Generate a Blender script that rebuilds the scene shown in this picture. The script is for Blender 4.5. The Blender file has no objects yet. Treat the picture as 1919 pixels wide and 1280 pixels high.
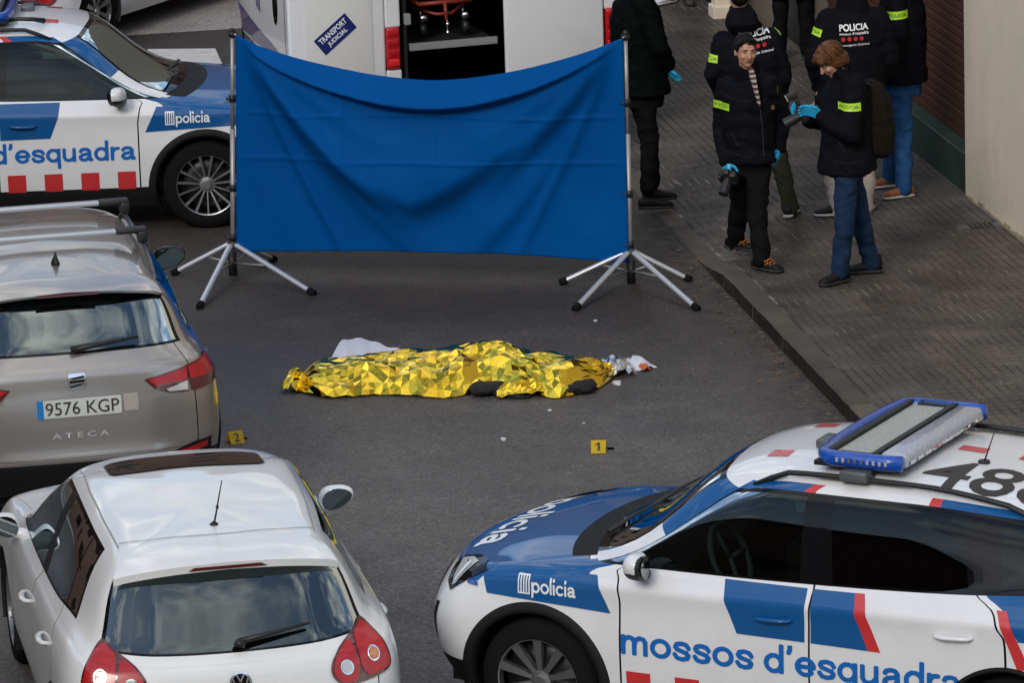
import bpy, bmesh, math, random
import numpy as np
from mathutils import Vector, Matrix
from mathutils.bvhtree import BVHTree
from mathutils.geometry import tessellate_polygon

random.seed(7)
np.random.seed(7)
SC = bpy.context.scene
COL = SC.collection
R = math.radians

# ------------------------------------------------------------------ camera, sky, sun, exposure
cam_d = bpy.data.cameras.new('camera')
cam = bpy.data.objects.new('camera', cam_d)
COL.objects.link(cam)
cam_d.sensor_width = 36.0
cam_d.lens = 36.0 * 9500.0 / 1919.0
cam_d.clip_start = 0.5
cam_d.clip_end = 3000.0
cam.matrix_world = Matrix.Translation((0, 0, 8.656)) @ Matrix.Rotation(R(90 - 14.09), 4, 'X') @ Matrix.Rotation(R(-1.855), 4, 'Z')
SC.camera = cam

SUN_EL, SUN_AZ = R(30), R(203)          # azimuth measured clockwise from +Y
world = bpy.data.worlds.new('World')
SC.world = world
world.use_nodes = True
wn, wl = world.node_tree.nodes, world.node_tree.links
wn.clear()
w_out = wn.new('ShaderNodeOutputWorld')
w_bg = wn.new('ShaderNodeBackground')
w_sky = wn.new('ShaderNodeTexSky')
w_sky.sky_type = 'NISHITA'
w_sky.sun_disc = False
w_sky.sun_elevation = SUN_EL
w_sky.sun_rotation = SUN_AZ
w_sky.air_density = 1.2
w_sky.dust_density = 1.0
w_tc = wn.new('ShaderNodeTexCoord')
w_map = wn.new('ShaderNodeMapping')
w_map.inputs['Scale'].default_value = (1.0, 1.0, 1.7)
w_n = wn.new('ShaderNodeTexNoise')
w_n.inputs['Scale'].default_value = 4.6
w_n.inputs['Detail'].default_value = 9
w_n.inputs['Roughness'].default_value = 0.56
w_n.inputs['Distortion'].default_value = 0.35
w_r = wn.new('ShaderNodeValToRGB')
w_r.color_ramp.elements[0].position = 0.47
w_r.color_ramp.elements[1].position = 0.61
w_r.color_ramp.elements[0].color = (0, 0, 0, 1)
w_r.color_ramp.elements[1].color = (1, 1, 1, 1)
w_n2 = wn.new('ShaderNodeTexNoise')
w_n2.inputs['Scale'].default_value = 6.0
w_n2.inputs['Detail'].default_value = 6
w_r2 = wn.new('ShaderNodeValToRGB')
w_r2.color_ramp.elements[0].position = 0.35
w_r2.color_ramp.elements[1].position = 0.68
w_r2.color_ramp.elements[0].color = (2.0, 2.2, 2.6, 1)
w_r2.color_ramp.elements[1].color = (11.5, 11.2, 10.4, 1)
w_mix = wn.new('ShaderNodeMix')
w_mix.data_type = 'RGBA'
wl.new(w_tc.outputs['Generated'], w_map.inputs['Vector'])
wl.new(w_map.outputs[0], w_n.inputs['Vector'])
wl.new(w_map.outputs[0], w_n2.inputs['Vector'])
wl.new(w_n.outputs['Fac'], w_r.inputs[0])
wl.new(w_n2.outputs['Fac'], w_r2.inputs[0])
wl.new(w_r.outputs[0], w_mix.inputs['Factor'])
wl.new(w_sky.outputs[0], w_mix.inputs['A'])
wl.new(w_r2.outputs[0], w_mix.inputs['B'])
wl.new(w_mix.outputs['Result'], w_bg.inputs['Color'])
w_bg.inputs['Strength'].default_value = 0.15
wl.new(w_bg.outputs[0], w_out.inputs[0])

sun_d = bpy.data.lights.new('sun', 'SUN')
sun_d.energy = 1.0
sun_d.angle = R(16)
sun_d.color = (1.0, 0.95, 0.88)
sun = bpy.data.objects.new('sun', sun_d)
COL.objects.link(sun)
sd = Vector((math.sin(SUN_AZ) * math.cos(SUN_EL), math.cos(SUN_AZ) * math.cos(SUN_EL), math.sin(SUN_EL)))
sun.rotation_euler = sd.to_track_quat('Z', 'Y').to_euler()
sun.location = (0, 0, 30)

SC.view_settings.view_transform = 'Standard'
SC.view_settings.look = 'None'
SC.view_settings.exposure = 0.42
SC.view_settings.gamma = 1.0
SC.view_settings.use_curve_mapping = False
SC.cycles.max_bounces = 8
SC.cycles.transparent_max_bounces = 12
SC.cycles.use_denoising = True

# ------------------------------------------------------------------ materials
MATS = {}
def nd(nt, t, **kw):
    n = nt.nodes.new(t)
    for k, v in kw.items():
        n.inputs[k].default_value = v
    return n

def mat(name, color=(0.5, 0.5, 0.5), rough=0.5, metal=0.0, coat=0.0, spec=0.5, var=0.0, vscale=20.0,
        bump=0.0, bscale=60.0, trans=0.0, emit=None, estr=0.0, sheen=0.0, coat_rough=0.03, dirt=None):
    if name in MATS:
        return MATS[name]
    m = bpy.data.materials.new(name)
    m.use_nodes = True
    nt = m.node_tree
    b = nt.nodes['Principled BSDF']
    b.inputs['Base Color'].default_value = (*color, 1)
    b.inputs['Roughness'].default_value = rough
    b.inputs['Metallic'].default_value = metal
    b.inputs['Coat Weight'].default_value = coat
    b.inputs['Coat Roughness'].default_value = coat_rough
    b.inputs['Specular IOR Level'].default_value = spec
    b.inputs['Transmission Weight'].default_value = trans
    if sheen:
        b.inputs['Sheen Weight'].default_value = sheen
    if emit:
        b.inputs['Emission Color'].default_value = (*emit, 1)
        b.inputs['Emission Strength'].default_value = estr
    tc = nt.nodes.new('ShaderNodeTexCoord')
    if var > 0:
        n = nd(nt, 'ShaderNodeTexNoise', Scale=vscale, Detail=6.0, Roughness=0.6)
        nt.links.new(tc.outputs['Object'], n.inputs['Vector'])
        r = nt.nodes.new('ShaderNodeMapRange')
        r.inputs['From Min'].default_value = 0.25
        r.inputs['From Max'].default_value = 0.75
        r.inputs['To Min'].default_value = 1 - var
        r.inputs['To Max'].default_value = 1 + var
        nt.links.new(n.outputs['Fac'], r.inputs['Value'])
        mx = nt.nodes.new('ShaderNodeVectorMath')
        mx.operation = 'SCALE'
        mx.inputs[0].default_value = color
        nt.links.new(r.outputs[0], mx.inputs['Scale'])
        src = mx.outputs[0]
        if dirt:
            n2 = nd(nt, 'ShaderNodeTexNoise', Scale=dirt[1], Detail=8.0, Roughness=0.7)
            nt.links.new(tc.outputs['Object'], n2.inputs['Vector'])
            rr = nt.nodes.new('ShaderNodeMapRange')
            rr.inputs['From Min'].default_value = 0.52
            rr.inputs['From Max'].default_value = 0.72
            nt.links.new(n2.outputs['Fac'], rr.inputs['Value'])
            mm = nt.nodes.new('ShaderNodeMix')
            mm.data_type = 'RGBA'
            sc = nt.nodes.new('ShaderNodeMath')
            sc.operation = 'MULTIPLY'
            sc.inputs[1].default_value = dirt[2]
            nt.links.new(rr.outputs[0], sc.inputs[0])
            nt.links.new(sc.outputs[0], mm.inputs['Factor'])
            nt.links.new(src, mm.inputs['A'])
            mm.inputs['B'].default_value = (*dirt[0], 1)
            src = mm.outputs['Result']
        nt.links.new(src, b.inputs['Base Color'])
    if bump > 0:
        n = nd(nt, 'ShaderNodeTexNoise', Scale=bscale, Detail=6.0)
        nt.links.new(tc.outputs['Object'], n.inputs['Vector'])
        bp = nt.nodes.new('ShaderNodeBump')
        bp.inputs['Strength'].default_value = bump
        bp.inputs['Distance'].default_value = 0.01
        nt.links.new(n.outputs['Fac'], bp.inputs['Height'])
        nt.links.new(bp.outputs[0], b.inputs['Normal'])
    MATS[name] = m
    return m

def glass(name, tint=(0.3, 0.36, 0.34), ior=1.5, boost=1.0, base=(0.0, 0.0, 0.0)):
    """car glass: tinted see-through pane with a mirror-like front"""
    if name in MATS:
        return MATS[name]
    m = bpy.data.materials.new(name)
    m.use_nodes = True
    nt = m.node_tree
    nt.nodes.clear()
    out = nt.nodes.new('ShaderNodeOutputMaterial')
    tr = nt.nodes.new('ShaderNodeBsdfTransparent')
    tr.inputs['Color'].default_value = (*tint, 1)
    gl = nt.nodes.new('ShaderNodeBsdfGlossy')
    gl.inputs['Roughness'].default_value = 0.012
    gl.inputs['Color'].default_value = (0.86, 0.98, 1.0, 1)
    fr = nt.nodes.new('ShaderNodeFresnel')
    fr.inputs['IOR'].default_value = ior
    ml = nt.nodes.new('ShaderNodeMath')
    ml.operation = 'MULTIPLY'
    ml.inputs[1].default_value = boost
    ml.use_clamp = True
    mx = nt.nodes.new('ShaderNodeMixShader')
    nt.links.new(fr.outputs[0], ml.inputs[0])
    nt.links.new(ml.outputs[0], mx.inputs[0])
    nt.links.new(tr.outputs[0], mx.inputs[1])
    nt.links.new(gl.outputs[0], mx.inputs[2])
    nt.links.new(mx.outputs[0], out.inputs[0])
    MATS[name] = m
    return m

M_white = mat('white_paint', (0.76, 0.76, 0.77), 0.38, coat=1.0, var=0.03, vscale=3, dirt=((0.45, 0.42, 0.38), 2.5, 0.12))
M_white2 = mat('van_white', (0.72, 0.73, 0.75), 0.42, coat=0.6, var=0.03, vscale=3, dirt=((0.45, 0.42, 0.38), 2.0, 0.15))
M_taupe = mat('taupe_metallic', (0.39, 0.35, 0.315), 0.27, metal=0.65, coat=1.0, var=0.04, vscale=60)
M_blue = mat('livery_blue', (0.002, 0.085, 0.27), 0.45, coat=0.8, spec=0.2)
M_txtblue = mat('letter_blue', (0.008, 0.125, 0.44), 0.5, spec=0.2)
M_red = mat('livery_red', (0.56, 0.025, 0.03), 0.4, coat=0.6)
M_txtwhite = mat('letter_white', (0.8, 0.82, 0.85), 0.5)
M_txtdark = mat('letter_dark', (0.03, 0.022, 0.018), 0.5)
M_trim = mat('black_trim', (0.012, 0.012, 0.013), 0.5, var=0.2, vscale=30)
M_gloss = mat('gloss_black', (0.005, 0.005, 0.006), 0.05, spec=0.28)
M_clad = mat('plastic_cladding', (0.010, 0.010, 0.011), 0.65, spec=0.2, var=0.2, vscale=40, bump=0.15, bscale=300)
M_rubber = mat('tyre_rubber', (0.008, 0.008, 0.008), 0.85, spec=0.12, bump=0.3, bscale=120)
M_alloy = mat('alloy', (0.42, 0.42, 0.43), 0.32, metal=0.9)
M_alloyd = mat('alloy_dark', (0.02, 0.02, 0.021), 0.4, metal=0.4)
M_chrome = mat('chrome', (0.75, 0.76, 0.78), 0.12, metal=1.0)
M_lampred = mat('lamp_red', (0.42, 0.006, 0.010), 0.28, coat=0.35, coat_rough=0.1, var=0.25, vscale=25)
M_lampdark = mat('lamp_dark_red', (0.09, 0.004, 0.006), 0.15, coat=1.0)
M_lampclear = mat('lamp_clear', (0.55, 0.54, 0.53), 0.15, coat=1.0)
M_lampamber = mat('lamp_amber', (0.55, 0.16, 0.03), 0.2, coat=1.0)
M_interior = mat('cabin_fabric', (0.012, 0.012, 0.013), 0.85)
M_seatl = mat('cabin_grey', (0.20, 0.24, 0.23), 0.6)
M_glassF = glass('glass_front', (0.20, 0.27, 0.25), 1.5, 0.8)
M_glassR = glass('glass_privacy', (0.02, 0.025, 0.028), 1.5, 0.72)
M_glassB = glass('glass_back', (0.02, 0.04, 0.05), 1.5, 2.8)
M_plate = mat('plate_white', (0.62, 0.64, 0.58), 0.4)
M_platebl = mat('plate_blue', (0.01, 0.2, 0.55), 0.4)

# ------------------------------------------------------------------ mesh helpers
def tag(o, label=None, cat=None, group=None, kind=None):
    if label: o['label'] = label
    if cat: o['category'] = cat
    if group: o['group'] = group
    if kind: o['kind'] = kind
    return o

def empty(name, loc=(0, 0, 0), rz=0.0):
    o = bpy.data.objects.new(name, None)
    o.empty_display_size = 0.2
    COL.objects.link(o)
    o.location = loc
    o.rotation_euler = (0, 0, rz)
    return o

def link_mesh(name, me, mats, parent=None, smooth=False):
    for m in (mats if isinstance(mats, (list, tuple)) else [mats]):
        me.materials.append(m)
    o = bpy.data.objects.new(name, me)
    COL.objects.link(o)
    if parent is not None:
        o.parent = parent
    if smooth:
        me.polygons.foreach_set('use_smooth', [True] * len(me.polygons))
    return o

def pyobj(name, verts, faces, mats, parent=None, smooth=False, midx=None):
    me = bpy.data.meshes.new(name)
    me.from_pydata([tuple(v) for v in verts], [], [tuple(f) for f in faces])
    if midx is not None:
        me.polygons.foreach_set('material_index', midx)
    me.update()
    return link_mesh(name, me, mats, parent, smooth)

def bmobj(name, bm, mats, parent=None, smooth=False, bevel=0.0, seg=2, auto=None):
    if bevel > 0:
        es = [e for e in bm.edges if e.is_manifold and e.calc_face_angle(0) > 0.6]
        bmesh.ops.bevel(bm, geom=es, offset=bevel, segments=seg, affect='EDGES', profile=0.5, clamp_overlap=True)
    me = bpy.data.meshes.new(name)
    bm.normal_update()
    bm.to_mesh(me)
    bm.free()
    o = link_mesh(name, me, mats, parent, smooth)
    if smooth and auto:
        me.set_sharp_from_angle(angle=auto)
    return o

def box(bm, c, s, rz=0.0, M=None, mi=0):
    r = bmesh.ops.create_cube(bm, size=1.0)
    T = Matrix.Translation(c) @ Matrix.Rotation(rz, 4, 'Z') @ Matrix.Diagonal((*s, 1))
    if M is not None:
        T = M @ T
    bmesh.ops.transform(bm, matrix=T, verts=r['verts'])
    if mi:
        for f in {f for v in r['verts'] for f in v.link_faces}:
            f.material_index = mi
    return r['verts']

def frame_along(a, b):
    d = (Vector(b) - Vector(a)).normalized()
    up = Vector((0, 0, 1)) if abs(d.z) < 0.95 else Vector((0, 1, 0))
    x = d.cross(up).normalized()
    y = x.cross(d).normalized()
    return x, y, d

def tube(bm, pts, rad, seg=8, caps=True, flat=1.0, mi=0):
    """tapered tube through points"""
    pts = [Vector(p) for p in pts]
    rads = rad if isinstance(rad, (list, tuple)) else [rad] * len(pts)
    rings = []
    for i, p in enumerate(pts):
        a = pts[max(i - 1, 0)]
        b = pts[min(i + 1, len(pts) - 1)]
        x, y, d = frame_along(a, b)
        rings.append([bm.verts.new(p + x * math.cos(t) * rads[i] + y * math.sin(t) * rads[i] * flat)
                      for t in [2 * math.pi * k / seg for k in range(seg)]])
    fs = []
    for i in range(len(rings) - 1):
        for k in range(seg):
            fs.append(bm.faces.new((rings[i][k], rings[i][(k + 1) % seg], rings[i + 1][(k + 1) % seg], rings[i + 1][k])))
    if caps:
        fs.append(bm.faces.new(rings[0][::-1]))
        fs.append(bm.faces.new(rings[-1]))
    for f in fs:
        f.material_index = mi
    return rings

def ball(bm, c, r, sub=2, rot=None):
    res = bmesh.ops.create_icosphere(bm, subdivisions=sub, radius=1.0)
    rr = r if isinstance(r, (list, tuple)) else (r, r, r)
    T = Matrix.Translation(c) @ (rot.to_4x4() if rot else Matrix.Identity(4)) @ Matrix.Diagonal((*rr, 1))
    bmesh.ops.transform(bm, matrix=T, verts=res['verts'])
    return res['verts']

def capsule(bm, a, b, ra, rb, sub=2):
    """tapered limb with rounded ends"""
    a, b = Vector(a), Vector(b)
    ball(bm, a, ra, sub)
    ball(bm, b, rb, sub)
    tube(bm, [a, b], [ra, rb], 14)

def loft(bm, secs, seg=24, caps=True, power=2.0):
    """secs: (center, rx, ry, yaw) stacked superellipses in horizontal planes (or a 3x3 matrix as 4th item)"""
    rings = []
    for c, rx, ry, rot in secs:
        Mx = rot if isinstance(rot, Matrix) else Matrix.Rotation(rot, 3, 'Z')
        ring = []
        for k in range(seg):
            t = 2 * math.pi * k / seg
            ct, st = math.cos(t), math.sin(t)
            p = Vector((rx * math.copysign(abs(ct) ** (2 / power), ct), ry * math.copysign(abs(st) ** (2 / power), st), 0))
            ring.append(bm.verts.new(Vector(c) + Mx @ p))
        rings.append(ring)
    for i in range(len(rings) - 1):
        for k in range(seg):
            bm.faces.new((rings[i][k], rings[i][(k + 1) % seg], rings[i + 1][(k + 1) % seg], rings[i + 1][k]))
    if caps:
        bm.faces.new(rings[0][::-1])
        bm.faces.new(rings[-1])
    return rings

def remesh(name, bm, voxel, mats, parent=None, smooth_it=4, noise=0.0, nscale=8.0):
    """melt overlapping pieces into one continuous skin"""
    bmesh.ops.recalc_face_normals(bm, faces=bm.faces[:])
    me = bpy.data.meshes.new(name + '_src')
    bm.to_mesh(me)
    bm.free()
    o = bpy.data.objects.new(name + '_src', me)
    COL.objects.link(o)
    md = o.modifiers.new('r', 'REMESH')
    md.mode = 'VOXEL'
    md.voxel_size = voxel
    ms = o.modifiers.new('s', 'SMOOTH')
    ms.factor = 0.5
    ms.iterations = smooth_it
    dg = bpy.context.evaluated_depsgraph_get()
    me2 = bpy.data.meshes.new_from_object(o.evaluated_get(dg))
    bpy.data.objects.remove(o)
    bpy.data.meshes.remove(me)
    me2.name = name
    if noise > 0:
        n = len(me2.vertices)
        co = np.empty(n * 3)
        no = np.empty(n * 3)
        me2.vertices.foreach_get('co', co)
        me2.vertex_normals.foreach_get('vector', no)
        co = co.reshape(-1, 3)
        no = no.reshape(-1, 3)
        from mathutils import noise as mnoise
        k = nscale
        if nscale < 20:
            off = Vector((nscale * 3.1, len(co) * 0.013, 0))
            rd_ = np.array([(1 - 2.2 * abs(mnoise.noise(Vector((c_[0] * 6.5, c_[1] * 6.5, c_[2] * 9.5)) + off))) * 1.5 + (0.5 - 1.6 * abs(mnoise.noise(Vector((c_[0] * 15, c_[1] * 15, c_[2] * 19)) + off))) * 0.8 for c_ in co])
            co += no * (rd_ * noise * 0.9)[:, None]
        d = (np.sin(co[:, 2] * k * 3.1 + 2.1 * np.sin(co[:, 0] * k * 1.3) + 1.7 * np.sin(co[:, 1] * k * 1.7)) * 0.6
             + np.sin(co[:, 2] * k * 5.3 + co[:, 0] * k * 2.7 + 1.3 * np.sin(co[:, 1] * k * 2.9)) * 0.4)
        co += no * (d * noise * (0.35 if nscale < 20 else 1.0))[:, None]
        me2.vertices.foreach_set('co', co.ravel())
    me2.materials.clear()
    return link_mesh(name, me2, mats, parent, True)

# ---- flat print and panels laid onto curved surfaces
_txt = {}
def text2d(txt, size, bold=0.0, shear=0.0, align='LEFT', space=1.0):
    cu = bpy.data.curves.new('t', 'FONT')
    cu.body = txt
    cu.size = size
    cu.offset = bold
    cu.shear = shear
    cu.align_x = align
    cu.space_character = space
    cu.resolution_u = 3
    o = bpy.data.objects.new('t', cu)
    COL.objects.link(o)
    dg = bpy.context.evaluated_depsgraph_get()
    me = bpy.data.meshes.new_from_object(o.evaluated_get(dg))
    v = [(p.co.x, p.co.y) for p in me.vertices]
    f = [tuple(p.vertices) for p in me.polygons]
    bpy.data.objects.remove(o)
    bpy.data.meshes.remove(me)
    return v, f

def fit_text(txt, x0, x1, y0, y1, bold=0.0, **kw):
    """text scaled to fill a rectangle"""
    v, f = text2d(txt, 1.0, bold, **kw)
    v = np.array(v)
    mn, mx = v.min(0), v.max(0)
    v = (v - mn) / (mx - mn) * np.array([x1 - x0, y1 - y0]) + np.array([x0, y0])
    return [tuple(p) for p in v], f

def _arc(cx, cy, rx, ry, a0, a1, n=18):
    return [(cx + rx * math.cos(R(a0 + (a1 - a0) * k / n)), cy + ry * math.sin(R(a0 + (a1 - a0) * k / n))) for k in range(n + 1)]
GLYPH = {
 'o': (1.08, [_arc(.54, .5, .40, .39, 0, 360, 28)]),
 'c': (0.98, [_arc(.52, .5, .39, .39, 48, 312, 22)]),
 'e': (1.05, [_arc(.53, .5, .39, .39, 0, 318, 24), [(.15, .5), (.90, .5)]]),
 'a': (1.02, [[(.17, .72), (.24, .84), (.44, .89), (.64, .86), (.74, .74), (.75, .62), (.75, .22), (.80, .11), (.86, .11)], [(.75, .56), (.56, .53), (.32, .48), (.17, .38), (.15, .25), (.24, .13), (.42, .10), (.60, .17), (.73, .32)]]),
 's': (0.97, [[(.82, .68), (.72, .84), (.48, .89), (.25, .84), (.18, .70), (.26, .58), (.48, .51), (.70, .44), (.81, .32), (.74, .16), (.50, .10), (.26, .15), (.15, .32)]]),
 'm': (1.42, [[(.14, .11), (.14, .89)], [(.14, .58), (.22, .80), (.42, .89), (.60, .84), (.68, .66), (.68, .11)], [(.68, .58), (.77, .80), (.96, .89), (1.14, .84), (1.22, .66), (1.22, .11)]]),
 'd': (1.06, [_arc(.49, .5, .36, .39, 0, 360, 26), [(.85, .11), (.85, 1.36)]]),
 'q': (1.06, [_arc(.49, .5, .36, .39, 0, 360, 26), [(.85, .89), (.85, -.36)]]),
 'p': (1.06, [_arc(.55, .5, .36, .39, 0, 360, 26), [(.15, .89), (.15, -.36)]]),
 'u': (1.02, [[(.14, .89), (.14, .36), (.22, .17), (.40, .11), (.62, .17), (.76, .36)], [(.78, .89), (.78, .11)]]),
 'r': (0.66, [[(.14, .11), (.14, .89)], [(.14, .56), (.22, .76), (.36, .86), (.54, .87)]]),
 'l': (0.36, [[(.16, .11), (.16, 1.36)]]),
 'i': (0.36, [[(.16, .11), (.16, .89)], [(.16, 1.27), (.16, 1.32)]]),
 '\'': (0.40, [[(.20, 1.36), (.20, 1.28), (.14, 1.10)]]),
 ' ': (0.42, []),
}
_lw = {}
def fat_text(txt, x0, x1, zb, xh, weight=0.225, res=16):
    """bold grotesque lettering: strokes thickened on a fine grid, baseline zb, x-height xh, stretched to x0..x1"""
    key = (txt, weight, res)
    if key not in _lw:
        segs, adv = [], 0.0
        for ch in txt:
            w, st_ = GLYPH[ch]
            for pl in st_:
                for a, b in zip(pl[:-1], pl[1:]):
                    segs.append((a[0] + adv, a[1], b[0] + adv, b[1]))
            adv += w
        S = np.array(segs)
        h = 1.0 / res
        gx = np.arange(-0.05, adv + 0.05, h)
        gy = np.arange(-0.55, 1.60, h)
        X, Y = np.meshgrid(gx, gy, indexing='ij')
        D = np.full(X.shape, 9.0)
        for ax_, ay_, bx_, by_ in S:
            i0, i1 = int((min(ax_, bx_) + .05 - .3) / h), int((max(ax_, bx_) + .05 + .3) / h) + 2
            i0, i1 = max(i0, 0), min(i1, len(gx))
            x, y = X[i0:i1], Y[i0:i1]
            dx, dy = bx_ - ax_, by_ - ay_
            L2 = dx * dx + dy * dy + 1e-12
            t = np.clip(((x - ax_) * dx + (y - ay_) * dy) / L2, 0, 1)
            dd = np.hypot(x - ax_ - t * dx, y - ay_ - t * dy)
            if abs(dx) < 1e-6 or abs(dy) < 1e-6:      # straight stems and bars keep square ends
                Ls = math.sqrt(L2)
                al = ((x - ax_) * dx + (y - ay_) * dy) / Ls
                pe = abs((x - ax_) * dy - (y - ay_) * dx) / Ls
                dd = np.minimum(dd, np.maximum(pe, np.maximum(np.maximum(-al, al - Ls), 0)))
            D[i0:i1] = np.minimum(D[i0:i1], dd)
        F_ = weight / 2 - D
        V, Fc, vi = [], [], {}
        def vert(k, p):
            if k not in vi:
                vi[k] = len(V)
                V.append(p)
            return vi[k]
        act = np.argwhere((np.maximum.reduce([F_[:-1, :-1], F_[1:, :-1], F_[1:, 1:], F_[:-1, 1:]]) > 0))
        for i, j in act:
            c = [(i, j), (i + 1, j), (i + 1, j + 1), (i, j + 1)]
            poly = []
            for q in range(4):
                a, b = c[q], c[(q + 1) % 4]
                fa, fb = F_[a], F_[b]
                if fa > 0:
                    poly.append(vert(a, (gx[a[0]], gy[a[1]])))
                if (fa > 0) != (fb > 0):
                    t = fa / (fa - fb)
                    k = (min(a, b), max(a, b))
                    poly.append(vert(k, (gx[a[0]] + (gx[b[0]] - gx[a[0]]) * t, gy[a[1]] + (gy[b[1]] - gy[a[1]]) * t)))
            if len(poly) >= 3:
                Fc.append(tuple(poly))
        V = np.array(V)
        _lw[key] = (V, Fc)
    V, Fc = _lw[key]
    lo, hi = V[:, 0].min(), V[:, 0].max()
    return [(x0 + (a - lo) / (hi - lo) * (x1 - x0), zb + b * xh) for a, b in V], Fc

def poly2d(*loops):
    L = [[Vector((p[0], p[1], 0)) for p in lp] for lp in loops]
    tris = tessellate_polygon(L)
    v = [(p.x, p.y) for lp in L for p in lp]
    return v, [tuple(t) for t in tris]

def merge2d(*parts):
    V, F = [], []
    for v, f in parts:
        b = len(V)
        V += list(v)
        F += [tuple(i + b for i in t) for t in f]
    return V, F

def decal(name, shape, origin, ex, ey, dirn, bvh, mats, parent, off=0.002, grid=0.05, far=3.0, smooth=True):
    V, F = shape
    bm = bmesh.new()
    vs = [bm.verts.new((p[0], p[1], 0)) for p in V]
    for t in F:
        try:
            bm.faces.new([vs[i] for i in t])
        except ValueError:
            pass
    xs = [p[0] for p in V]
    ys = [p[1] for p in V]
    for ax, lo, hi in ((0, min(xs), max(xs)), (1, min(ys), max(ys))):
        k = math.floor(lo / grid) * grid + grid
        while k < hi:
            co = [0, 0, 0]
            co[ax] = k
            no = [0, 0, 0]
            no[ax] = 1
            bmesh.ops.bisect_plane(bm, geom=bm.verts[:] + bm.edges[:] + bm.faces[:], plane_co=co, plane_no=no, dist=1e-6)
            k += grid
    origin, ex, ey, dirn = Vector(origin), Vector(ex), Vector(ey), Vector(dirn).normalized()
    last = None
    miss = []
    for v in bm.verts:
        p = origin + ex * v.co.x + ey * v.co.y
        hit, nrm, _, _ = bvh.ray_cast(p - dirn * far, dirn)
        if hit is None:
            miss.append(v)
            continue
        if nrm.dot(dirn) > 0:
            nrm = -nrm
        v.co = hit + nrm * off
    if miss:
        bmesh.ops.delete(bm, geom=miss, context='VERTS')
    bmesh.ops.recalc_face_normals(bm, faces=bm.faces[:])
    fl = [f for f in bm.faces if f.normal.dot(dirn) > 0]
    if fl:
        bmesh.ops.reverse_faces(bm, faces=fl)
    return bmobj(name, bm, mats, parent, smooth)

def side_decal(name, shape, sgn, bvh, m, parent, off=0.0035, grid=0.016):
    """drawn as seen from that side: shape coordinates are car X and Z; sgn=+1 left side, -1 right side"""
    return decal(name, shape, (0, 0, 0), (1, 0, 0), (0, 0, 1), (0, -sgn, 0), bvh, m, parent, off, grid)

def rect(x0, x1, y0, y1):
    return poly2d([(x0, y0), (x1, y0), (x1, y1), (x0, y1)])

def rrect(x0, x1, y0, y1, r, n=4):
    pts = []
    for cx, cy, a0 in ((x1 - r, y1 - r, 0), (x0 + r, y1 - r, 90), (x0 + r, y0 + r, 180), (x1 - r, y0 + r, 270)):
        for k in range(n + 1):
            a = R(a0 + 90 * k / n)
            pts.append((cx + r * math.cos(a), cy + r * math.sin(a)))
    return pts

def circ(cx, cy, r, n=20, ry=None):
    ry = ry or r
    return [(cx + r * math.cos(2 * math.pi * k / n), cy + ry * math.sin(2 * math.pi * k / n)) for k in range(n)]

def stroke(pts, w):
    """open polyline of width w as quads"""
    V, F = [], []
    for i in range(len(pts) - 1):
        a, b = Vector(pts[i]), Vector(pts[i + 1])
        d = (b - a).normalized()
        n = Vector((-d.y, d.x)) * w / 2
        k = len(V)
        V += [tuple(a + n), tuple(a - n), tuple(b - n), tuple(b + n)]
        F.append((k, k + 1, k + 2, k + 3))
    return V, F

# ------------------------------------------------------------------ smooth car skins
def pchip(x, y, xq):
    """shape-preserving cubic through y (n, ...) at x, sampled at xq"""
    x = np.asarray(x, float)
    h = np.diff(x)
    sh = (len(h),) + (1,) * (y.ndim - 1)
    d = np.diff(y, axis=0) / h.reshape(sh)
    m = np.zeros_like(y)
    hs0, hs1 = h[:-1].reshape((-1,) + sh[1:]), h[1:].reshape((-1,) + sh[1:])
    w1, w2 = 2 * hs1 + hs0, hs1 + 2 * hs0
    d0, d1 = d[:-1], d[1:]
    with np.errstate(divide='ignore', invalid='ignore'):
        hm = (w1 + w2) / (w1 / d0 + w2 / d1)
    ok = (d0 * d1) > 1e-12
    fd = (d0 * hs1 + d1 * hs0) / (hs0 + hs1)
    lim = np.where(ok, hm, 0.0)
    m[1:-1] = np.where(ok, 0.5 * lim + 0.5 * np.clip(fd, -3 * np.minimum(abs(d0), abs(d1)), 3 * np.minimum(abs(d0), abs(d1))), 0.0)
    m[0], m[-1] = d[0], d[-1]
    i = np.clip(np.searchsorted(x, xq, side='right') - 1, 0, len(h) - 1)
    t = ((xq - x[i]) / h[i]).reshape((-1,) + sh[1:])
    hi = h[i].reshape((-1,) + sh[1:])
    return ((2 * t**3 - 3 * t**2 + 1) * y[i] + (t**3 - 2 * t**2 + t) * hi * m[i]
            + (-2 * t**3 + 3 * t**2) * y[i + 1] + (t**3 - t**2) * hi * m[i + 1])

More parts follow.
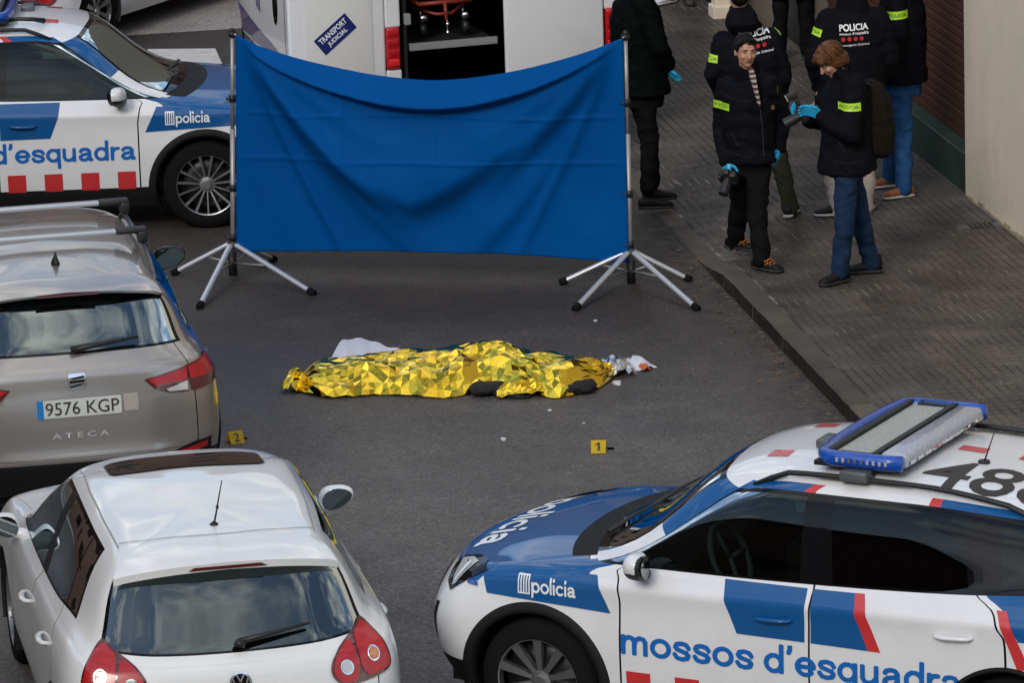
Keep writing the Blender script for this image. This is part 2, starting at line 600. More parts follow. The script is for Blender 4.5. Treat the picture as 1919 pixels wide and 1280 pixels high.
class Skin:
    """half car skin through rings (bottom to roof ridge) and columns (nose centre round the side to tail centre)"""
    def __init__(s, rings, labels=None):
        s.C = np.array(rings, float)
        s.lab = np.array(labels if labels is not None else np.arange(len(rings)), float)
        nr, nc = s.C.shape[:2]
        du = np.linalg.norm(np.diff(s.C, axis=1), axis=2).mean(0)
        dv = np.linalg.norm(np.diff(s.C, axis=0), axis=2).mean(1)
        s.u = np.concatenate([[0], np.cumsum(du)])
        s.v = np.concatenate([[0], np.cumsum(dv)])
    def grid(s, ui, vi):
        """evaluate at column / ring indices"""
        fl = np.array([1, -1, 1])
        nc, nr = len(s.u), len(s.v)
        uq = np.interp(ui, np.arange(nc), s.u)
        vq = np.interp(vi, s.lab, s.v)
        A = np.concatenate([s.C[:, 1:2] * fl, s.C, s.C[:, -2:-1] * fl], axis=1)
        ue = np.concatenate([[-s.u[1]], s.u, [2 * s.u[-1] - s.u[-2]]])
        B = pchip(ue, A.transpose(1, 0, 2), uq).transpose(1, 0, 2)
        B = np.concatenate([B, B[-2:-1] * fl], axis=0)
        ve = np.concatenate([s.v, [2 * s.v[-1] - s.v[-2]]])
        return pchip(ve, B, vq)

def fill(bps, step):
    out = []
    for a, b in zip(bps[:-1], bps[1:]):
        n = max(1, int(math.ceil((b - a) / step)))
        out += [a + (b - a) * k / n for k in range(n)]
    return np.array(out + [bps[-1]])

def car_skin(skin, ub, vb, classify, arches, ra, ustep=0.12, vstep=0.14):
    """returns {part key: (verts, faces)} for both sides plus a BVH of the whole skin"""
    U, V = fill(sorted(set(ub)), ustep), fill(sorted(set(vb)), vstep)
    P = skin.grid(U, V)
    P[:, 0, 1] = 0
    P[:, -1, 1] = 0
    P[-1, :, 1] = 0
    nv, nu = len(V), len(U)
    allv, allf = [], []
    parts = {}
    for sg in (1, -1):
        Q = P * np.array([1, sg, 1])
        base = len(allv)
        allv += [tuple(p) for p in Q.reshape(-1, 3)]
        W = Q.copy()
        inside = np.zeros((nv, nu), bool)
        for (ax, az) in arches:
            dx, dz = W[:, :, 0] - ax, W[:, :, 2] - az
            rr = np.hypot(dx, dz)
            ins = (rr < ra) & (abs(W[:, :, 1]) > 0.5)
            inside |= ins
            k = np.where(ins, ra / np.maximum(rr, 1e-4), 1.0)
            far = rr > ra * 0.55
            W[:, :, 0] = np.where(ins & far, ax + dx * k, W[:, :, 0])
            W[:, :, 2] = np.where(ins & far, az + dz * k, W[:, :, 2])
        for j in range(nv - 1):
            for i in range(nu - 1):
                q = [base + j * nu + i, base + j * nu + i + 1, base + (j + 1) * nu + i + 1, base + (j + 1) * nu + i]
                if sg > 0:
                    q = q[::-1]
                allf.append(q)
                if inside[j, i] and inside[j, i + 1] and inside[j + 1, i] and inside[j + 1, i + 1]:
                    continue
                key = classify(0.5 * (U[i] + U[i + 1]), 0.5 * (V[j] + V[j + 1]), sg)
                if key is None:
                    continue
                d = parts.setdefault(key[0], {'v': {}, 'co': [], 'f': [], 'm': []})
                idx = []
                for (jj, ii) in ((j, i), (j, i + 1), (j + 1, i + 1), (j + 1, i)):
                    c = (jj, ii, sg if abs(W[jj, ii, 1]) > 1e-6 else 0)
                    if c not in d['v']:
                        d['v'][c] = len(d['co'])
                        d['co'].append(tuple(W[jj, ii]))
                    idx.append(d['v'][c])
                if sg > 0:
                    idx = idx[::-1]
                if len(set(idx)) >= 3:
                    d['f'].append(idx)
                    d['m'].append(key[1])
    bvh = BVHTree.FromPolygons([Vector(v) for v in allv], allf)
    return parts, bvh

def make_wheel(parent, x, y, r, rim, nsp, style, out):
    """wheel > tyre, rim; y = outer face, out = +1/-1"""
    W = 0.21
    bm = bmesh.new()
    prof = [(rim * 0.99, 0.0), (rim + 0.012, 0.004), (r - 0.045, 0.0), (r - 0.018, -0.010), (r, -0.035), (r, -W + 0.03), (r - 0.03, -W), (rim, -W)]
    n = 48
    def lathe(prof, b, mi=0):
        rings = [[b.verts.new((pr * math.cos(2 * math.pi * k / n), out * py, pr * math.sin(2 * math.pi * k / n))) for k in range(n)] for pr, py in prof]
        for i in range(len(rings) - 1):
            for k in range(n):
                f = b.faces.new((rings[i][k], rings[i][(k + 1) % n], rings[i + 1][(k + 1) % n], rings[i + 1][k]))
                f.material_index = mi
    hub = bmesh.new()
    lathe([(0.001, -0.07), (rim * 0.5, -0.075), (rim * 0.93, -0.085), (rim * 0.95, -0.17)], hub)
    bmesh.ops.recalc_face_normals(hub, faces=hub.faces[:])
    w = bmobj('wheel', hub, M_alloyd, parent, True)
    w.location = (x, y, r)
    lathe(prof, bm)
    bmesh.ops.recalc_face_normals(bm, faces=bm.faces[:])
    bmobj('tyre', bm, M_rubber, w, True)
    rb = bmesh.new()
    lathe([(rim * 0.955, -0.05), (rim * 0.965, -0.004), (rim * 1.0, -0.001), (rim * 1.0, -0.03)], rb)
    lathe([(0.001, -0.018), (0.03, -0.018), (0.034, -0.03), (0.06, -0.035), (0.065, -0.06)], rb)
    def spoke(a, w0, w1, sk, mi):
        ca, sa = math.cos(a), math.sin(a)
        pts = []
        for (rr, ww, yy) in ((0.05, w0, -0.035), (rim * 0.6, (w0 + w1) / 2, -0.022), (rim * 0.97, w1, -0.012)):
            for s_ in (-1, 1):
                t = s_ * ww + sk * rr
                pts.append((rr * ca - t * sa, yy * out, rr * sa + t * ca))
                pts.append((rr * ca - t * sa, (yy - 0.035) * out, rr * sa + t * ca))
        vs = [rb.verts.new(p) for p in pts]
        for i in range(2):
            b0, b1 = i * 4, i * 4 + 4
            for q in ((b0, b0 + 2, b1 + 2, b1), (b0, b1, b1 + 1, b0 + 1), (b0 + 2, b0 + 3, b1 + 3, b1 + 2)):
                f = rb.faces.new([vs[k] for k in q])
                f.material_index = mi
    for k in range(nsp):
        a = 2 * math.pi * (k + 0.25) / nsp
        if style == 'twin':
            for da in (-0.13, 0.13):
                spoke(a + da * 1.6, 0.006, 0.010, 0.0, 0)
            spoke(a + 2 * math.pi / nsp / 2, 0.004, 0.006, 0.0, 0)
        else:
            spoke(a, 0.012, 0.026, 0.15, 0)
    bmesh.ops.recalc_face_normals(rb, faces=rb.faces[:])
    bmobj('rim', rb, [M_alloy, M_alloyd], w)
    return w

def make_mirror(parent, x, y, z, sg, cap_mat, low_mat, sx=0.075, sy=0.125, sz=0.085):
    """rounded door mirror: cap above, dark shell below, foot to the door, glass facing back"""
    bm = bmesh.new()
    bmesh.ops.create_icosphere(bm, subdivisions=4, radius=1.0)
    for v in bm.verts:
        c = v.co
        c.x = math.copysign(abs(c.x) ** 0.7, c.x)
        c.y = math.copysign(abs(c.y) ** 0.75, c.y)
        c.z = math.copysign(abs(c.z) ** 0.8, c.z)
        xx = c.x * sx * (1.0 if c.x > 0 else 0.75)
        if c.x < -0.8:
            xx = -sx * 0.6
        tz = c.z * sz * (1.0 - 0.22 * c.y)
        v.co = Vector((xx - 0.02 * c.y, sg * c.y * sy, tz + 0.02 * c.y))
    for f in bm.faces:
        m = f.calc_center_median()
        f.material_index = 0 if m.z > -0.012 and m.x > -sx * 0.52 else 1
    o = bmobj('mirror', bm, [cap_mat, low_mat], parent, True)
    o.location = (x, y, z)
    g = bmesh.new()
    vs = [g.verts.new((-sx * 0.68 - 0.02 * a, sg * a * sy * 0.86, b * sz * 0.86 * (1 - 0.22 * a) + 0.02 * a)) for a, b in circ(0, 0, 1, 20)]
    f = g.faces.new(vs)
    if f.normal.x > 0:
        bmesh.ops.reverse_faces(g, faces=[f])
    bmobj('mirror_glass', g, mat('mirror_glass', (0.10, 0.12, 0.125), 0.03, metal=1.0), o)
    ft = bmesh.new()
    tube(ft, [(0.02, -sg * 0.16, -0.085), (0.01, -sg * 0.07, -0.05)], [0.03, 0.035], 8)
    bmobj('mirror_foot', ft, low_mat, o, True)
    return o

def cabin(parent, zf, xs, wheel_side, ztop, hw=0.68):
    """dark interior: floor pan, dashboard, seats, steering wheel"""
    bm = bmesh.new()
    box(bm, (-0.35, 0, 0.34), (2.9, 1.5, 0.06))
    box(bm, (-0.35, 0.76, 0.62), (2.6, 0.03, 0.6))
    box(bm, (-0.35, -0.76, 0.62), (2.6, 0.03, 0.6))
    bmobj('cabin_floor', bm, M_interior, parent)
    bm = bmesh.new()
    box(bm, (0.72, 0, zf - 0.10), (0.45, 1.40, 0.22))
    bmobj('dashboard', bm, M_interior, parent, True, 0.06, 3)
    def seat(x, y, w):
        b = bmesh.new()
        box(b, (x + 0.22, y, 0.55), (0.5, w, 0.16))
        box(b, (x - 0.08, y, 0.88), (0.16, w, 0.62), M=None)
        bmobj('seat', b, M_interior, parent, True, 0.05, 3)
    seat(0.0, 0.36, 0.5)
    seat(0.0, -0.36, 0.5)
    seat(-0.85, 0.0, 1.25)
    for y in (0.36, -0.36):
        b = bmesh.new()
        box(b, (-0.10, y, 1.27), (0.10, 0.26, 0.16))
        bmobj('headrest', b, M_interior, parent, True, 0.04, 3)
    b = bmesh.new()
    c = Vector((0.42, 0.36 * wheel_side, zf - 0.03))
    tilt = Matrix.Rotation(R(-65), 3, 'Y')
    pts = [c + tilt @ Vector((0.185 * math.cos(t), 0.185 * math.sin(t), 0)) for t in [2 * math.pi * k / 24 for k in range(25)]]
    tube(b, pts, 0.017, 8, caps=False)
    for t in (0.2, math.pi - 0.2, -math.pi / 2):
        tube(b, [c, c + tilt @ Vector((0.18 * math.cos(t), 0.18 * math.sin(t), 0))], 0.014, 6)
    bmobj('steering_wheel', b, M_seatl, parent, True)

# ------------------------------------------------------------------ the SUV (police cars and the taupe car)
SUV = [
 [(2.05,0,.22),(1.98,.45,.22),(1.82,.76,.24),(1.68,.86,.26),(.8,.86,.20),(0,.86,.20),(-.8,.86,.20),(-1.72,.85,.28),(-2.0,.74,.30),(-2.12,.45,.31),(-2.14,0,.31)],
 [(2.14,0,.42),(2.09,.45,.42),(1.93,.79,.42),(1.73,.895,.42),(.8,.905,.355),(0,.905,.355),(-.8,.905,.355),(-1.72,.90,.45),(-2.02,.80,.49),(-2.17,.45,.51),(-2.19,0,.51)],
 [(2.17,0,.60),(2.12,.45,.60),(1.95,.81,.60),(1.74,.91,.62),(.8,.915,.60),(0,.915,.60),(-.8,.918,.62),(-1.72,.915,.66),(-2.03,.82,.62),(-2.155,.45,.60),(-2.17,0,.60)],
 [(2.11,0,.80),(2.06,.42,.80),(1.88,.75,.82),(1.66,.885,.84),(.8,.902,.84),(0,.908,.86),(-.8,.908,.88),(-1.70,.90,.90),(-2.01,.81,.90),(-2.13,.45,.89),(-2.14,0,.89)],
 [(2.055,0,.872),(2.0,.405,.872),(1.81,.73,.888),(1.60,.872,.908),(.81,.904,.918),(0,.912,.932),(-.8,.912,.948),(-1.65,.895,.966),(-1.995,.795,.985),(-2.112,.437,.985),(-2.122,0,.985)],
 [(2.03,0,.90),(1.97,.40,.90),(1.78,.72,.915),(1.56,.835,.945),(.82,.872,.965),(0,.885,.985),(-.8,.885,1.0),(-1.62,.86,1.02),(-1.99,.78,1.03),(-2.10,.43,1.03),(-2.11,0,1.03)],
 [(1.62,0,1.005),(1.58,.38,1.0),(1.47,.67,.985),(1.32,.80,.985),(.84,.846,1.005),(0,.866,1.02),(-.8,.862,1.04),(-1.55,.835,1.07),(-1.94,.745,1.09),(-2.06,.41,1.09),(-2.07,0,1.09)],
 [(1.17,0,1.065),(1.13,.40,1.06),(1.04,.68,1.045),(.98,.785,1.03),(.80,.828,1.035),(0,.85,1.05),(-.8,.842,1.075),(-1.46,.80,1.115),(-1.88,.70,1.15),(-2.01,.40,1.15),(-2.03,0,1.15)],
 [(.42,0,1.530),(.39,.35,1.520),(.34,.545,1.490),(.23,.62,1.462),(.12,.635,1.476),(-.05,.648,1.486),(-.74,.650,1.486),(-1.36,.61,1.450),(-1.66,.575,1.437),(-1.72,.36,1.465),(-1.73,0,1.475)],
 [(.31,0,1.560),(.28,.33,1.553),(.23,.49,1.532),(.12,.555,1.522),(.0,.57,1.534),(-.16,.582,1.542),(-.76,.583,1.538),(-1.34,.55,1.500),(-1.63,.52,1.478),(-1.70,.34,1.497),(-1.71,0,1.505)],
 [(.02,0,1.592),(.01,.21,1.59),(-.03,.34,1.583),(-.08,.38,1.58),(-.18,.395,1.584),(-.34,.40,1.587),(-.78,.395,1.580),(-1.20,.365,1.553),(-1.42,.32,1.532),(-1.52,.21,1.533),(-1.54,0,1.536)],
 [(-.2,0,1.60),(-.22,0,1.60),(-.26,0,1.60),(-.32,0,1.60),(-.42,0,1.60),(-.58,0,1.599),(-.8,0,1.592),(-1.0,0,1.580),(-1.12,0,1.572),(-1.22,0,1.564),(-1.24,0,1.562)],
]
SUV_SKIN = Skin(SUV, [0, 1, 2, 3, 3.7, 4, 5, 6, 7, 8, 9, 10])
G = 0.007      # half a shut line, in column units

def build_suv(name, x, y, yaw, police, paint, rim_style, nsp):
    root = empty(name, (x, y, 0), R(yaw))
    fd0, fd1, rd1 = 3.99, 5.34, 6.60
    ub = [0, 1.0, 2.0, 2.3, 2.62, 2.64, 3.0, 3.35, 3.75, fd0 - G, fd0 + G, 5.27, fd1 - G, fd1 + G, 5.43, 5.9, 6.0, 6.45, rd1 - G, rd1 + G, 6.68, 6.78, 7.35, 8.12, 8.30, 8.32, 8.2, 9, 10,
          5.24, 3.08, 5.46, 6.54, 6.83, 7.25, 8.22, 1.88]
    vb = [0, 1, 1.28, 1.31, 2, 3, 3.3, 3.55, 3.58, 3.7, 3.8, 4, 4.4, 5.62, 5, 5.85, 5.88, 6, 6.06, 6.14, 6.45, 6.86, 6.95, 7, 7.6, 8, 8.5, 9, 10]
    B, K, BL, RD, CL = 0, 1, 2, 3, 4    # material slots: paint, black gap, blue, red, cladding
    def cls(u, v, sg):
        sd = 'l' if sg > 0 else 'r'
        if 6 < v < 7:
            if u < 2.0:
                return ('windscreen', 1) if (v < 6.06 or v > 6.95 or u > 1.88) else ('windscreen', 0)
            if u < 3.0:
                if police and v > 6.45:
                    return ('body', BL)
                return ('body', B)
            if u < 7.35:
                if u < 5.27:
                    edge = v < 6.06 or v > 6.95 or u > 5.24 or u < 3.08
                    return ('window_front_' + sd, 1 if edge else 0)
                if u < 5.43:
                    return ('pillar_' + sd, 0)
                if u < 6.68:
                    edge = v < 6.06 or v > 6.95 or u < 5.46 or u > 6.54
                    return ('window_rear_' + sd, 1 if edge else 0)
                edge = v < 6.06 or v > 6.95 or u < 6.83 or u > 7.25
                return ('window_quarter_' + sd, 1 if edge else 0)
            if u < 8.12:
                return ('body', BL if police and u > 7.5 else B)
            return ('rear_window', 1 if (v < 6.06 or v > 6.86 or u < 8.22) else 0)
        if 1 < v < 6:
            for a in (fd0, fd1, rd1):
                if abs(u - a) < G:
                    return ('body', K)
            if fd0 < u < fd1:
                return ('door_front_' + sd, 0)
            if fd1 < u < rd1:
                return ('door_rear_' + sd, 0)
            if u > 8.30 and v > 1.28:
                if u < 8.32 or v < 1.31:
                    return ('body', K)
                return ('tailgate', 0)
            if u < 2.3 and v > 5.62:
                return ('body', 4)
            if u < 2.64 and 3.55 < v < 5.88:
                if v < 3.58 or v > 5.85 or u > 2.62:
                    return ('body', K)
                return ('hood', 0)
            if police and ((2.64 < u < 3.75 and v > 3.8) or (2.64 < u < 2.95 and v > 3.3)):
                return ('body', BL)
            if police and u > 6.7 and u < 8.3 and v > 3:
                return ('body', BL)
        if v < 1:
            return ('body', CL)
        if v > 5.85 and v < 6 and u < 3:
            return ('body', K if u < 2.0 else B)
        if police and 7 < v < 7.6:
            if u < 5.20: return ('body', BL if u > 2.9 else B)
            if u < 5.30: return ('body', RD)
            if u < 6.16: return ('body', B)
            if u < 6.26: return ('body', RD)
            if u < 7.6: return ('body', BL)
        return ('body', B)
    ub += [5.20, 5.30, 6.16, 6.26, 2.9, 7.5, 7.6]
    parts, bvh = car_skin(SUV_SKIN, ub, vb, cls, [(1.319, .345), (-1.38, .345)], 0.395)
    made = {}
    for k, d in parts.items():
        nm = {'body': 'body', 'hood': 'hood', 'tailgate': 'tailgate', 'windscreen': 'windscreen', 'rear_window': 'rear_window'}.get(k)
        if nm is None:
            nm = 'door' if k.startswith('door') else ('window_pillar' if k.startswith('pillar') else 'side_window')
        if k == 'body':
            ms = [paint, M_gloss, M_blue, M_red, M_clad]
        elif k == 'hood':
            ms = [M_blue if police else paint]
        elif k in ('tailgate',) or k.startswith('door'):
            ms = [paint]
        elif k.startswith('pillar'):
            ms = [M_gloss]
        elif k == 'rear_window':
            ms = [M_glassB, M_gloss]
        elif k == 'windscreen' or k.startswith('window_front'):
            ms = [M_glassF, M_gloss]
        else:
            ms = [M_glassR, M_gloss]
        made[k] = pyobj(nm, d['co'], d['f'], ms, root, True, d['m'])
    body, hood, tg = made['body'], made['hood'], made['tailgate']
    # cabin, underside, wheel wells
    cabin(root, 1.02, None, 1, 1.45)
    bm = bmesh.new()
    box(bm, (-0.02, 0, 0.27), (3.95, 1.30, 0.10))
    box(bm, (1.62, 0, 0.58), (0.34, 1.1, 0.5))
    bmobj('underbody', bm, M_interior, root)
    for ax in (1.319, -1.38):
        ko = 0.0 if ax > 0 else -0.035
        for sg in (1, -1):
            bm = bmesh.new()
            n = 24
            rr = [[bm.verts.new((ax + 0.41 * math.cos(a), sg * yy, 0.345 + 0.41 * math.sin(a))) for a in [R(-30 + 240 * k / n) for k in range(n + 1)]] for yy in (0.90, 0.60)]
            for k in range(n):
                bm.faces.new((rr[0][k], rr[0][k + 1], rr[1][k + 1], rr[1][k]))
            bmobj('wheel_well', bm, M_interior, root)
            # plastic arch trim following the skin
            bm = bmesh.new()
            rows = []
            for k in range(n * 2 + 1):
                a = R(-16 + 212 * k / (n * 2))
                row = []
                for q, (rad, o) in enumerate(((0.388, -0.05), (0.392, 0.012), (0.415, 0.016), (0.440 + ko, 0.012), (0.450 + ko, 0.0))):
                    px, pz = ax + rad * math.cos(a), 0.345 + rad * math.sin(a)
                    ql, _, _, _ = bvh.ray_cast(Vector((ax + 0.47 * math.cos(a), sg * 3, 0.345 + 0.47 * math.sin(a))), Vector((0, -sg, 0)))
                    hit, _, _, _ = bvh.ray_cast(Vector((px, sg * 3, pz)), Vector((0, -sg, 0)))
                    h = hit or ql
                    yb = abs(h.y) if h else 0.89
                    yb = max(yb, 0.80)
                    row.append(bm.verts.new((px, sg * (yb + o), pz)))
                rows.append(row)
            for a_, b_ in zip(rows[:-1], rows[1:]):
                for q in range(4):
                    bm.faces.new((a_[q], a_[q + 1], b_[q + 1], b_[q]))
            bmesh.ops.recalc_face_normals(bm, faces=bm.faces[:])
            bmobj('wheel_arch_trim', bm, M_clad, root, True)
            make_wheel(root, ax, sg * 0.885, 0.345, 0.240, nsp, rim_style, sg)
    # mirrors and handles
    for sg in (1, -1):
        make_mirror(made['door_front_' + ('l' if sg > 0 else 'r')], 0.66, sg * 0.985, 1.085, sg, paint if police else M_gloss, M_trim, 0.07, 0.105, 0.075)
        for k, hx, hz in (('front', -0.08, 0.865), ('rear', -1.08, 0.885)):
            h = bmesh.new()
            hit, _, _, _ = bvh.ray_cast(Vector((hx, sg * 3, hz)), Vector((0, -sg, 0)))
            yy = abs(hit.y)
            pts = [(hx + dx, sg * (yy + o), hz + dz) for dx, o, dz in ((-.105, -.012, .004), (-.085, .022, .004), (-.04, .034, .004), (.04, .034, 0), (.085, .022, 0), (.105, -.012, 0))]
            tube(h, pts, [.016, .017, .018, .018, .017, .016], 8, flat=0.62)
            hm = M_blue if (police and k == 'front') else (paint if police else M_chrome)
            bmobj('door_handle', h, hm, made['door_%s_%s' % (k, 'l' if sg > 0 else 'r')], True)
    # roof rails
    for sg in (1, -1):
        bm = bmesh.new()
        pts = []
        for k in range(17):
            xx = 0.16 - k * (1.62 / 16)
            hit, _, _, _ = bvh.ray_cast(Vector((xx, sg * 0.60, 3)), Vector((0, 0, -1)))
            up = 0.045 * min(1, min(k, 16 - k) / 2.0) - 0.004
            pts.append((xx, sg * 0.60, hit.z + up))
        tube(bm, pts, [0.012] + [0.019 if police else 0.015] * 15 + [0.012], 8, flat=0.8)
        bmobj('roof_rail', bm, M_trim if police else mat('rail_grey', (0.10, 0.105, 0.115), 0.35, metal=0.6), root, True)
    # rear lip spoiler over the rear window
    bm = bmesh.new()
    rows = []
    for k in range(25):
        yy = -0.60 + 1.2 * k / 24
        e = abs(yy) / 0.60
        x0, z0 = -1.52 - 0.0 * e, 1.537 - 0.052 * e ** 2
        hit, _, _, _ = bvh.ray_cast(Vector((x0, yy * 0.93, 3)), Vector((0, 0, -1)))
        z0 = hit.z + 0.003 if hit else z0
        xe = -1.84 + 0.10 * e ** 3
        rows.append([bm.verts.new(p) for p in ((x0, yy * 0.93, z0), (-1.66, yy * 0.97, z0 - 0.012 - 0.002 * e), (xe, yy, z0 - 0.048 - 0.012 * e), (xe + 0.012, yy, z0 - 0.066 - 0.012 * e), (-1.70, yy * 0.97, z0 - 0.085 - 0.01 * e))])
    for a, b in zip(rows[:-1], rows[1:]):
        for q in range(4):
            f = bm.faces.new((a[q], a[q + 1], b[q + 1], b[q]))
            f.material_index = 1 if q == 3 else 0
    bmesh.ops.recalc_face_normals(bm, faces=bm.faces[:])
    sp = bmobj('rear_spoiler', bm, [paint, M_gloss], root, True, auto=R(50))
    bm = bmesh.new()
    box(bm, (-1.838, 0, 1.476), (0.014, 0.38, 0.013))
    bmobj('brake_light', bm, M_lampdark, sp)
    # rear wiper
    bm = bmesh.new()
    tube(bm, [(-2.06, 0.02, 1.185), (-2.055, -0.12, 1.20), (-2.02, -0.40, 1.225)], [0.024, 0.016, 0.008], 8)
    bmobj('rear_wiper', bm, M_trim, tg, True)
    # tail lamps: lens panels across tailgate and body corner
    for sg in (1, -1):
        a, b_ = sg * 0.41, sg * 0.68
        rd = Vector((1, 0, 0))
        lm = decal('tail_lamp', poly2d([(a, .975), (a + sg * .06, .915), (sg * .55, .885), (b_, .875), (b_, 1.025)]), (0, 0, 0), (0, 1, 0), (0, 0, 1), rd, bvh, M_lampdark, tg, 0.012, 0.04)
        decal('lamp_lens', poly2d([(a + sg * .02, .972), (a + sg * .07, .935), (b_ - sg * .004, .945), (b_ - sg * .004, 1.018)]), (0, 0, 0), (0, 1, 0), (0, 0, 1), rd, bvh, M_lampred, lm, 0.016, 0.04)
        decal('reverse_lens', poly2d([(sg * .54, .905), (sg * .56, .89), (b_ - sg * .004, .885), (b_ - sg * .004, .94)]), (0, 0, 0), (0, 1, 0), (0, 0, 1), rd, bvh, M_lampclear, lm, 0.016, 0.04)
        dd = Vector((0.62, -sg * 0.78, 0)).normalized()
        ey = Vector((0, 0, 1))
        ex = Vector((dd.y, -dd.x, 0)) * -sg     # along the corner, towards the front
        o = Vector((-2.07, sg * 0.69, 0))
        o = o - ex * 0.0
        lm2 = decal('tail_lamp', poly2d([(0.005, .872), (0.24, .90), (0.30, .96), (0.27, 1.05), (0.20, 1.065), (0.005, 1.03)]), o, ex, ey, dd, bvh, M_lampdark, body, 0.012, 0.04)
        decal('lamp_lens', poly2d([(0.010, .945), (0.22, .955), (0.25, 1.04), (0.19, 1.055), (0.010, 1.022)]), o, ex, ey, dd, bvh, M_lampred, lm2, 0.016, 0.04)
        decal('bumper_reflector', poly2d([(sg * .60, .475), (sg * .79, .51), (sg * .79, .548), (sg * .60, .515)]), (0, 0, 0), (0, 1, 0), (0, 0, 1), rd, bvh, M_lampred, body, 0.006, 0.04)
        decal('bumper_insert', poly2d([(sg * .50, .40), (sg * .82, .44), (sg * .82, .565), (sg * .70, .555), (sg * .50, .50)]), (0, 0, 0), (0, 1, 0), (0, 0, 1), rd, bvh, M_clad, body, 0.003, 0.04)
        # headlamps and front corner openings
        dd = Vector((-0.66, -sg * 0.75, 0)).normalized()
        ex = Vector((-dd.y, dd.x, 0)) * sg      # towards the nose
        ex = ex if ex.x > 0 else -ex
        o = Vector((1.66, sg * 0.88, 0))
        hl = decal('headlight', poly2d([(-0.02, .925), (0.10, .945), (0.24, .935), (0.36, .905), (0.40, .86), (0.30, .80), (0.20, .775), (0.15, .81)]), o, ex, Vector((0, 0, 1)), dd, bvh, M_gloss, body, 0.006, 0.04)
        decal('headlight_lens', poly2d([(0.13, .93), (0.24, .925), (0.33, .90), (0.20, .80), (0.17, .815)]), o, ex, Vector((0, 0, 1)), dd, bvh, mat('headlamp', (0.45, 0.46, 0.47), 0.3, metal=0.2, coat=0.5), hl, 0.010, 0.04)
        decal('headlight_reflector', poly2d([(0.17, .915), (0.21, .915), (0.20, .83), (0.185, .82)]), o, ex, Vector((0, 0, 1)), dd, bvh, M_txtwhite, hl, 0.014, 0.04)
        decal('bumper_vent', poly2d([(0.27, .70), (0.33, .69), (0.40, .47), (0.31, .48)]), o, ex, Vector((0, 0, 1)), dd, bvh, M_clad, body, 0.004, 0.04)
    decal('grille', poly2d([(-.48, .56), (.48, .56), (.56, .66), (.50, .80), (-.50, .80), (-.56, .66)]), (0, 0, 0), (0, 1, 0), (0, 0, 1), (-1, 0, 0), bvh, M_gloss, body, 0.006, 0.06)
    # windscreen wipers
    bm = bmesh.new()
    for y0 in (0.45, -0.10):
        tube(bm, [(1.09, y0, 1.085), (1.06, y0 - 0.25, 1.115), (1.03, y0 - 0.5, 1.125)], [0.012, 0.010, 0.006], 6)
    bmobj('windscreen_wipers', bm, M_trim, root)
    return root, made, bvh

def number_plate(parent, txt, bvh, z=0.845):
    rd = (1, 0, 0)
    pl = decal('number_plate', poly2d(rrect(-.26, .26, z - .055, z + .055, .01)), (0, 0, 0), (0, -1, 0), (0, 0, 1), rd, bvh, M_plate, parent, 0.012, 0.2)
    decal('plate_band', rect(-.258, -.218, z - .054, z + .054), (0, 0, 0), (0, -1, 0), (0, 0, 1), rd, bvh, M_platebl, pl, 0.015, 0.2)
    decal('plate_characters', fit_text(txt, -.205, .245, z - .039, z + .039, 0.0), (0, 0, 0), (0, -1, 0), (0, 0, 1), rd, bvh, M_txtdark, pl, 0.016, 0.2)

def crest(x0, x1, z0, z1, flip=1):
    """shield of vertical bars"""
    P = []
    n = 9
    w = (x1 - x0) / n
    for k in range(0, n, 2):
        P.append(poly2d([(x0 + k * w, z0), (x0 + (k + 1) * w, z0), (x0 + (k + 1) * w, z1), (x0 + k * w, z1)]))
    P.append(rect(x0, x1, z1, z1 + 0.008))
    P.append(rect(x0, x1, z0 - 0.008, z0))
    return merge2d(*P)

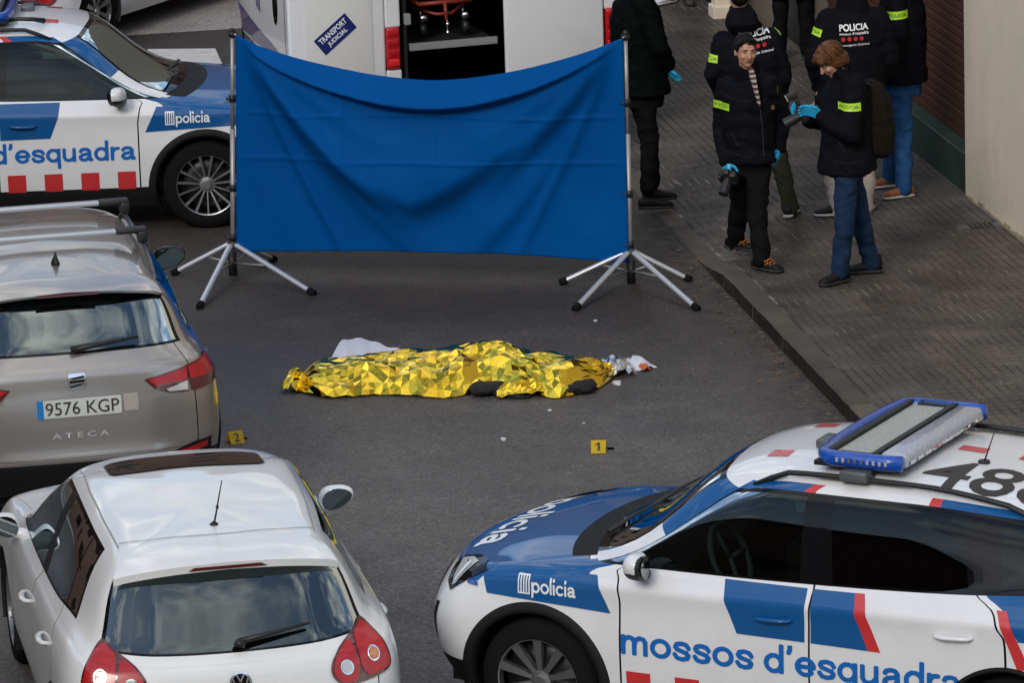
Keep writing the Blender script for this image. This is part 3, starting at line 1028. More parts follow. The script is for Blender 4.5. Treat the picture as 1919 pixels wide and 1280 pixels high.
def livery(root, made, bvh):
    """blue, red and white police markings on both sides, bonnet and roof"""
    body = made['body']
    for sg in (1, -1):
        sd = 'l' if sg > 0 else 'r'
        dr = (0, -sg, 0)
        fl = -sg      # reading direction: on the left side text runs towards -X
        fx = (fl, 0, 0)
        fdoor, rdoor = made['door_front_' + sd], made['door_rear_' + sd]
        side_decal('blue_panel', poly2d([(1.635, .93), (1.60, .815), (.862, .787), (.955, .975), (1.3, .965)]), sg, bvh, M_blue, body)
        o = (1.41, 0, 0) if sg > 0 else (1.02, 0, 0)
        decal('crest', crest(0.0, 0.072, .845, .93), o, fx, (0, 0, 1), dr, bvh, M_txtwhite, body, 0.007, 0.016)
        decal('lettering', fat_text('policia', 0.082, 0.345, .848, .058), o, fx, (0, 0, 1), dr, bvh, M_txtwhite, body, 0.007, 0.016)
        side_decal('blue_panel', poly2d([(.215, 1.035), (.20, .935), (.13, .765), (-.255, .762), (-.255, 1.038)]), sg, bvh, M_blue, fdoor)
        side_decal('blue_panel', poly2d([(-.29, .762), (-.29, 1.038), (-.52, 1.042), (-.535, .94), (-.61, .758)]), sg, bvh, M_blue, rdoor)
        side_decal('red_band', poly2d([(-.52, 1.043), (-.575, 1.044), (-.60, .94), (-.68, .757), (-.611, .758), (-.536, .94)]), sg, bvh, M_red, rdoor)
        side_decal('red_band', poly2d([(-1.30, 1.04), (-1.355, 1.04), (-1.50, .76), (-1.43, .755)]), sg, bvh, M_red, body, 0.0045)
        # lettering on the doors
        o = (0.80, 0, 0) if sg > 0 else (-1.15, 0, 0)
        decal('lettering', fat_text("mossos d'esquadra", 0.0, 1.93, .578, .108), o, fx, (0, 0, 1), dr, bvh, M_txtblue, fdoor, 0.0045, 9.0)
        for k in range(8):
            xs = 0.775 - k * 0.283
            pr = fdoor if xs > -.27 else rdoor
            if xs - 0.14 < -0.27 < xs:
                side_decal('red_square', rect(-.255, xs, .345, .485), sg, bvh, M_red, fdoor, 0.003)
                side_decal('red_square', rect(xs - .14, -.29, .345, .485), sg, bvh, M_red, rdoor, 0.003)
            else:
                side_decal('red_square', rect(xs - .14, xs, .345, .485), sg, bvh, M_red, pr, 0.003)
    up, dn = (0, 0, 1), (0, 0, -1)
    # bonnet: word read from the front
    decal('lettering', fat_text('policia', -.48, .48, -1.90, .15), (0, 0, 0), (0, 1, 0), (-1, 0, 0), dn, bvh, M_txtwhite, made['hood'], 0.004, 9.0)
    # roof number and red checks
    decal('roof_number', fit_text('488', -.03, 0.74, -.62, -.24, 0.01), (-0.74, -0.08, 0), (-1, 0, 0), (0, -1, 0), dn, bvh, M_txtdark, body, 0.003, 0.05)
    for k in range(4):
        x0 = -0.72 - k * 0.34
        decal('red_square', rect(x0 - .15, x0, -.12, -.03), (0, 0, 0), (1, 0, 0), (0, 1, 0), dn, bvh, M_red, body, 0.003)
    for sg in (1, -1):
        decal('red_square', rect(.08, .20, sg * .30 - .05, sg * .30 + .05), (0, 0, 0), (1, 0, 0), (0, 1, 0), dn, bvh, M_red, body, 0.003)
        decal('side_beacon', poly2d(rrect(1.655, 1.725, .845, .868, .008)), (0, 0, 0), (1, 0, 0), (0, 0, 1), (0, -sg, 0), bvh, mat('beacon_blue', (0.01, 0.06, 0.3), 0.2, coat=1), body, 0.012)

M_barblue = mat('bar_blue', (0.002, 0.07, 0.42), 0.12, coat=0.7, var=0.3, vscale=40, bump=0.35, bscale=160)
M_barclear = mat('bar_clear', (0.42, 0.44, 0.5), 0.15, coat=1.0, var=0.25, vscale=60, bump=0.5, bscale=140)
M_frost = mat('bar_frost', (0.46, 0.47, 0.43), 0.35, var=0.3, vscale=50, bump=0.7, bscale=220)
M_bracket = mat('bracket_grey', (0.12, 0.125, 0.135), 0.45, metal=0.3)

def lightbar(root):
    """low beacon bar across the roof"""
    x0, x1, hy, z0, z1 = -0.68, -0.14, 0.60, 1.615, 1.705
    bm = bmesh.new()
    box(bm, ((x0 + x1) / 2, 0, z0 + 0.012), (x1 - x0 - 0.06, 2 * hy - 0.06, 0.024))
    bar = bmobj('light_bar', bm, M_trim, root)
    # blue lens: a C-shaped rounded rail round the front and both ends
    path = [(x0 + 0.02, -hy + 0.05)]
    path += [(x0 + 0.10, -hy + 0.035), (x1 - 0.16, -hy + 0.035)]
    for k in range(6):
        a = R(-90 + 60 * k / 5)
        path.append((x1 - 0.16 + 0.115 * math.cos(a) * 1.0, -hy + 0.15 + 0.115 * math.sin(a)))
    path += [(x1 - 0.035, -0.28), (x1 - 0.03, 0), (x1 - 0.035, 0.28)]
    for k in range(6):
        a = R(30 + 60 * k / 5)
        path.append((x1 - 0.16 + 0.115 * math.cos(a), hy - 0.15 + 0.115 * math.sin(a)))
    path += [(x0 + 0.10, hy - 0.035), (x0 + 0.02, hy - 0.05)]
    bm = bmesh.new()
    tube(bm, [(px, py, (z0 + z1) / 2) for px, py in path], 0.036, 12, flat=1.2)
    bmobj('blue_lens', bm, M_barblue, bar, True)
    bm = bmesh.new()
    box(bm, (x0 + 0.09, 0, (z0 + z1) / 2), (0.16, 2 * hy - 0.16, z1 - z0 - 0.006))
    bmobj('clear_lens', bm, M_barclear, bar, True, 0.035, 4)
    bm = bmesh.new()
    box(bm, (x0 + 0.305, 0, z0 + 0.058), (0.22, 2 * hy - 0.15, 0.012))
    bmobj('frosted_panel', bm, M_frost, bar)
    bm = bmesh.new()
    for s in (x0 + 0.185, x0 + 0.435):
        box(bm, (s, 0, z0 + 0.05), (0.03, 2 * hy - 0.12, 0.07))
    box(bm, (x0 + 0.29, hy - 0.085, z0 + 0.05), (0.20, 0.02, 0.05))
    box(bm, (x0 + 0.29, -hy + 0.085, z0 + 0.05), (0.20, 0.02, 0.05))
    bmobj('tray_rim', bm, M_trim, bar)
    for sg in (1, -1):
        for k in range(9):
            bm = bmesh.new()
            box(bm, (x0 + 0.09 + k * 0.034, sg * (hy + 0.0105), z0 + 0.052), (0.014, 0.006, 0.022))
            bmobj('lamp_module', bm, M_chrome if 3 < k < 7 else M_barclear, bar)
        bm = bmesh.new()
        box(bm, (-0.42, sg * 0.60, 1.590), (0.15, 0.10, 0.055))
        bmobj('mount_bracket', bm, M_bracket, bar, True, 0.008)
    for k in range(10):
        bm = bmesh.new()
        box(bm, (x0 + 0.008, -0.45 + k * 0.1, z0 + 0.035), (0.008, 0.07, 0.02))
        bmobj('lamp_module', bm, M_chrome, bar)
    bm = bmesh.new()
    box(bm, (-0.06, 0.12, 1.615), (0.10, 0.16, 0.05))
    bmobj('front_camera_pod', bm, M_bracket, root, True, 0.012)

def roof_antenna(root, x, y, z, h, lean, r=0.035):
    bm = bmesh.new()
    tube(bm, [(x, y, z - 0.01), (x, y, z + 0.012)], [r, r * 0.85], 14)
    tube(bm, [(x, y, z), (x + lean, y, z + h)], [0.005, 0.0025], 6)
    bmobj('roof_antenna', bm, M_trim, root)

# ------------------------------------------------------------------ street frame: t across (right), s along (away)
SD = R(9.4)
KX, KY = 1.52, 36.05
Dx, Dy = -math.sin(SD), math.cos(SD)
Nx, Ny = math.cos(SD), math.sin(SD)
def st(t, s, z=0.0):
    return Vector((KX + t * Nx + s * Dx, KY + t * Ny + s * Dy, z))

def node_mat(name):
    m = bpy.data.materials.new(name)
    m.use_nodes = True
    nt = m.node_tree
    return m, nt, nt.nodes['Principled BSDF']

def ramp(nt, src, stops):
    r = nt.nodes.new('ShaderNodeValToRGB')
    e = r.color_ramp.elements
    while len(e) < len(stops):
        e.new(0.5)
    for el, (p, c) in zip(e, stops):
        el.position = p
        el.color = (*c, 1) if len(c) == 3 else c
    nt.links.new(src, r.inputs[0])
    return r.outputs[0]

def noise(nt, vec, scale, detail=6.0, rough=0.6, dist=0.0):
    n = nd(nt, 'ShaderNodeTexNoise', Scale=scale, Detail=detail, Roughness=rough, Distortion=dist)
    nt.links.new(vec, n.inputs['Vector'])
    return n.outputs['Fac']

def mixc(nt, fac, a, b, mode='MIX'):
    m = nt.nodes.new('ShaderNodeMix')
    m.data_type = 'RGBA'
    m.blend_type = mode
    for k, s in (('Factor', fac), ('A', a), ('B', b)):
        if isinstance(s, (int, float)):
            m.inputs[k].default_value = s
        elif isinstance(s, tuple):
            m.inputs[k].default_value = (*s, 1)
        else:
            nt.links.new(s, m.inputs[k])
    return m.outputs['Result']

def asphalt(name, base, fine, pale=False):
    m, nt, b = node_mat(name)
    tc = nt.nodes.new('ShaderNodeTexCoord')
    v = tc.outputs['Object']
    big = noise(nt, v, 0.35, 5, 0.6, 0.6)
    mid = noise(nt, v, 2.2, 6, 0.65)
    vo = nt.nodes.new('ShaderNodeTexVoronoi')
    vo.inputs['Scale'].default_value = 78
    nt.links.new(v, vo.inputs['Vector'])
    speck = nt.nodes.new('ShaderNodeSeparateColor')
    nt.links.new(vo.outputs['Color'], speck.inputs[0])
    lo = tuple(c * 0.58 for c in base)
    hi = tuple(c * 1.5 for c in base)
    c1 = ramp(nt, speck.outputs[0], [(0.05, lo), (0.5, base), (0.9, tuple(c * 1.25 for c in base)), (0.985, hi), (1.0, tuple(c * fine for c in base))])
    c2 = mixc(nt, 1.0, c1, ramp(nt, mid, [(0.3, (0.78, 0.77, 0.76)), (0.7, (1.12, 1.12, 1.12))]), 'MULTIPLY')
    c3 = mixc(nt, 1.0, c2, ramp(nt, big, [(0.30, (0.72, 0.70, 0.69)), (0.62, (1.08, 1.08, 1.09))]), 'MULTIPLY')
    if not pale:
        # dirt washed against the kerb and an oil-dark wheel track
        sp = nt.nodes.new('ShaderNodeSeparateXYZ')
        nt.links.new(v, sp.inputs[0])
        ad = nt.nodes.new('ShaderNodeMath')
        ad.operation = 'ADD'
        wob = nt.nodes.new('ShaderNodeMath')
        wob.operation = 'MULTIPLY_ADD'
        nt.links.new(noise(nt, v, 1.6, 6, 0.7), wob.inputs[0])
        wob.inputs[1].default_value = 0.7
        wob.inputs[2].default_value = -0.35
        nt.links.new(sp.outputs['X'], ad.inputs[0])
        nt.links.new(wob.outputs[0], ad.inputs[1])
        mr = nt.nodes.new('ShaderNodeMapRange')
        mr.inputs['From Min'].default_value = -0.75
        mr.inputs['From Max'].default_value = -0.02
        nt.links.new(ad.outputs[0], mr.inputs['Value'])
        # asphalt colour darkened further up the street, with a noise-broken edge
        dm = nt.nodes.new('ShaderNodeMath')
        dm.operation = 'MULTIPLY_ADD'
        nt.links.new(noise(nt, v, 0.55, 6, 0.6, 0.5), dm.inputs[0])
        dm.inputs[1].default_value = 4.0
        nt.links.new(sp.outputs['Y'], dm.inputs[2])
        mrd = nt.nodes.new('ShaderNodeMapRange')
        mrd.inputs['From Min'].default_value = -2.6
        mrd.inputs['From Max'].default_value = 1.6
        nt.links.new(dm.outputs[0], mrd.inputs['Value'])
        c3 = mixc(nt, mrd.outputs[0], c3, mixc(nt, 1.0, c3, (0.36, 0.315, 0.285), 'MULTIPLY'))
        dirt = ramp(nt, noise(nt, v, 5.0, 8, 0.7), [(0.35, (0.030, 0.024, 0.020)), (0.65, (0.085, 0.07, 0.056))])
        c3 = mixc(nt, mr.outputs[0], c3, dirt)
    # hairline cracks and dark drips
    vc = nt.nodes.new('ShaderNodeTexVoronoi')
    vc.feature = 'DISTANCE_TO_EDGE'
    vc.inputs['Scale'].default_value = 0.55
    wq = nt.nodes.new('ShaderNodeVectorMath')
    wq.operation = 'ADD'
    nw = nd(nt, 'ShaderNodeTexNoise', Scale=2.5, Detail=5.0)
    nt.links.new(v, nw.inputs['Vector'])
    nt.links.new(v, wq.inputs[0])
    nt.links.new(nw.outputs['Color'], wq.inputs[1])
    nt.links.new(wq.outputs[0], vc.inputs['Vector'])
    ck = ramp(nt, vc.outputs['Distance'], [(0.0, (0.55,) * 3), (0.006, (1.0,) * 3)])
    c3 = mixc(nt, 1.0, c3, mixc(nt, ramp(nt, noise(nt, v, 0.8, 3), [(0.5, (0, 0, 0)), (0.6, (1, 1, 1))]), (1.0, 1.0, 1.0), ck), 'MULTIPLY')
    c3 = mixc(nt, 1.0, c3, ramp(nt, noise(nt, v, 3.5, 7, 0.75, 0.3), [(0.60, (1.0,) * 3), (0.72, (0.66, 0.65, 0.64))]), 'MULTIPLY')
    nt.links.new(c3, b.inputs['Base Color'])
    rr = ramp(nt, big, [(0.35, (0.50,) * 3), (0.65, (0.74,) * 3)])
    nt.links.new(rr, b.inputs['Roughness'])
    b.inputs['Specular IOR Level'].default_value = 0.45
    bp = nt.nodes.new('ShaderNodeBump')
    bp.inputs['Strength'].default_value = 0.55
    bp.inputs['Distance'].default_value = 0.006
    nt.links.new(vo.outputs['Distance'], bp.inputs['Height'])
    nt.links.new(bp.outputs[0], b.inputs['Normal'])
    return m

M_asph = asphalt('asphalt', (0.124, 0.112, 0.105), 2.6)
M_asph2 = asphalt('old_asphalt', (0.33, 0.295, 0.28), 1.4, True)

def street_plane(name, t0, t1, s0, s1, z, m):
    me = bpy.data.meshes.new(name)
    me.from_pydata([(t0, s0, 0), (t1, s0, 0), (t1, s1, 0), (t0, s1, 0)], [], [(0, 1, 2, 3)])
    o = link_mesh(name, me, m)
    o.location = (KX, KY, z)
    o.rotation_euler = (0, 0, SD)
    return tag(o, kind='structure')

street_plane('ground', -400, 400, -400, 900, -0.02, mat('far_ground', (0.10, 0.095, 0.09), 0.9, var=0.2, vscale=2))
street_plane('road', -14, 0.02, -38, 40, 0.0, M_asph)
street_plane('cross_road', -14, -0.6, 11.35, 40, 0.004, M_asph2)

# crossing bars painted on the road
M_mark = mat('road_marking', (0.62, 0.60, 0.58), 0.7, var=0.15, vscale=12, dirt=((0.14, 0.13, 0.12), 9, 0.5))
def ground_poly(name, pts, z, m, label=None, cat=None, kind=None, group=None):
    V, F = poly2d(pts)
    o = pyobj(name, [(x, y, z) for x, y in V], F, m)
    return tag(o, label, cat, group, kind)
for k in range(3):
    x0 = -3.27 - 0.0 - k * 1.05
    ground_poly('crossing_bar', [(x0, 45.98), (x0 + 0.63, 45.90), (x0 + 0.80, 44.6), (x0 + 0.17, 44.68)], 0.008, M_mark, kind='structure')

# ------------------------------------------------------------------ pavement, kerb, tiles
def smooth(a, b, x):
    k = min(1.0, max(0.0, (x - a) / (b - a)))
    return k * k * (3 - 2 * k)
def pave_z(t, s):
    low = smooth(-0.35, 0.75, s) * (1 - smooth(7.5, 8.3, s))
    edge = 0.12 - 0.10 * low
    return edge + (0.12 - edge) * smooth(0.0, 1.0, t)

m, nt, b = node_mat('pavement_tile')
tc = nt.nodes.new('ShaderNodeTexCoord')
geo = nt.nodes.new('ShaderNodeNewGeometry')
oi = nt.nodes.new('ShaderNodeObjectInfo')
wpos = geo.outputs['Position']
c = ramp(nt, noise(nt, wpos, 1.1, 6, 0.65, 0.4), [(0.30, (0.040, 0.032, 0.025)), (0.5, (0.078, 0.064, 0.052)), (0.72, (0.130, 0.112, 0.095))])
c = mixc(nt, 1.0, c, ramp(nt, noise(nt, wpos, 38, 4, 0.7), [(0.25, (0.7,) * 3), (0.75, (1.25,) * 3)]), 'MULTIPLY')
c = mixc(nt, 1.0, c, ramp(nt, oi.outputs['Random'], [(0.0, (0.82, 0.82, 0.82)), (1.0, (1.16, 1.15, 1.14))]), 'MULTIPLY')
nt.links.new(c, b.inputs['Base Color'])
nt.links.new(ramp(nt, noise(nt, wpos, 0.7, 5, 0.6), [(0.35, (0.38,) * 3), (0.65, (0.75,) * 3)]), b.inputs['Roughness'])
bp = nt.nodes.new('ShaderNodeBump')
bp.inputs['Strength'].default_value = 0.35
bp.inputs['Distance'].default_value = 0.004
nt.links.new(noise(nt, wpos, 90, 5, 0.7), bp.inputs['Height'])
nt.links.new(bp.outputs[0], b.inputs['Normal'])
M_tile = m

m, nt, b = node_mat('tile_bedding')
geo = nt.nodes.new('ShaderNodeNewGeometry')
wpos = geo.outputs['Position']
c = ramp(nt, noise(nt, wpos, 2.4, 7, 0.7, 0.5), [(0.44, (0.035, 0.03, 0.025)), (0.56, (0.13, 0.118, 0.10)), (0.70, (0.36, 0.34, 0.30))])
nt.links.new(c, b.inputs['Base Color'])
b.inputs['Roughness'].default_value = 0.9
M_bed = m

m, nt, b = node_mat('kerb_stone')
geo = nt.nodes.new('ShaderNodeNewGeometry')
wpos = geo.outputs['Position']
c = ramp(nt, noise(nt, wpos, 3.0, 8, 0.7), [(0.3, (0.060, 0.050, 0.039)), (0.55, (0.105, 0.088, 0.070)), (0.75, (0.19, 0.165, 0.135))])
sep = nt.nodes.new('ShaderNodeSeparateXYZ')
nt.links.new(geo.outputs['True Normal'], sep.inputs[0])
oi = nt.nodes.new('ShaderNodeObjectInfo')
c = mixc(nt, 1.0, c, ramp(nt, oi.outputs['Random'], [(0.0, (0.72, 0.72, 0.72)), (1.0, (1.25, 1.22, 1.18))]), 'MULTIPLY')
nt.links.new(mixc(nt, ramp(nt, noise(nt, wpos, 6, 6, 0.7), [(0.45, (0, 0, 0)), (0.7, (0.6, 0.6, 0.6))]), c, (0.06, 0.052, 0.035)), b.inputs['Base Color'])
b.inputs['Roughness'].default_value = 0.75
bp = nt.nodes.new('ShaderNodeBump')
bp.inputs['Strength'].default_value = 0.5
bp.inputs['Distance'].default_value = 0.006
nt.links.new(noise(nt, wpos, 45, 6, 0.7), bp.inputs['Height'])
nt.links.new(bp.outputs[0], b.inputs['Normal'])
M_kerb = m
M_kerbface = mat('kerb_riser_dark', (0.022, 0.018, 0.014), 0.7, spec=0.2, var=0.4, vscale=9, bump=0.4, bscale=40, dirt=((0.06, 0.05, 0.035), 5, 0.6))  # riser face coloured darker than the kerb top

# bedding sheet under the tiles
S0, S1, T0, T1 = -16.0, 26.0, 0.16, 2.42
bm = bmesh.new()
ns, ntt = 210, 14
gr = [[bm.verts.new(st(T0 - 0.02 + (T1 - T0 + 0.02) * j / ntt, S0 + (S1 - S0) * i / ns, pave_z(T0 + (T1 - T0) * j / ntt, S0 + (S1 - S0) * i / ns) - 0.0045)) for j in range(ntt + 1)] for i in range(ns + 1)]
for i in range(ns):
    for j in range(ntt):
        bm.faces.new((gr[i][j], gr[i][j + 1], gr[i + 1][j + 1], gr[i + 1][j]))
pavement = tag(bmobj('pavement', bm, M_bed, None, True), kind='structure')

TILE = 0.20
def tile_geo(kind):
    """raised ribs of one tile: long bars or short blocks; corner at the origin, sizes in metres"""
    V, F = [], []
    g = 0.0032
    def bar(t0, t1, s0, s1, z):
        b0 = len(V)
        e = 0.003
        for (a, b_, zz) in ((t0, s0, -0.02), (t1, s0, -0.02), (t1, s1, -0.02), (t0, s1, -0.02),
                            (t0 + e, s0 + e, z), (t1 - e, s0 + e, z), (t1 - e, s1 - e, z), (t0 + e, s1 - e, z)):
            V.append((a, b_, zz))
        for q in ((4, 5, 6, 7), (0, 1, 5, 4), (1, 2, 6, 5), (2, 3, 7, 6), (3, 0, 4, 7)):
            F.append(tuple(b0 + k for k in q))
    w = TILE / 3
    for k in range(3):
        if kind == 0:
            bar(k * w + g, (k + 1) * w - g, g * 0.6, TILE - g * 0.6, 0.0)
        else:
            bar(k * w + g, (k + 1) * w - g, g, TILE / 2 - g, 0.0)
            bar(k * w + g, (k + 1) * w - g, TILE / 2 + g, TILE - g, 0.0)
    return V, F
tile_me = []
for k in (0, 1):
    V, F = tile_geo(k)
    me = bpy.data.meshes.new('tile')
    me.from_pydata(V, [], F)
    me.materials.append(M_tile)
    tile_me.append((me, V, F))
def tile_kind(t, s):
    v = math.sin(s * 0.9 + 1.0) + 0.6 * math.sin(t * 2.3 + s * 0.35)
    return 1 if (s < -0.75 and t > 0.35 + 0.2 * math.sin(s)) or v > 1.15 else 0
spots = []
nt_, s_lo, s_hi = int((T1 - T0) / TILE), -10.6, 14.0
for i in range(int((s_hi - s_lo) / TILE)):
    for j in range(nt_):
        t, s = T0 + 0.012 + j * TILE, s_lo + i * TILE
        if 2.02 < t + TILE / 2 < 2.34 and 0.62 < s + .1 < 0.86:
            continue
        spots.append((t, s))
def visible(t, s):
    p = st(t + 0.1, s + 0.1, 0.12)
    # inside the frame and not under the near police car
    d = p - Vector((0, 0, 8.656))
    z = d.y * math.cos(R(14.09)) - d.z * math.sin(R(14.09))
    u = 959.5 + 9500 * d.x / z
    w_ = 640 - 9500 * (d.y * math.sin(R(14.09)) + d.z * math.cos(R(14.09))) / z
    return -20 < u < 1940 and -10 < w_ < 850
vis = [q for q in spots if visible(*q)]
vis.sort(key=lambda q: q[1])
single = set(vis[:300])
rng = random.Random(3)
VV, FF = [], []
for (t, s) in spots:
    k = tile_kind(t, s)
    z = pave_z(t + 0.1, s + 0.1) + rng.uniform(-0.0012, 0.0012)
    tx = math.atan2(pave_z(t + 0.2, s + 0.1) - pave_z(t, s + 0.1), 0.2)
    ty = math.atan2(pave_z(t + 0.1, s + 0.2) - pave_z(t + 0.1, s), 0.2)
    Mx = Matrix.Translation(st(t + 0.1, s + 0.1, z)) @ Matrix.Rotation(SD, 4, 'Z') @ Matrix.Rotation(-tx + rng.uniform(-.004, .004), 4, 'Y') @ Matrix.Rotation(ty + rng.uniform(-.004, .004), 4, 'X') @ Matrix.Translation((-0.1, -0.1, 0))
    if (t, s) in single:
        o = bpy.data.objects.new('tile', tile_me[k][0])
        COL.objects.link(o)
        o.parent = pavement
        o.matrix_world = Mx
    elif visible(t, s) or s < 10:
        b0 = len(VV)
        VV += [Mx @ Vector(p) for p in tile_me[k][1]]
        FF += [tuple(b0 + q for q in f) for f in tile_me[k][2]]
tag(pyobj('tile_field', VV, FF, M_tile, pavement), kind='stuff')

# kerb stones
kerb = None
s = -9.0
bm = bmesh.new()
box(bm, (0, 0, -0.06), (0.10, 0.2, 0.05))
kerb_root = pyobj('kerb', [st(0.02, -9, -.015), st(0.14, -9, -.015), st(0.14, 16, -.015), st(0.02, 16, -.015)], [(0, 1, 2, 3)], M_kerb)
tag(kerb_root, kind='structure')
bm.free()
i = 0
while s < 16:
    L = 0.98
    bm = bmesh.new()
    n = 5
    rows = []
    for k in range(n + 1):
        ss = s + 0.009 + (L - 0.018) * k / n
        h = pave_z(0.0, ss) + 0.004
        hb = pave_z(0.16, ss) + 0.004
        j1 = rng.uniform(-.004, .004)
        rows.append([bm.verts.new(p) for p in (st(j1, ss, -0.05), st(j1 + 0.004, ss, h - 0.02), st(j1 + 0.022, ss, h), st(0.150, ss, hb), st(0.150, ss, -0.05))])
    for a, b_ in zip(rows[:-1], rows[1:]):
        for q in range(4):
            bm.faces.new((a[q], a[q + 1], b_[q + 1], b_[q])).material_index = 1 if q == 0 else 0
    bm.faces.new(rows[0])
    bm.faces.new(rows[-1][::-1])
    bmesh.ops.recalc_face_normals(bm, faces=bm.faces[:])
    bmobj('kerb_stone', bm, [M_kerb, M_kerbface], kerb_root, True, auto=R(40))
    s += L
    i += 1

# drain cover in the pavement
bm = bmesh.new()
cz = 0.118
def sbox(bm, t, s_, z, st_, ss_, sz):
    p = st(t, s_, z)
    return box(bm, p, (st_, ss_, sz), SD)
sbox(bm, 2.18, 0.74, 0.10, 0.24, 0.20, 0.02)
dr = bmobj('drain_cover', bm, M_trim)
tag(dr, 'small dark drain cover set in the pavement beside the cream wall', 'drain cover')
for k in range(5):
    bm = bmesh.new()
    sbox(bm, 2.10 + k * 0.04, 0.74, 0.115, 0.016, 0.18, 0.012)
    bmobj('grate_bar', bm, mat('rusty_iron', (0.035, 0.024, 0.018), 0.7, metal=0.3, var=0.3), dr)

# ------------------------------------------------------------------ walls on the right
M_cream = mat('cream_render', (0.72, 0.63, 0.49), 0.85, var=0.07, vscale=1.6, bump=0.25, bscale=55, dirt=((0.40, 0.33, 0.23), 1.3, 0.3))
M_shut = mat('brown_shutter', (0.062, 0.022, 0.012), 0.55, spec=0.25, var=0.25, vscale=5)
M_green = mat('green_plinth', (0.012, 0.035, 0.022), 0.5, var=0.35, vscale=6, dirt=((0.07, 0.07, 0.05), 4, 0.4))
wall = empty('rendered_wall', st(2.34, 0, 0.0), SD)
tag(wall, 'plain cream rendered house wall at the right edge of the pavement', 'wall')
bm = bmesh.new()
box(bm, (0.16, -5.11, 4.5), (0.32, 13.8, 9.0))
bmesh.ops.subdivide_edges(bm, edges=bm.edges[:], cuts=5, use_grid_fill=True)
bmobj('wall_face', bm, M_cream, wall)
bm = bmesh.new()
n = 90
for k in range(n):     # ragged dirt line and crumbling foot of the wall
    s_ = -12 + 13.75 * k / n
    h = 0.10 + 0.035 * rng.random()
    box(bm, (-0.004 - 0.006 * rng.random(), s_, 0.05 + h / 2 - 0.02), (0.02, 13.75 / n * 1.05, h))
bmobj('wall_foot', bm, mat('wall_foot', (0.34, 0.28, 0.20), 0.9, var=0.4, vscale=7), wall)

gar = empty('garage_shutter', st(2.40, 1.79, 0), SD)
tag(gar, 'dark brown slatted garage shutter beside the cream wall, behind the officers', 'shutter')
bm = bmesh.new()
box(bm, (0.20, 2.6, 3.2), (0.06, 5.2, 6.4))
bmobj('shutter_backing', bm, M_shut, gar)
me0 = None
for k in range(42):
    if me0 is None:
        bm = bmesh.new()
        box(bm, (0.10, 2.60, 0), (0.04, 5.16, 0.066))
        o = bmobj('slat', bm, M_shut, gar, False, 0.010, 2)
        me0 = o.data
    else:
        o = bpy.data.objects.new('slat', me0)
        COL.objects.link(o)
        o.parent = gar
    o.location = (rng.uniform(-.002, .002), 0, 0.46 + k * 0.072)
bm = bmesh.new()
box(bm, (0.03, 2.60, 0.27), (0.16, 5.2, 0.32))
bmobj('plinth', bm, M_green, gar, False, 0.01)
bm = bmesh.new()
box(bm, (0.12, 2.6, 5.0), (0.10, 5.2, 3.0))
bmobj('lintel', bm, M_shut, gar)

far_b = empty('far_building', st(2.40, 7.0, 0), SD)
tag(far_b, 'dark house front at the far end of the pavement behind the officers', 'building')
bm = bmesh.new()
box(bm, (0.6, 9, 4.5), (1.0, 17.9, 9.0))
bmobj('wall_face', bm, mat('far_render', (0.16, 0.13, 0.10), 0.85, var=0.12, vscale=2, bump=0.2, bscale=40), far_b)  # wall given a dark brown base colour
bm = bmesh.new()
box(bm, (0.08, 1.4, 1.2), (0.05, 1.0, 2.1))
bmobj('door', bm, mat('dark_door', (0.02, 0.016, 0.013), 0.5), far_b, False, 0.01)
bm = bmesh.new()
box(bm, (0.07, 4.4, 1.6), (0.06, 1.4, 1.3))
bmobj('window', bm, M_gloss, far_b, False, 0.01)

for (u_, v_, s_, lab) in ((2.05, 46.1, 0.22, 'cream square pillar on the pavement left of the hooded officer'), (2.62, 46.6, 0.22, 'cream square pillar behind the hooded officer, right of its twin')):
    bm = bmesh.new()
    box(bm, (u_, v_, 1.6), (s_ - 0.03, s_ - 0.03, 3.0), SD)
    p_ = bmobj('pillar', bm, M_cream, None, False, 0.012)
    tag(p_, lab, 'pillar', 'cream pillars')
    bm = bmesh.new()
    box(bm, (u_, v_, 0.17), (s_ + 0.02, s_ + 0.02, 0.12), SD)
    bmobj('pillar_base', bm, M_cream, p_, False, 0.01)

# ------------------------------------------------------------------ cars
_C, _S = math.cos(R(14.09)), math.sin(R(14.09))
def at(u, v, y):
    """photo pixel and world depth y to a world point"""
    u, v = u - 959.5, v - 640.0
    a = R(1.855)
    u, v = u * math.cos(a) - v * math.sin(a), u * math.sin(a) + v * math.cos(a)
    d = Vector((u / 9500, _C - v / 9500 * _S, -_S - v / 9500 * _C))
    return Vector((0, 0, 8.656)) + d * (y / d.y)

pc1, made, bvh = build_suv('police_car', 1.656, 25.814, 152.0, True, M_white, 'wide', 10)
tag(pc1, 'white and blue police car with roof number and beacon bar in the right foreground', 'car', 'police cars')
livery(pc1, made, bvh)
lightbar(pc1)
roof_antenna(pc1, -0.93, 0.12, 1.585, 0.17, -0.06)
pc2, made, bvh = build_suv('police_car', -3.659, 39.253, 1.22, True, M_white, 'twin', 5)
tag(pc2, 'white and blue police car parked sideways behind the taupe car, nose behind the blue screen', 'car', 'police cars')
livery(pc2, made, bvh)
lightbar(pc2)
bm = bmesh.new()
tube(bm, [(-0.25, -0.40, 1.60), (-0.1, -0.46, 1.63), (0.02, -0.47, 1.625), (0.10, -0.42, 1.60)], [0.012, 0.016, 0.018, 0.022], 8)
bmobj('roof_cable', bm, M_trim, pc2, True)

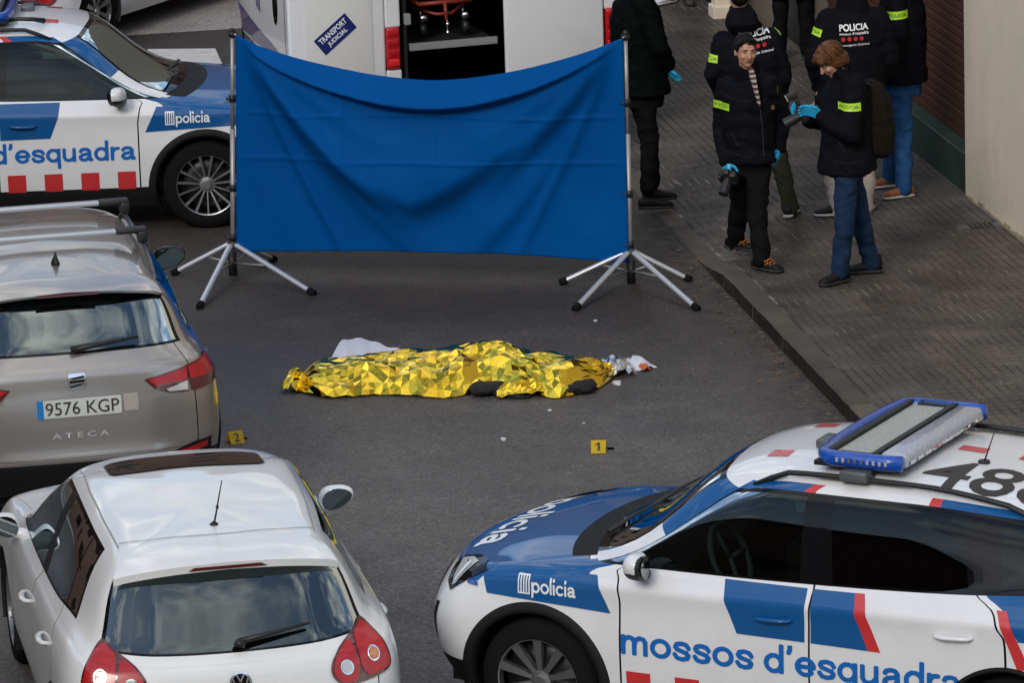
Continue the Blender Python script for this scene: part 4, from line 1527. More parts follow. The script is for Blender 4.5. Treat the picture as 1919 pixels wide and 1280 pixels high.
suv, made, bvh = build_suv('parked_suv', -3.084, 31.929, 101.79, False, M_taupe, 'twin', 5)
tag(suv, 'taupe metallic car with silver roof bars parked at the left, rear to the camera', 'car')
number_plate(made['tailgate'], '9576 KGP', bvh)
rd = (1, 0, 0)
lg = decal('emblem', poly2d(rrect(-.052, .052, .955, 1.045, .012)), (0, 0, 0), (0, -1, 0), (0, 0, 1), rd, bvh, M_chrome, made['tailgate'], 0.008, 0.2)
decal('emblem_bars', merge2d(poly2d([(-.045, 1.02), (.045, 1.032), (.045, 1.018), (-.02, 1.012)]), poly2d([(-.045, 1.005), (-.045, .99), (.045, .995), (.045, 1.008)]), poly2d([(-.045, .972), (.02, .985), (.045, .982), (-.045, .962)])), (0, 0, 0), (0, -1, 0), (0, 0, 1), rd, bvh, M_gloss, lg, 0.011, 0.2)
decal('lettering', fit_text('A T E C A', -.175, .175, .66, .695, 0.01), (0, 0, 0), (0, -1, 0), (0, 0, 1), rd, bvh, mat('badge', (0.62, 0.62, 0.62), 0.4, metal=0.3), made['tailgate'], 0.008, 0.2)
decal('sticker', poly2d(rrect(.275, .365, .80, .905, .006)), (0, 0, 0), (0, -1, 0), (0, 0, 1), rd, bvh, mat('sticker', (0.42, 0.38, 0.34), 0.5), made['tailgate'], 0.006, 0.2)
# cross bars on the roof rails
for xx in (-0.12, -0.92):
    hz = 1.66 if xx > -0.5 else 1.645
    bm = bmesh.new()
    box(bm, (xx, 0, hz), (0.075, 1.10, 0.028))
    cb = bmobj('roof_bar', bm, mat('bar_silver', (0.62, 0.63, 0.65), 0.3, metal=0.7), suv, True, 0.010, 3)
    for sg in (1, -1):
        bm = bmesh.new()
        box(bm, (xx, sg * 0.53, hz), (0.088, 0.20, 0.036))
        box(bm, (xx, sg * 0.60, hz - 0.04), (0.10, 0.06, 0.075))
        bmobj('bar_foot', bm, M_trim, cb, True, 0.012, 2)
bm = bmesh.new()
loft(bm, [((-1.30, 0, 1.545), .07, .034, 0), ((-1.31, 0, 1.575), .045, .022, 0), ((-1.33, 0, 1.61), .018, .010, 0), ((-1.335, 0, 1.635), .008, .006, 0)], 12)
bmobj('shark_fin_antenna', bm, M_trim, suv, True)

# ---- compact hatchback
HATCH = [
 [(2.05,0,.20),(1.98,.45,.20),(1.80,.70,.20),(1.62,.79,.20),(.8,.80,.19),(0,.80,.19),(-.8,.80,.19),(-1.55,.80,.24),(-1.85,.69,.26),(-1.96,.42,.27),(-1.98,0,.27)],
 [(2.13,0,.38),(2.07,.45,.38),(1.88,.75,.38),(1.66,.86,.38),(.8,.865,.33),(0,.865,.33),(-.8,.865,.33),(-1.55,.87,.42),(-1.89,.76,.45),(-2.03,.43,.46),(-2.05,0,.46)],
 [(2.16,0,.55),(2.10,.45,.55),(1.90,.77,.55),(1.66,.875,.57),(.8,.878,.56),(0,.878,.56),(-.8,.88,.58),(-1.55,.88,.62),(-1.90,.79,.62),(-2.04,.44,.60),(-2.06,0,.60)],
 [(2.10,0,.73),(2.04,.42,.73),(1.85,.72,.75),(1.62,.855,.77),(.8,.872,.78),(0,.876,.80),(-.8,.876,.82),(-1.55,.868,.83),(-1.88,.79,.81),(-2.00,.44,.79),(-2.02,0,.785)],
 [(2.00,0,.83),(1.95,.40,.83),(1.76,.69,.85),(1.53,.80,.88),(.82,.842,.90),(0,.853,.915),(-.8,.853,.935),(-1.52,.838,.945),(-1.845,.77,.912),(-1.965,.43,.888),(-1.985,0,.882)],
 [(1.55,0,.925),(1.52,.38,.92),(1.42,.64,.905),(1.28,.765,.915),(.82,.812,.935),(0,.825,.955),(-.8,.822,.975),(-1.45,.80,.990),(-1.81,.745,.950),(-1.935,.42,.922),(-1.955,0,.915)],
 [(1.10,0,.985),(1.06,.38,.98),(.98,.64,.965),(.93,.74,.955),(.76,.785,.96),(0,.80,.985),(-.8,.79,1.01),(-1.34,.755,1.04),(-1.76,.70,.995),(-1.905,.40,.960),(-1.925,0,.952)],
 [(.30,0,1.42),(.28,.33,1.41),(.25,.50,1.385),(.16,.57,1.365),(.08,.582,1.38),(-.06,.592,1.394),(-.70,.590,1.388),(-1.18,.568,1.352),(-1.52,.54,1.335),(-1.60,.34,1.362),(-1.61,0,1.368)],
 [(.22,0,1.443),(.20,.30,1.438),(.16,.45,1.42),(.06,.515,1.412),(-.04,.527,1.428),(-.20,.535,1.440),(-.72,.532,1.432),(-1.16,.512,1.400),(-1.48,.488,1.372),(-1.57,.32,1.389),(-1.58,0,1.393)],
 [(-.03,0,1.472),(-.04,.20,1.470),(-.08,.32,1.463),(-.12,.355,1.46),(-.20,.37,1.465),(-.34,.375,1.469),(-.74,.37,1.460),(-1.08,.345,1.440),(-1.29,.30,1.421),(-1.39,.20,1.424),(-1.40,0,1.426)],
 [(-.2,0,1.483),(-.22,0,1.483),(-.26,0,1.483),(-.32,0,1.483),(-.42,0,1.482),(-.55,0,1.48),(-.72,0,1.472),(-.90,0,1.464),(-1.0,0,1.459),(-1.10,0,1.453),(-1.12,0,1.452)],
]
HATCH_SKIN = Skin(HATCH)
M_warm = mat('white_paint_warm', (0.78, 0.775, 0.76), 0.36, coat=1.0, var=0.03, vscale=3, dirt=((0.45, 0.42, 0.38), 2.5, 0.12))

def build_hatch(name, x, y, yaw, paint, lamp=1.0):
    root = empty(name, (x, y, 0), R(yaw))
    fd0, fd1, rd1 = 3.97, 5.37, 6.55
    ub = [0, 1, 2.0, 2.62, 2.64, 3.0, fd0 - G, fd0 + G, 5.30, fd1 - G, fd1 + G, 5.44, rd1 - G, rd1 + G, 7.15, 8.10, 8.28, 8.30, 8.2, 8.19, 9, 10, 3.08, 5.26, 5.48, 7.06, 1.88, 6.62, 6.66]
    vb = [0, 1, 1.6, 1.63, 2, 3, 3.55, 3.58, 4, 5, 5.85, 5.88, 6, 6.05, 6.90, 6.95, 7, 8, 9, 10]
    def cls(u, v, sg):
        sd = 'l' if sg > 0 else 'r'
        if 6 < v < 7:
            if u < 2.0:
                return ('windscreen', 1) if (v < 6.05 or v > 6.95 or u > 1.88) else ('windscreen', 0)
            if u < 3.0:
                return ('body', 0)
            if u < 7.15:
                if u < 5.30:
                    return ('window_front_' + sd, 1 if (v < 6.05 or v > 6.95 or u > 5.26 or u < 3.08) else 0)
                if u < 5.44:
                    return ('pillar_' + sd, 0)
                return ('window_rear_' + sd, 1 if (v < 6.05 or v > 6.95 or u < 5.48 or u > 7.06 or 6.62 < u < 6.66) else 0)
            if u < 8.10:
                return ('body', 0)
            return ('rear_window', 1 if (v < 6.05 or v > 6.90 or u < 8.19) else 0)
        if 0.5 < v < 6:
            for a in (fd0, fd1, rd1):
                if abs(u - a) < G and v > 1:
                    return ('body', 1)
            if v > 1:
                if fd0 < u < fd1: return ('door_front_' + sd, 0)
                if fd1 < u < rd1: return ('door_rear_' + sd, 0)
            if u > 8.28 and v > 1.6:
                return ('body', 1) if (u < 8.30 or v < 1.63) else ('tailgate', 0)
            if u < 2.64 and 3.55 < v < 5.88:
                return ('body', 1) if (v < 3.58 or v > 5.85 or u > 2.62) else ('hood', 0)
        if v > 5.85 and v < 6 and u < 2:
            return ('body', 1)
        return ('body', 0)
    parts, bvh = car_skin(HATCH_SKIN, ub, vb, cls, [(1.289, .315), (-1.289, .315)], 0.36)
    made = {}
    for k, d in parts.items():
        nm = k if k in ('body', 'hood', 'tailgate', 'windscreen', 'rear_window') else ('door' if k.startswith('door') else ('window_pillar' if k.startswith('pillar') else 'side_window'))
        if k == 'body': ms = [paint, M_gloss]
        elif k in ('hood', 'tailgate') or k.startswith('door'): ms = [paint]
        elif k.startswith('pillar'): ms = [M_trim]
        elif k == 'rear_window': ms = [M_glassB, M_gloss]
        elif k.startswith('window_rear'): ms = [glass('glass_brown', (0.16, 0.13, 0.12), 1.52, 2.2), M_gloss]
        else: ms = [M_glassF, M_gloss]
        made[k] = pyobj(nm, d['co'], d['f'], ms, root, True, d['m'])
    cabin(root, 0.95, None, 1, 1.35, 0.62)
    bm = bmesh.new()
    box(bm, (-0.02, 0, 0.27), (3.8, 1.24, 0.10))
    bmobj('underbody', bm, M_interior, root)
    for ax in (1.289, -1.289):
        for sg in (1, -1):
            bm = bmesh.new()
            n = 24
            rr = [[bm.verts.new((ax + 0.362 * math.cos(a), sg * yy, 0.315 + 0.362 * math.sin(a))) for a in [R(-25 + 230 * k / n) for k in range(n + 1)]] for yy in (0.868, 0.56)]
            for k in range(n):
                bm.faces.new((rr[0][k], rr[0][k + 1], rr[1][k + 1], rr[1][k]))
            bmobj('wheel_well', bm, M_interior, root)
            make_wheel(root, ax, sg * 0.855, 0.315, 0.215, 8, 'wide', sg)
    for sg in (1, -1):
        sd = 'l' if sg > 0 else 'r'
        make_mirror(made['door_front_' + sd], 0.60, sg * 0.925, 1.0, sg, paint, paint, 0.055, 0.095, 0.068)
        for k, hx, hz in (('front', -0.12, 0.80), ('rear', -0.98, 0.825)):
            h = bmesh.new()
            hit, _, _, _ = bvh.ray_cast(Vector((hx, sg * 3, hz)), Vector((0, -sg, 0)))
            yy = abs(hit.y)
            pts = [(hx + dx, sg * (yy + o), hz) for dx, o in ((-.105, -.012), (-.085, .022), (-.04, .034), (.04, .034), (.085, .022), (.105, -.012))]
            tube(h, pts, [.016, .017, .018, .018, .017, .016], 8, flat=0.62)
            bmobj('door_handle', h, paint, made['door_%s_%s' % (k, sd)], True)
    # hatch lip
    bm = bmesh.new()
    rows = []
    for k in range(25):
        yy = -0.575 + 1.15 * k / 24
        e = abs(yy) / 0.575
        x0 = -1.42
        hit, _, _, _ = bvh.ray_cast(Vector((x0, yy * 0.90, 3)), Vector((0, 0, -1)))
        z0 = hit.z + 0.003
        xe = -1.735 + 0.09 * e ** 3
        rows.append([bm.verts.new(p) for p in ((x0, yy * 0.90, z0), (-1.56, yy * 0.95, z0 - 0.016), (xe, yy, z0 - 0.052 - 0.012 * e), (xe + 0.006, yy, z0 - 0.092 - 0.012 * e), (-1.63, yy * 0.96, z0 - 0.105))])
    for a, b in zip(rows[:-1], rows[1:]):
        for q in range(4):
            bm.faces.new((a[q], a[q + 1], b[q + 1], b[q]))
    bmesh.ops.recalc_face_normals(bm, faces=bm.faces[:])
    sp = bmobj('rear_spoiler', bm, paint, made['tailgate'], True, auto=R(50))
    bm = bmesh.new()
    vs = [bm.verts.new((-1.738 + 0.0 * abs(a), a, 1.341 + b)) for a, b in [(-.2, 0), (.2, 0), (.17, .016), (-.17, .016)]]
    bm.faces.new(vs)
    vs2 = [bm.verts.new((-1.71, a, 1.341 + b)) for a, b in [(-.2, 0), (.2, 0), (.17, .016), (-.17, .016)]]
    for q in range(4):
        bm.faces.new((vs[q], vs[(q + 1) % 4], vs2[(q + 1) % 4], vs2[q]))
    bmesh.ops.recalc_face_normals(bm, faces=bm.faces[:])
    bmobj('brake_light', bm, M_lampdark, sp)
    rd = Vector((1, 0, 0))
    ex = Vector((0, 1, 0))
    for sg in (1, -1):
        dd = Vector((1.0, -sg * 0.35, 0)).normalized()
        def P(pts): return [(sg * a, 1.035 - (1.035 - b_) * lamp) for a, b_ in pts]
        def sm(pts, it=2):
            for _ in range(it):
                q = []
                for i_ in range(len(pts)):
                    a, b_ = pts[i_], pts[(i_ + 1) % len(pts)]
                    q += [(a[0] * .75 + b_[0] * .25, a[1] * .75 + b_[1] * .25), (a[0] * .25 + b_[0] * .75, a[1] * .25 + b_[1] * .75)]
                pts = q
            return pts
        outer = [(.44, .80), (.46, .88), (.55, .945), (.66, 1.0), (.70, 1.035), (.72, 1.035), (.76, .985), (.80, .90), (.81, .815), (.77, .785), (.62, .755), (.50, .745)]
        lm = decal('tail_lamp', poly2d(P(sm(outer))), (-1.93, 0, 0), ex, (0, 0, 1), dd, bvh, M_lampdark, made['tailgate'], 0.010, 0.03)
        inn = [(.455, .805), (.475, .88), (.56, .94), (.605, .958), (.605, .765), (.50, .757)]
        decal('lamp_lens', poly2d(P(sm(inn))), (-1.93, 0, 0), ex, (0, 0, 1), dd, bvh, M_lampred, lm, 0.015, 0.03)
        inn = [(.617, .96), (.675, 1.0), (.71, 1.02), (.75, .98), (.785, .90), (.795, .82), (.765, .798), (.617, .768)]
        decal('lamp_lens', poly2d(P(sm(inn))), (-1.93, 0, 0), ex, (0, 0, 1), dd, bvh, M_lampred, lm, 0.015, 0.03)
        for cx, cz, mm in ((.535, 1.035 - .20 * lamp, M_lampclear), (.70, 1.035 - .157 * lamp, M_lampamber)):
            rg = decal('lamp_ring', poly2d(circ(sg * cx, cz, .036, 24)), (-1.93, 0, 0), ex, (0, 0, 1), dd, bvh, M_chrome, lm, 0.018, 0.05)
            decal('lamp_bulb', poly2d(circ(sg * cx, cz, .028, 24)), (-1.93, 0, 0), ex, (0, 0, 1), dd, bvh, mm, rg, 0.021, 0.05)
    bm = bmesh.new()
    tube(bm, [(-1.945, -0.01, .990), (-1.945, -0.02, 1.02)], [0.03, 0.026], 10)
    tube(bm, [(-1.945, -0.01, 1.015), (-1.925, -0.16, 1.035), (-1.895, -0.38, 1.065)], [0.018, 0.014, 0.007], 8)
    bmobj('rear_wiper', bm, M_trim, made['tailgate'], True)
    return root, made, bvh

golf, made, bvh = build_hatch('parked_hatchback', -1.80, 26.32, 100.84, M_warm)
tag(golf, 'white hatchback with dark sunroof and whip aerial in the left foreground', 'car')
tg = made['tailgate']
rd = (1, 0, 0)
ring = merge2d(poly2d(circ(0, .815, .055, 28), circ(0, .815, .046, 28)[::-1]))
em = decal('emblem', poly2d(circ(0, .815, .055, 28)), (0, 0, 0), (0, -1, 0), (0, 0, 1), rd, bvh, M_gloss, tg, 0.008, 0.2)
decal('emblem_letters', merge2d(ring, stroke([(-.020, .858), (0, .822), (.020, .858)], .009), stroke([(-.040, .842), (-.020, .778), (0, .816), (.020, .778), (.040, .842)], .009)), (0, 0, 0), (0, -1, 0), (0, 0, 1), rd, bvh, M_chrome, em, 0.012, 0.2)
sr = decal('sunroof', poly2d(rrect(-.28, .05, -.42, .42, .05)), (0, 0, 0), (1, 0, 0), (0, 1, 0), (0, 0, -1), bvh, mat('sunroof_seal', (0.02, 0.02, 0.02), 0.4), golf, 0.003, 0.04)
decal('sunroof_glass', poly2d(rrect(-.27, .04, -.41, .41, .045)), (0, 0, 0), (1, 0, 0), (0, 1, 0), (0, 0, -1), bvh, mat('sunroof_glass', (0.012, 0.011, 0.010), 0.03, coat=1.0), sr, 0.006, 0.04)
bm = bmesh.new()
tube(bm, [(-1.26, 0, 1.425), (-1.27, 0, 1.455)], [0.035, 0.012], 12)
tube(bm, [(-1.27, 0, 1.45), (-1.33, -0.012, 1.55)], [0.006, 0.005], 6)
tube(bm, [(-1.33, -0.012, 1.545), (-1.335, -0.012, 1.56)], [0.008, 0.008], 6)
tube(bm, [(-1.335, -0.012, 1.56), (-1.42, -0.03, 1.715)], [0.0045, 0.003], 6)
bmobj('whip_aerial', bm, M_trim, golf)
decal('hatch_seam', merge2d(stroke([(-1.405 + 0.10 * (k / 10) ** 2, 0.0 + 0.5 * k / 10) for k in range(-10, 11)], 0.007)), (0, 0, 0), (1, 0, 0), (0, 1, 0), (0, 0, -1), bvh, mat('seam_grey', (0.30, 0.30, 0.30), 0.6), made['body'], 0.006, 0.05)
for yy in (0.545, -0.545):     # roof channel seams
    decal('roof_seam', merge2d(stroke([(0.15, yy * 0.97), (-0.4, yy), (-0.9, yy * .98), (-1.35, yy * .93)], 0.008)), (0, 0, 0), (1, 0, 0), (0, 1, 0), (0, 0, -1), bvh, mat('seam_grey', (0.30, 0.30, 0.30), 0.6), made['body'], 0.002, 0.05)

wc, made, bvh = build_hatch('parked_hatchback', -3.87, 47.85, 62, mat('white_paint_far', (0.80, 0.80, 0.80), 0.36, coat=1.0, var=0.03, vscale=3), 2.2)
tag(wc, 'white car cut off by the top left corner, red tail lamp and one wheel showing', 'car')

# ------------------------------------------------------------------ van
van = empty('van', (0.0, 40.3, 0), R(107))
tag(van, 'white transport van behind the blue screen with one rear door open', 'van')
M_vin = mat('van_inside', (0.012, 0.012, 0.013), 0.7)
M_purple = mat('van_purple', (0.10, 0.075, 0.19), 0.45, coat=0.5)
# outer shell: hull sections along X
def vsec(x, w, zb, zt, r):
    pts = []
    for (y, z) in ((w * .97, zb), (w, zb + .25), (w, .95), (w * .985, 1.25), (w * .94, zt - r * 1.5), (w * .90, zt - r * .4), (w * .82, zt)):
        pts.append((x, y, z))
    return pts
bm = bmesh.new()
secs = [vsec(0.0, .985, .28, 1.96, .12), vsec(0.5, .985, .28, 1.98, .12), vsec(3.2, .985, .28, 1.98, .12), vsec(3.9, .98, .28, 1.90, .12), vsec(4.4, .975, .36, 1.30, .1), vsec(4.9, .95, .38, 1.15, .08), vsec(5.3, .84, .34, 1.0, .06)]
for k in (4, 5, 6):
    secs[k] = [(x, y, min(z, secs[k][-1][2] - 0.02 * (6 - i))) for i, (x, y, z) in enumerate(secs[k])]
rows = []
for sc_ in secs:
    half = [bm.verts.new(p) for p in sc_]
    oth = [bm.verts.new((p[0], -p[1], p[2])) for p in sc_[::-1]]
    rows.append(half + oth)
for a, b in zip(rows[:-1], rows[1:]):
    for q in range(len(a) - 1):
        bm.faces.new((a[q], a[q + 1], b[q + 1], b[q]))
bm.faces.new(rows[-1])
bmesh.ops.recalc_face_normals(bm, faces=bm.faces[:])
vb_ = bmobj('body', bm, M_white2, van, True, auto=R(35))
vtree = BVHTree.FromPolygons([v.co.copy() for v in vb_.data.vertices], [list(p.vertices) for p in vb_.data.polygons])
# rear frame posts, sill, roof lip
bm = bmesh.new()
for sg in (1, -1):
    box(bm, (0.02, sg * 0.92, 1.5), (0.10, 0.125, 0.52))
    bmobj('rear_post', bm, M_white2, van, False, 0.015, 2)
    bm = bmesh.new()
    box(bm, (0.02, sg * 0.92, 0.62), (0.10, 0.125, 0.55))
    bmobj('rear_post', bm, M_white2, van, False, 0.015, 2)
    bm = bmesh.new()
box(bm, (0.03, 0, 1.93), (0.10, 1.72, 0.10))
bmobj('rear_header', bm, M_white2, van, False, 0.015, 2)
bm = bmesh.new()
box(bm, (-0.06, 0, 0.42), (0.18, 1.9, 0.22))
bmobj('rear_bumper', bm, M_clad, van, True, 0.04, 3)
for sg in (1, -1):
    bm = bmesh.new()
    box(bm, (-0.015, sg * 0.925, 1.075), (0.07, 0.115, 0.345))
    lm = bmobj('tail_lamp', bm, M_lampred, van, True, 0.02, 3)
    for k in range(4):
        bm = bmesh.new()
        box(bm, (-0.052, sg * 0.925, 0.96 + k * 0.08), (0.008, 0.09, 0.055))
        bmobj('lamp_lens', bm, M_lampred if k != 0 else mat('lamp_bright', (0.75, 0.02, 0.02), 0.15, coat=1), lm, True, 0.004)
    for k in range(2):
        bm = bmesh.new()
        box(bm, (-0.03, sg * (0.80 if sg > 0 else 0.985), 1.30 - k * 0.75), (0.06, 0.05, 0.09))
        bmobj('door_hinge', bm, mat('hinge_grey', (0.25, 0.25, 0.26), 0.5), van, False, 0.008)
# inside: dark walls, floor, stretcher deck
bm = bmesh.new()
box(bm, (1.5, 0.80, 1.15), (2.9, 0.03, 1.6))
box(bm, (1.5, -0.86, 1.15), (2.9, 0.03, 1.6))
box(bm, (2.9, 0, 1.15), (0.05, 1.7, 1.6))
box(bm, (1.5, 0, 0.50), (2.9, 1.7, 0.06))
box(bm, (1.5, 0, 1.90), (2.9, 1.7, 0.03))
bmobj('load_bay', bm, M_vin, van)
bm = bmesh.new()
box(bm, (0.04, 0.40, 1.055), (0.03, 0.74, 0.06))
stp = bmobj('deck_edge', bm, mat('chequer_plate', (0.32, 0.32, 0.33), 0.45, metal=0.5, bump=1.0, bscale=120), van, False, 0.004)
bm = bmesh.new()
box(bm, (1.1, 0.40, 1.04), (2.1, 0.74, 0.03))
bmobj('deck', bm, M_vin, van)
# folded stretcher on the deck (a thing of its own)
stc = empty('stretcher', van.matrix_world @ Vector((0, 0, 0)), 0)
stc.location = (0, 40.3, 0)
stc.rotation_euler = (0, 0, R(107))
tag(stc, 'red framed folding stretcher with metal wheels inside the open van', 'stretcher')
M_stred = mat('stretcher_red', (0.24, 0.03, 0.015), 0.45)
bm = bmesh.new()
for yy in (0.18, 0.62):
    tube(bm, [(0.25, yy, 1.36), (2.1, yy, 1.36)], 0.018, 8)
tube(bm, [(0.25, 0.18, 1.36), (0.25, 0.62, 1.36)], 0.018, 8)
tube(bm, [(0.45, 0.18, 1.30), (0.28, 0.34, 1.26), (0.28, 0.46, 1.26), (0.45, 0.62, 1.30)], 0.014, 8)
tube(bm, [(0.24, 0.40, 1.36), (0.22, 0.40, 1.22)], 0.016, 8)
bmobj('frame', bm, M_stred, stc, True)
bm = bmesh.new()
box(bm, (1.2, 0.40, 1.42), (1.8, 0.46, 0.07))
bmobj('mattress', bm, mat('stretcher_pad', (0.05, 0.05, 0.055), 0.6), stc, True, 0.02, 2)
for yy in (0.22, 0.58):
    bm = bmesh.new()
    tube(bm, [(0.30, yy - 0.025, 1.14), (0.30, yy + 0.025, 1.14)], 0.055, 16)
    bmobj('castor', bm, M_trim, stc, True)
    bm = bmesh.new()
    tube(bm, [(0.30, yy, 1.15), (0.38, yy, 1.34)], 0.014, 8)
    box(bm, (0.27, yy, 1.24), (0.05, 0.08, 0.05))
    bmobj('leg', bm, M_chrome, stc, True)
bm = bmesh.new()
tube(bm, [(0.20, 0.40, 1.22), (0.20, 0.40, 1.10)], 0.010, 8)
for zz in (1.19, 1.12):
    ball(bm, (0.19, 0.40, zz), 0.022, 2)
bmobj('latch', bm, M_chrome, stc, True)
# right rear door, closed
bm = bmesh.new()
box(bm, (-0.03, -0.43, 1.20), (0.05, 0.84, 1.44))
bmobj('rear_door', bm, M_white2, van, True, 0.018, 3)
# left rear door swung right round, inner side to the camera
dr_ = empty('rear_door_pivot', (0, 0, 0))
bpy.data.objects.remove(dr_)
bm = bmesh.new()
box(bm, (0.0, 1.385, 1.20), (0.06, 0.80, 1.44))
od = bmobj('rear_door', bm, M_white2, van, True, 0.025, 3)
od['label'] = 'open rear door with blue transport sticker'
bm = bmesh.new()
L = [(p[0], p[1]) for p in rrect(1.085, 1.665, 0.62, 1.60, 0.09, 5)]
L2 = [(p[0], p[1]) for p in rrect(1.105, 1.645, 0.64, 1.58, 0.08, 5)]
va = [bm.verts.new((-0.031, a, b)) for a, b in L]
vb2 = [bm.verts.new((-0.040, a, b)) for a, b in L2]
for q in range(len(L)):
    bm.faces.new((va[q], va[(q + 1) % len(L)], vb2[(q + 1) % len(L)], vb2[q]))
bm.faces.new(vb2)
bmesh.ops.recalc_face_normals(bm, faces=bm.faces[:])
bmobj('door_panel', bm, mat('door_card', (0.66, 0.66, 0.64), 0.55), od, True, auto=R(30))
# sticker, tilted
Rm = Matrix.Rotation(R(40), 2)
cx, cz = 1.405, 1.232
def rotp(p): q = Rm @ Vector(p); return (q.x, q.y)
bm = bmesh.new()
box(bm, (0, 0, 0), (0.003, 0.335, 0.155))
sk = bmobj('sticker', bm, mat('sticker_navy', (0.008, 0.018, 0.13), 0.4), od)
sk.matrix_local = Matrix.Translation((-0.0435, cx, cz)) @ Matrix.Rotation(R(-38), 4, 'X')
for txt, zz, hw in (('TRANSPORT', 0.008, 0.140), ('JUDICIAL', -0.058, 0.098)):
    v2, f2 = fit_text(txt, -hw, hw, zz, zz + 0.048, 0.025)
    pyobj('sticker_lettering', [(-0.0025, -p[0], p[1]) for p in v2], f2, M_txtwhite, sk)
# side markings and wheels
decal('purple_band', poly2d([(5.33, .70), (5.33, .40), (4.9, .36), (3.3, .40), (3.6, .47), (4.6, .62)]), (0, 0, 0), (1, 0, 0), (0, 0, 1), (0, -1, 0), vtree, M_purple, vb_, 0.004, 0.1)
decal('side_logo', merge2d(*[rect(4.02 + k * 0.055, 4.05 + k * 0.055, .70 + .015 * k, .86) for k in range(3)]), (0, 0, 0), (1, 0, 0), (0, 0, 1), (0, -1, 0), vtree, M_purple, vb_, 0.004, 0.1)
decal('side_vent', poly2d(circ(3.48, .86, .085, 20, .18)), (0, 0, 0), (1, 0, 0), (0, 0, 1), (0, -1, 0), vtree, M_gloss, vb_, 0.005, 0.1)
decal('door_seam', merge2d(stroke([(3.16, .35), (3.16, 1.8)], .012)), (0, 0, 0), (1, 0, 0), (0, 0, 1), (0, -1, 0), vtree, M_trim, vb_, 0.004, 0.1)
for ax in (0.95, 4.75):
    for sg in (1, -1):
        make_wheel(van, ax, sg * (0.90 if ax > 3 else 0.97), 0.34, 0.205, 8, 'wide', sg)

# ------------------------------------------------------------------ the blue screen and its stands
M_pole = mat('stand_metal', (0.36, 0.35, 0.35), 0.45, metal=0.5, var=0.15, vscale=25)
M_leg = mat('stand_leg', (0.60, 0.62, 0.66), 0.35, metal=0.45)
def stand(base, top, feet, label):
    root = empty('screen_stand', base)
    tag(root, label, 'stand', 'stands of the blue screen')
    b, t = Vector((0, 0, 0)), Vector(top) - Vector(base)
    bm = bmesh.new()
    tube(bm, [b + Vector((0, 0, 0.03)), t * 0.60], 0.019, 12)
    bmobj('pole', bm, M_pole, root, True)
    bm = bmesh.new()
    tube(bm, [t * 0.58, t * 0.99], 0.015, 12)
    bmobj('pole', bm, M_pole, root, True)
    for k in (0.155, 0.36, 0.725):
        bm = bmesh.new()
        tube(bm, [t * (k - 0.014), t * (k + 0.014)], 0.026, 12)
        tube(bm, [t * k, t * k + Vector((-0.045, -0.02, 0))], 0.012, 8)
        bmobj('clamp', bm, M_trim, root, True)
    bm = bmesh.new()
    ball(bm, t + Vector((0, 0, 0.0)), 0.022, 2)
    tube(bm, [t * 0.975, t * 0.995], 0.03, 10)
    bmobj('top_knob', bm, M_trim, root, True)
    bm = bmesh.new()
    tube(bm, [(0, 0, 0.0), (0, 0, 0.17)], 0.032, 12)
    bmobj('hub', bm, M_trim, root, True)
    for f in feet:
        p = Vector(f) - Vector(base)
        p.z = 0.022
        bm = bmesh.new()
        tube(bm, [Vector((0, 0, 0.235)) + p * 0.06, p], 0.0225, 10, flat=0.75)
        lg_ = bmobj('leg', bm, M_leg, root, True, auto=R(60))
        bm = bmesh.new()
        d = (p - Vector((0, 0, 0.235))).normalized()
        tube(bm, [p - d * 0.035, p + d * 0.025], 0.027, 10)
        bmobj('rubber_foot', bm, M_rubber, lg_, True)
        bm = bmesh.new()
        tube(bm, [Vector((0, 0, 0.09)), p * 0.42 + Vector((0, 0, 0.128))], 0.008, 6)
        bmobj('brace', bm, M_pole, lg_, True)
LB, LT = Vector((-2.062, 36.805, 0)), Vector((-1.987, 36.805, 1.852))
RB, RT = Vector((0.888, 36.137, 0)), Vector((0.893, 36.137, 1.862))
stand(LB, LT, [(-2.255, 35.774, 0), (-1.451, 36.076, 0), (-2.50, 36.86, 0), (-1.778, 37.2, 0)], 'metal tripod stand holding the left end of the blue screen')
stand(RB, RT, [(0.468, 35.337, 0), (1.325, 35.22, 0), (0.385, 36.155, 0), (1.309, 36.111, 0)], 'metal tripod stand holding the right end of the blue screen')

m, nt, b = node_mat('blue_cloth')
tc = nt.nodes.new('ShaderNodeTexCoord')
v_ = tc.outputs['Object']
nt.links.new(ramp(nt, noise(nt, v_, 1.2, 4, 0.5), [(0.3, (0.0, 0.064, 0.25)), (0.7, (0.0, 0.078, 0.30))]), b.inputs['Base Color'])
b.inputs['Roughness'].default_value = 0.6
b.inputs['Specular IOR Level'].default_value = 0.04
bp = nt.nodes.new('ShaderNodeBump')
bp.inputs['Strength'].default_value = 0.24
bp.inputs['Distance'].default_value = 0.02
nt.links.new(noise(nt, v_, 5.0, 6, 0.62, 1.2), bp.inputs['Height'])
bp2 = nt.nodes.new('ShaderNodeBump')
bp2.inputs['Strength'].default_value = 0.12
bp2.inputs['Distance'].default_value = 0.002
wv = nt.nodes.new('ShaderNodeTexWave')
wv.inputs['Scale'].default_value = 160
nt.links.new(v_, wv.inputs['Vector'])
nt.links.new(wv.outputs['Fac'], bp2.inputs['Height'])
nt.links.new(bp.outputs[0], bp2.inputs['Normal'])
nt.links.new(bp2.outputs[0], b.inputs['Normal'])
M_cloth = m
NX, NZ = 150, 110
TL, TR = LT + Vector((0.025, -0.02, -0.03)), RT + Vector((-0.02, -0.02, -0.03))
BL_, BR_ = Vector((-2.03, 36.78, 0.180)), Vector((0.872, 36.11, 0.185))
out = Vector((TR - TL).to_2d().normalized().to_3d()).cross(Vector((0, 0, 1)))
if out.y > 0: out = -out
V, F = [], []
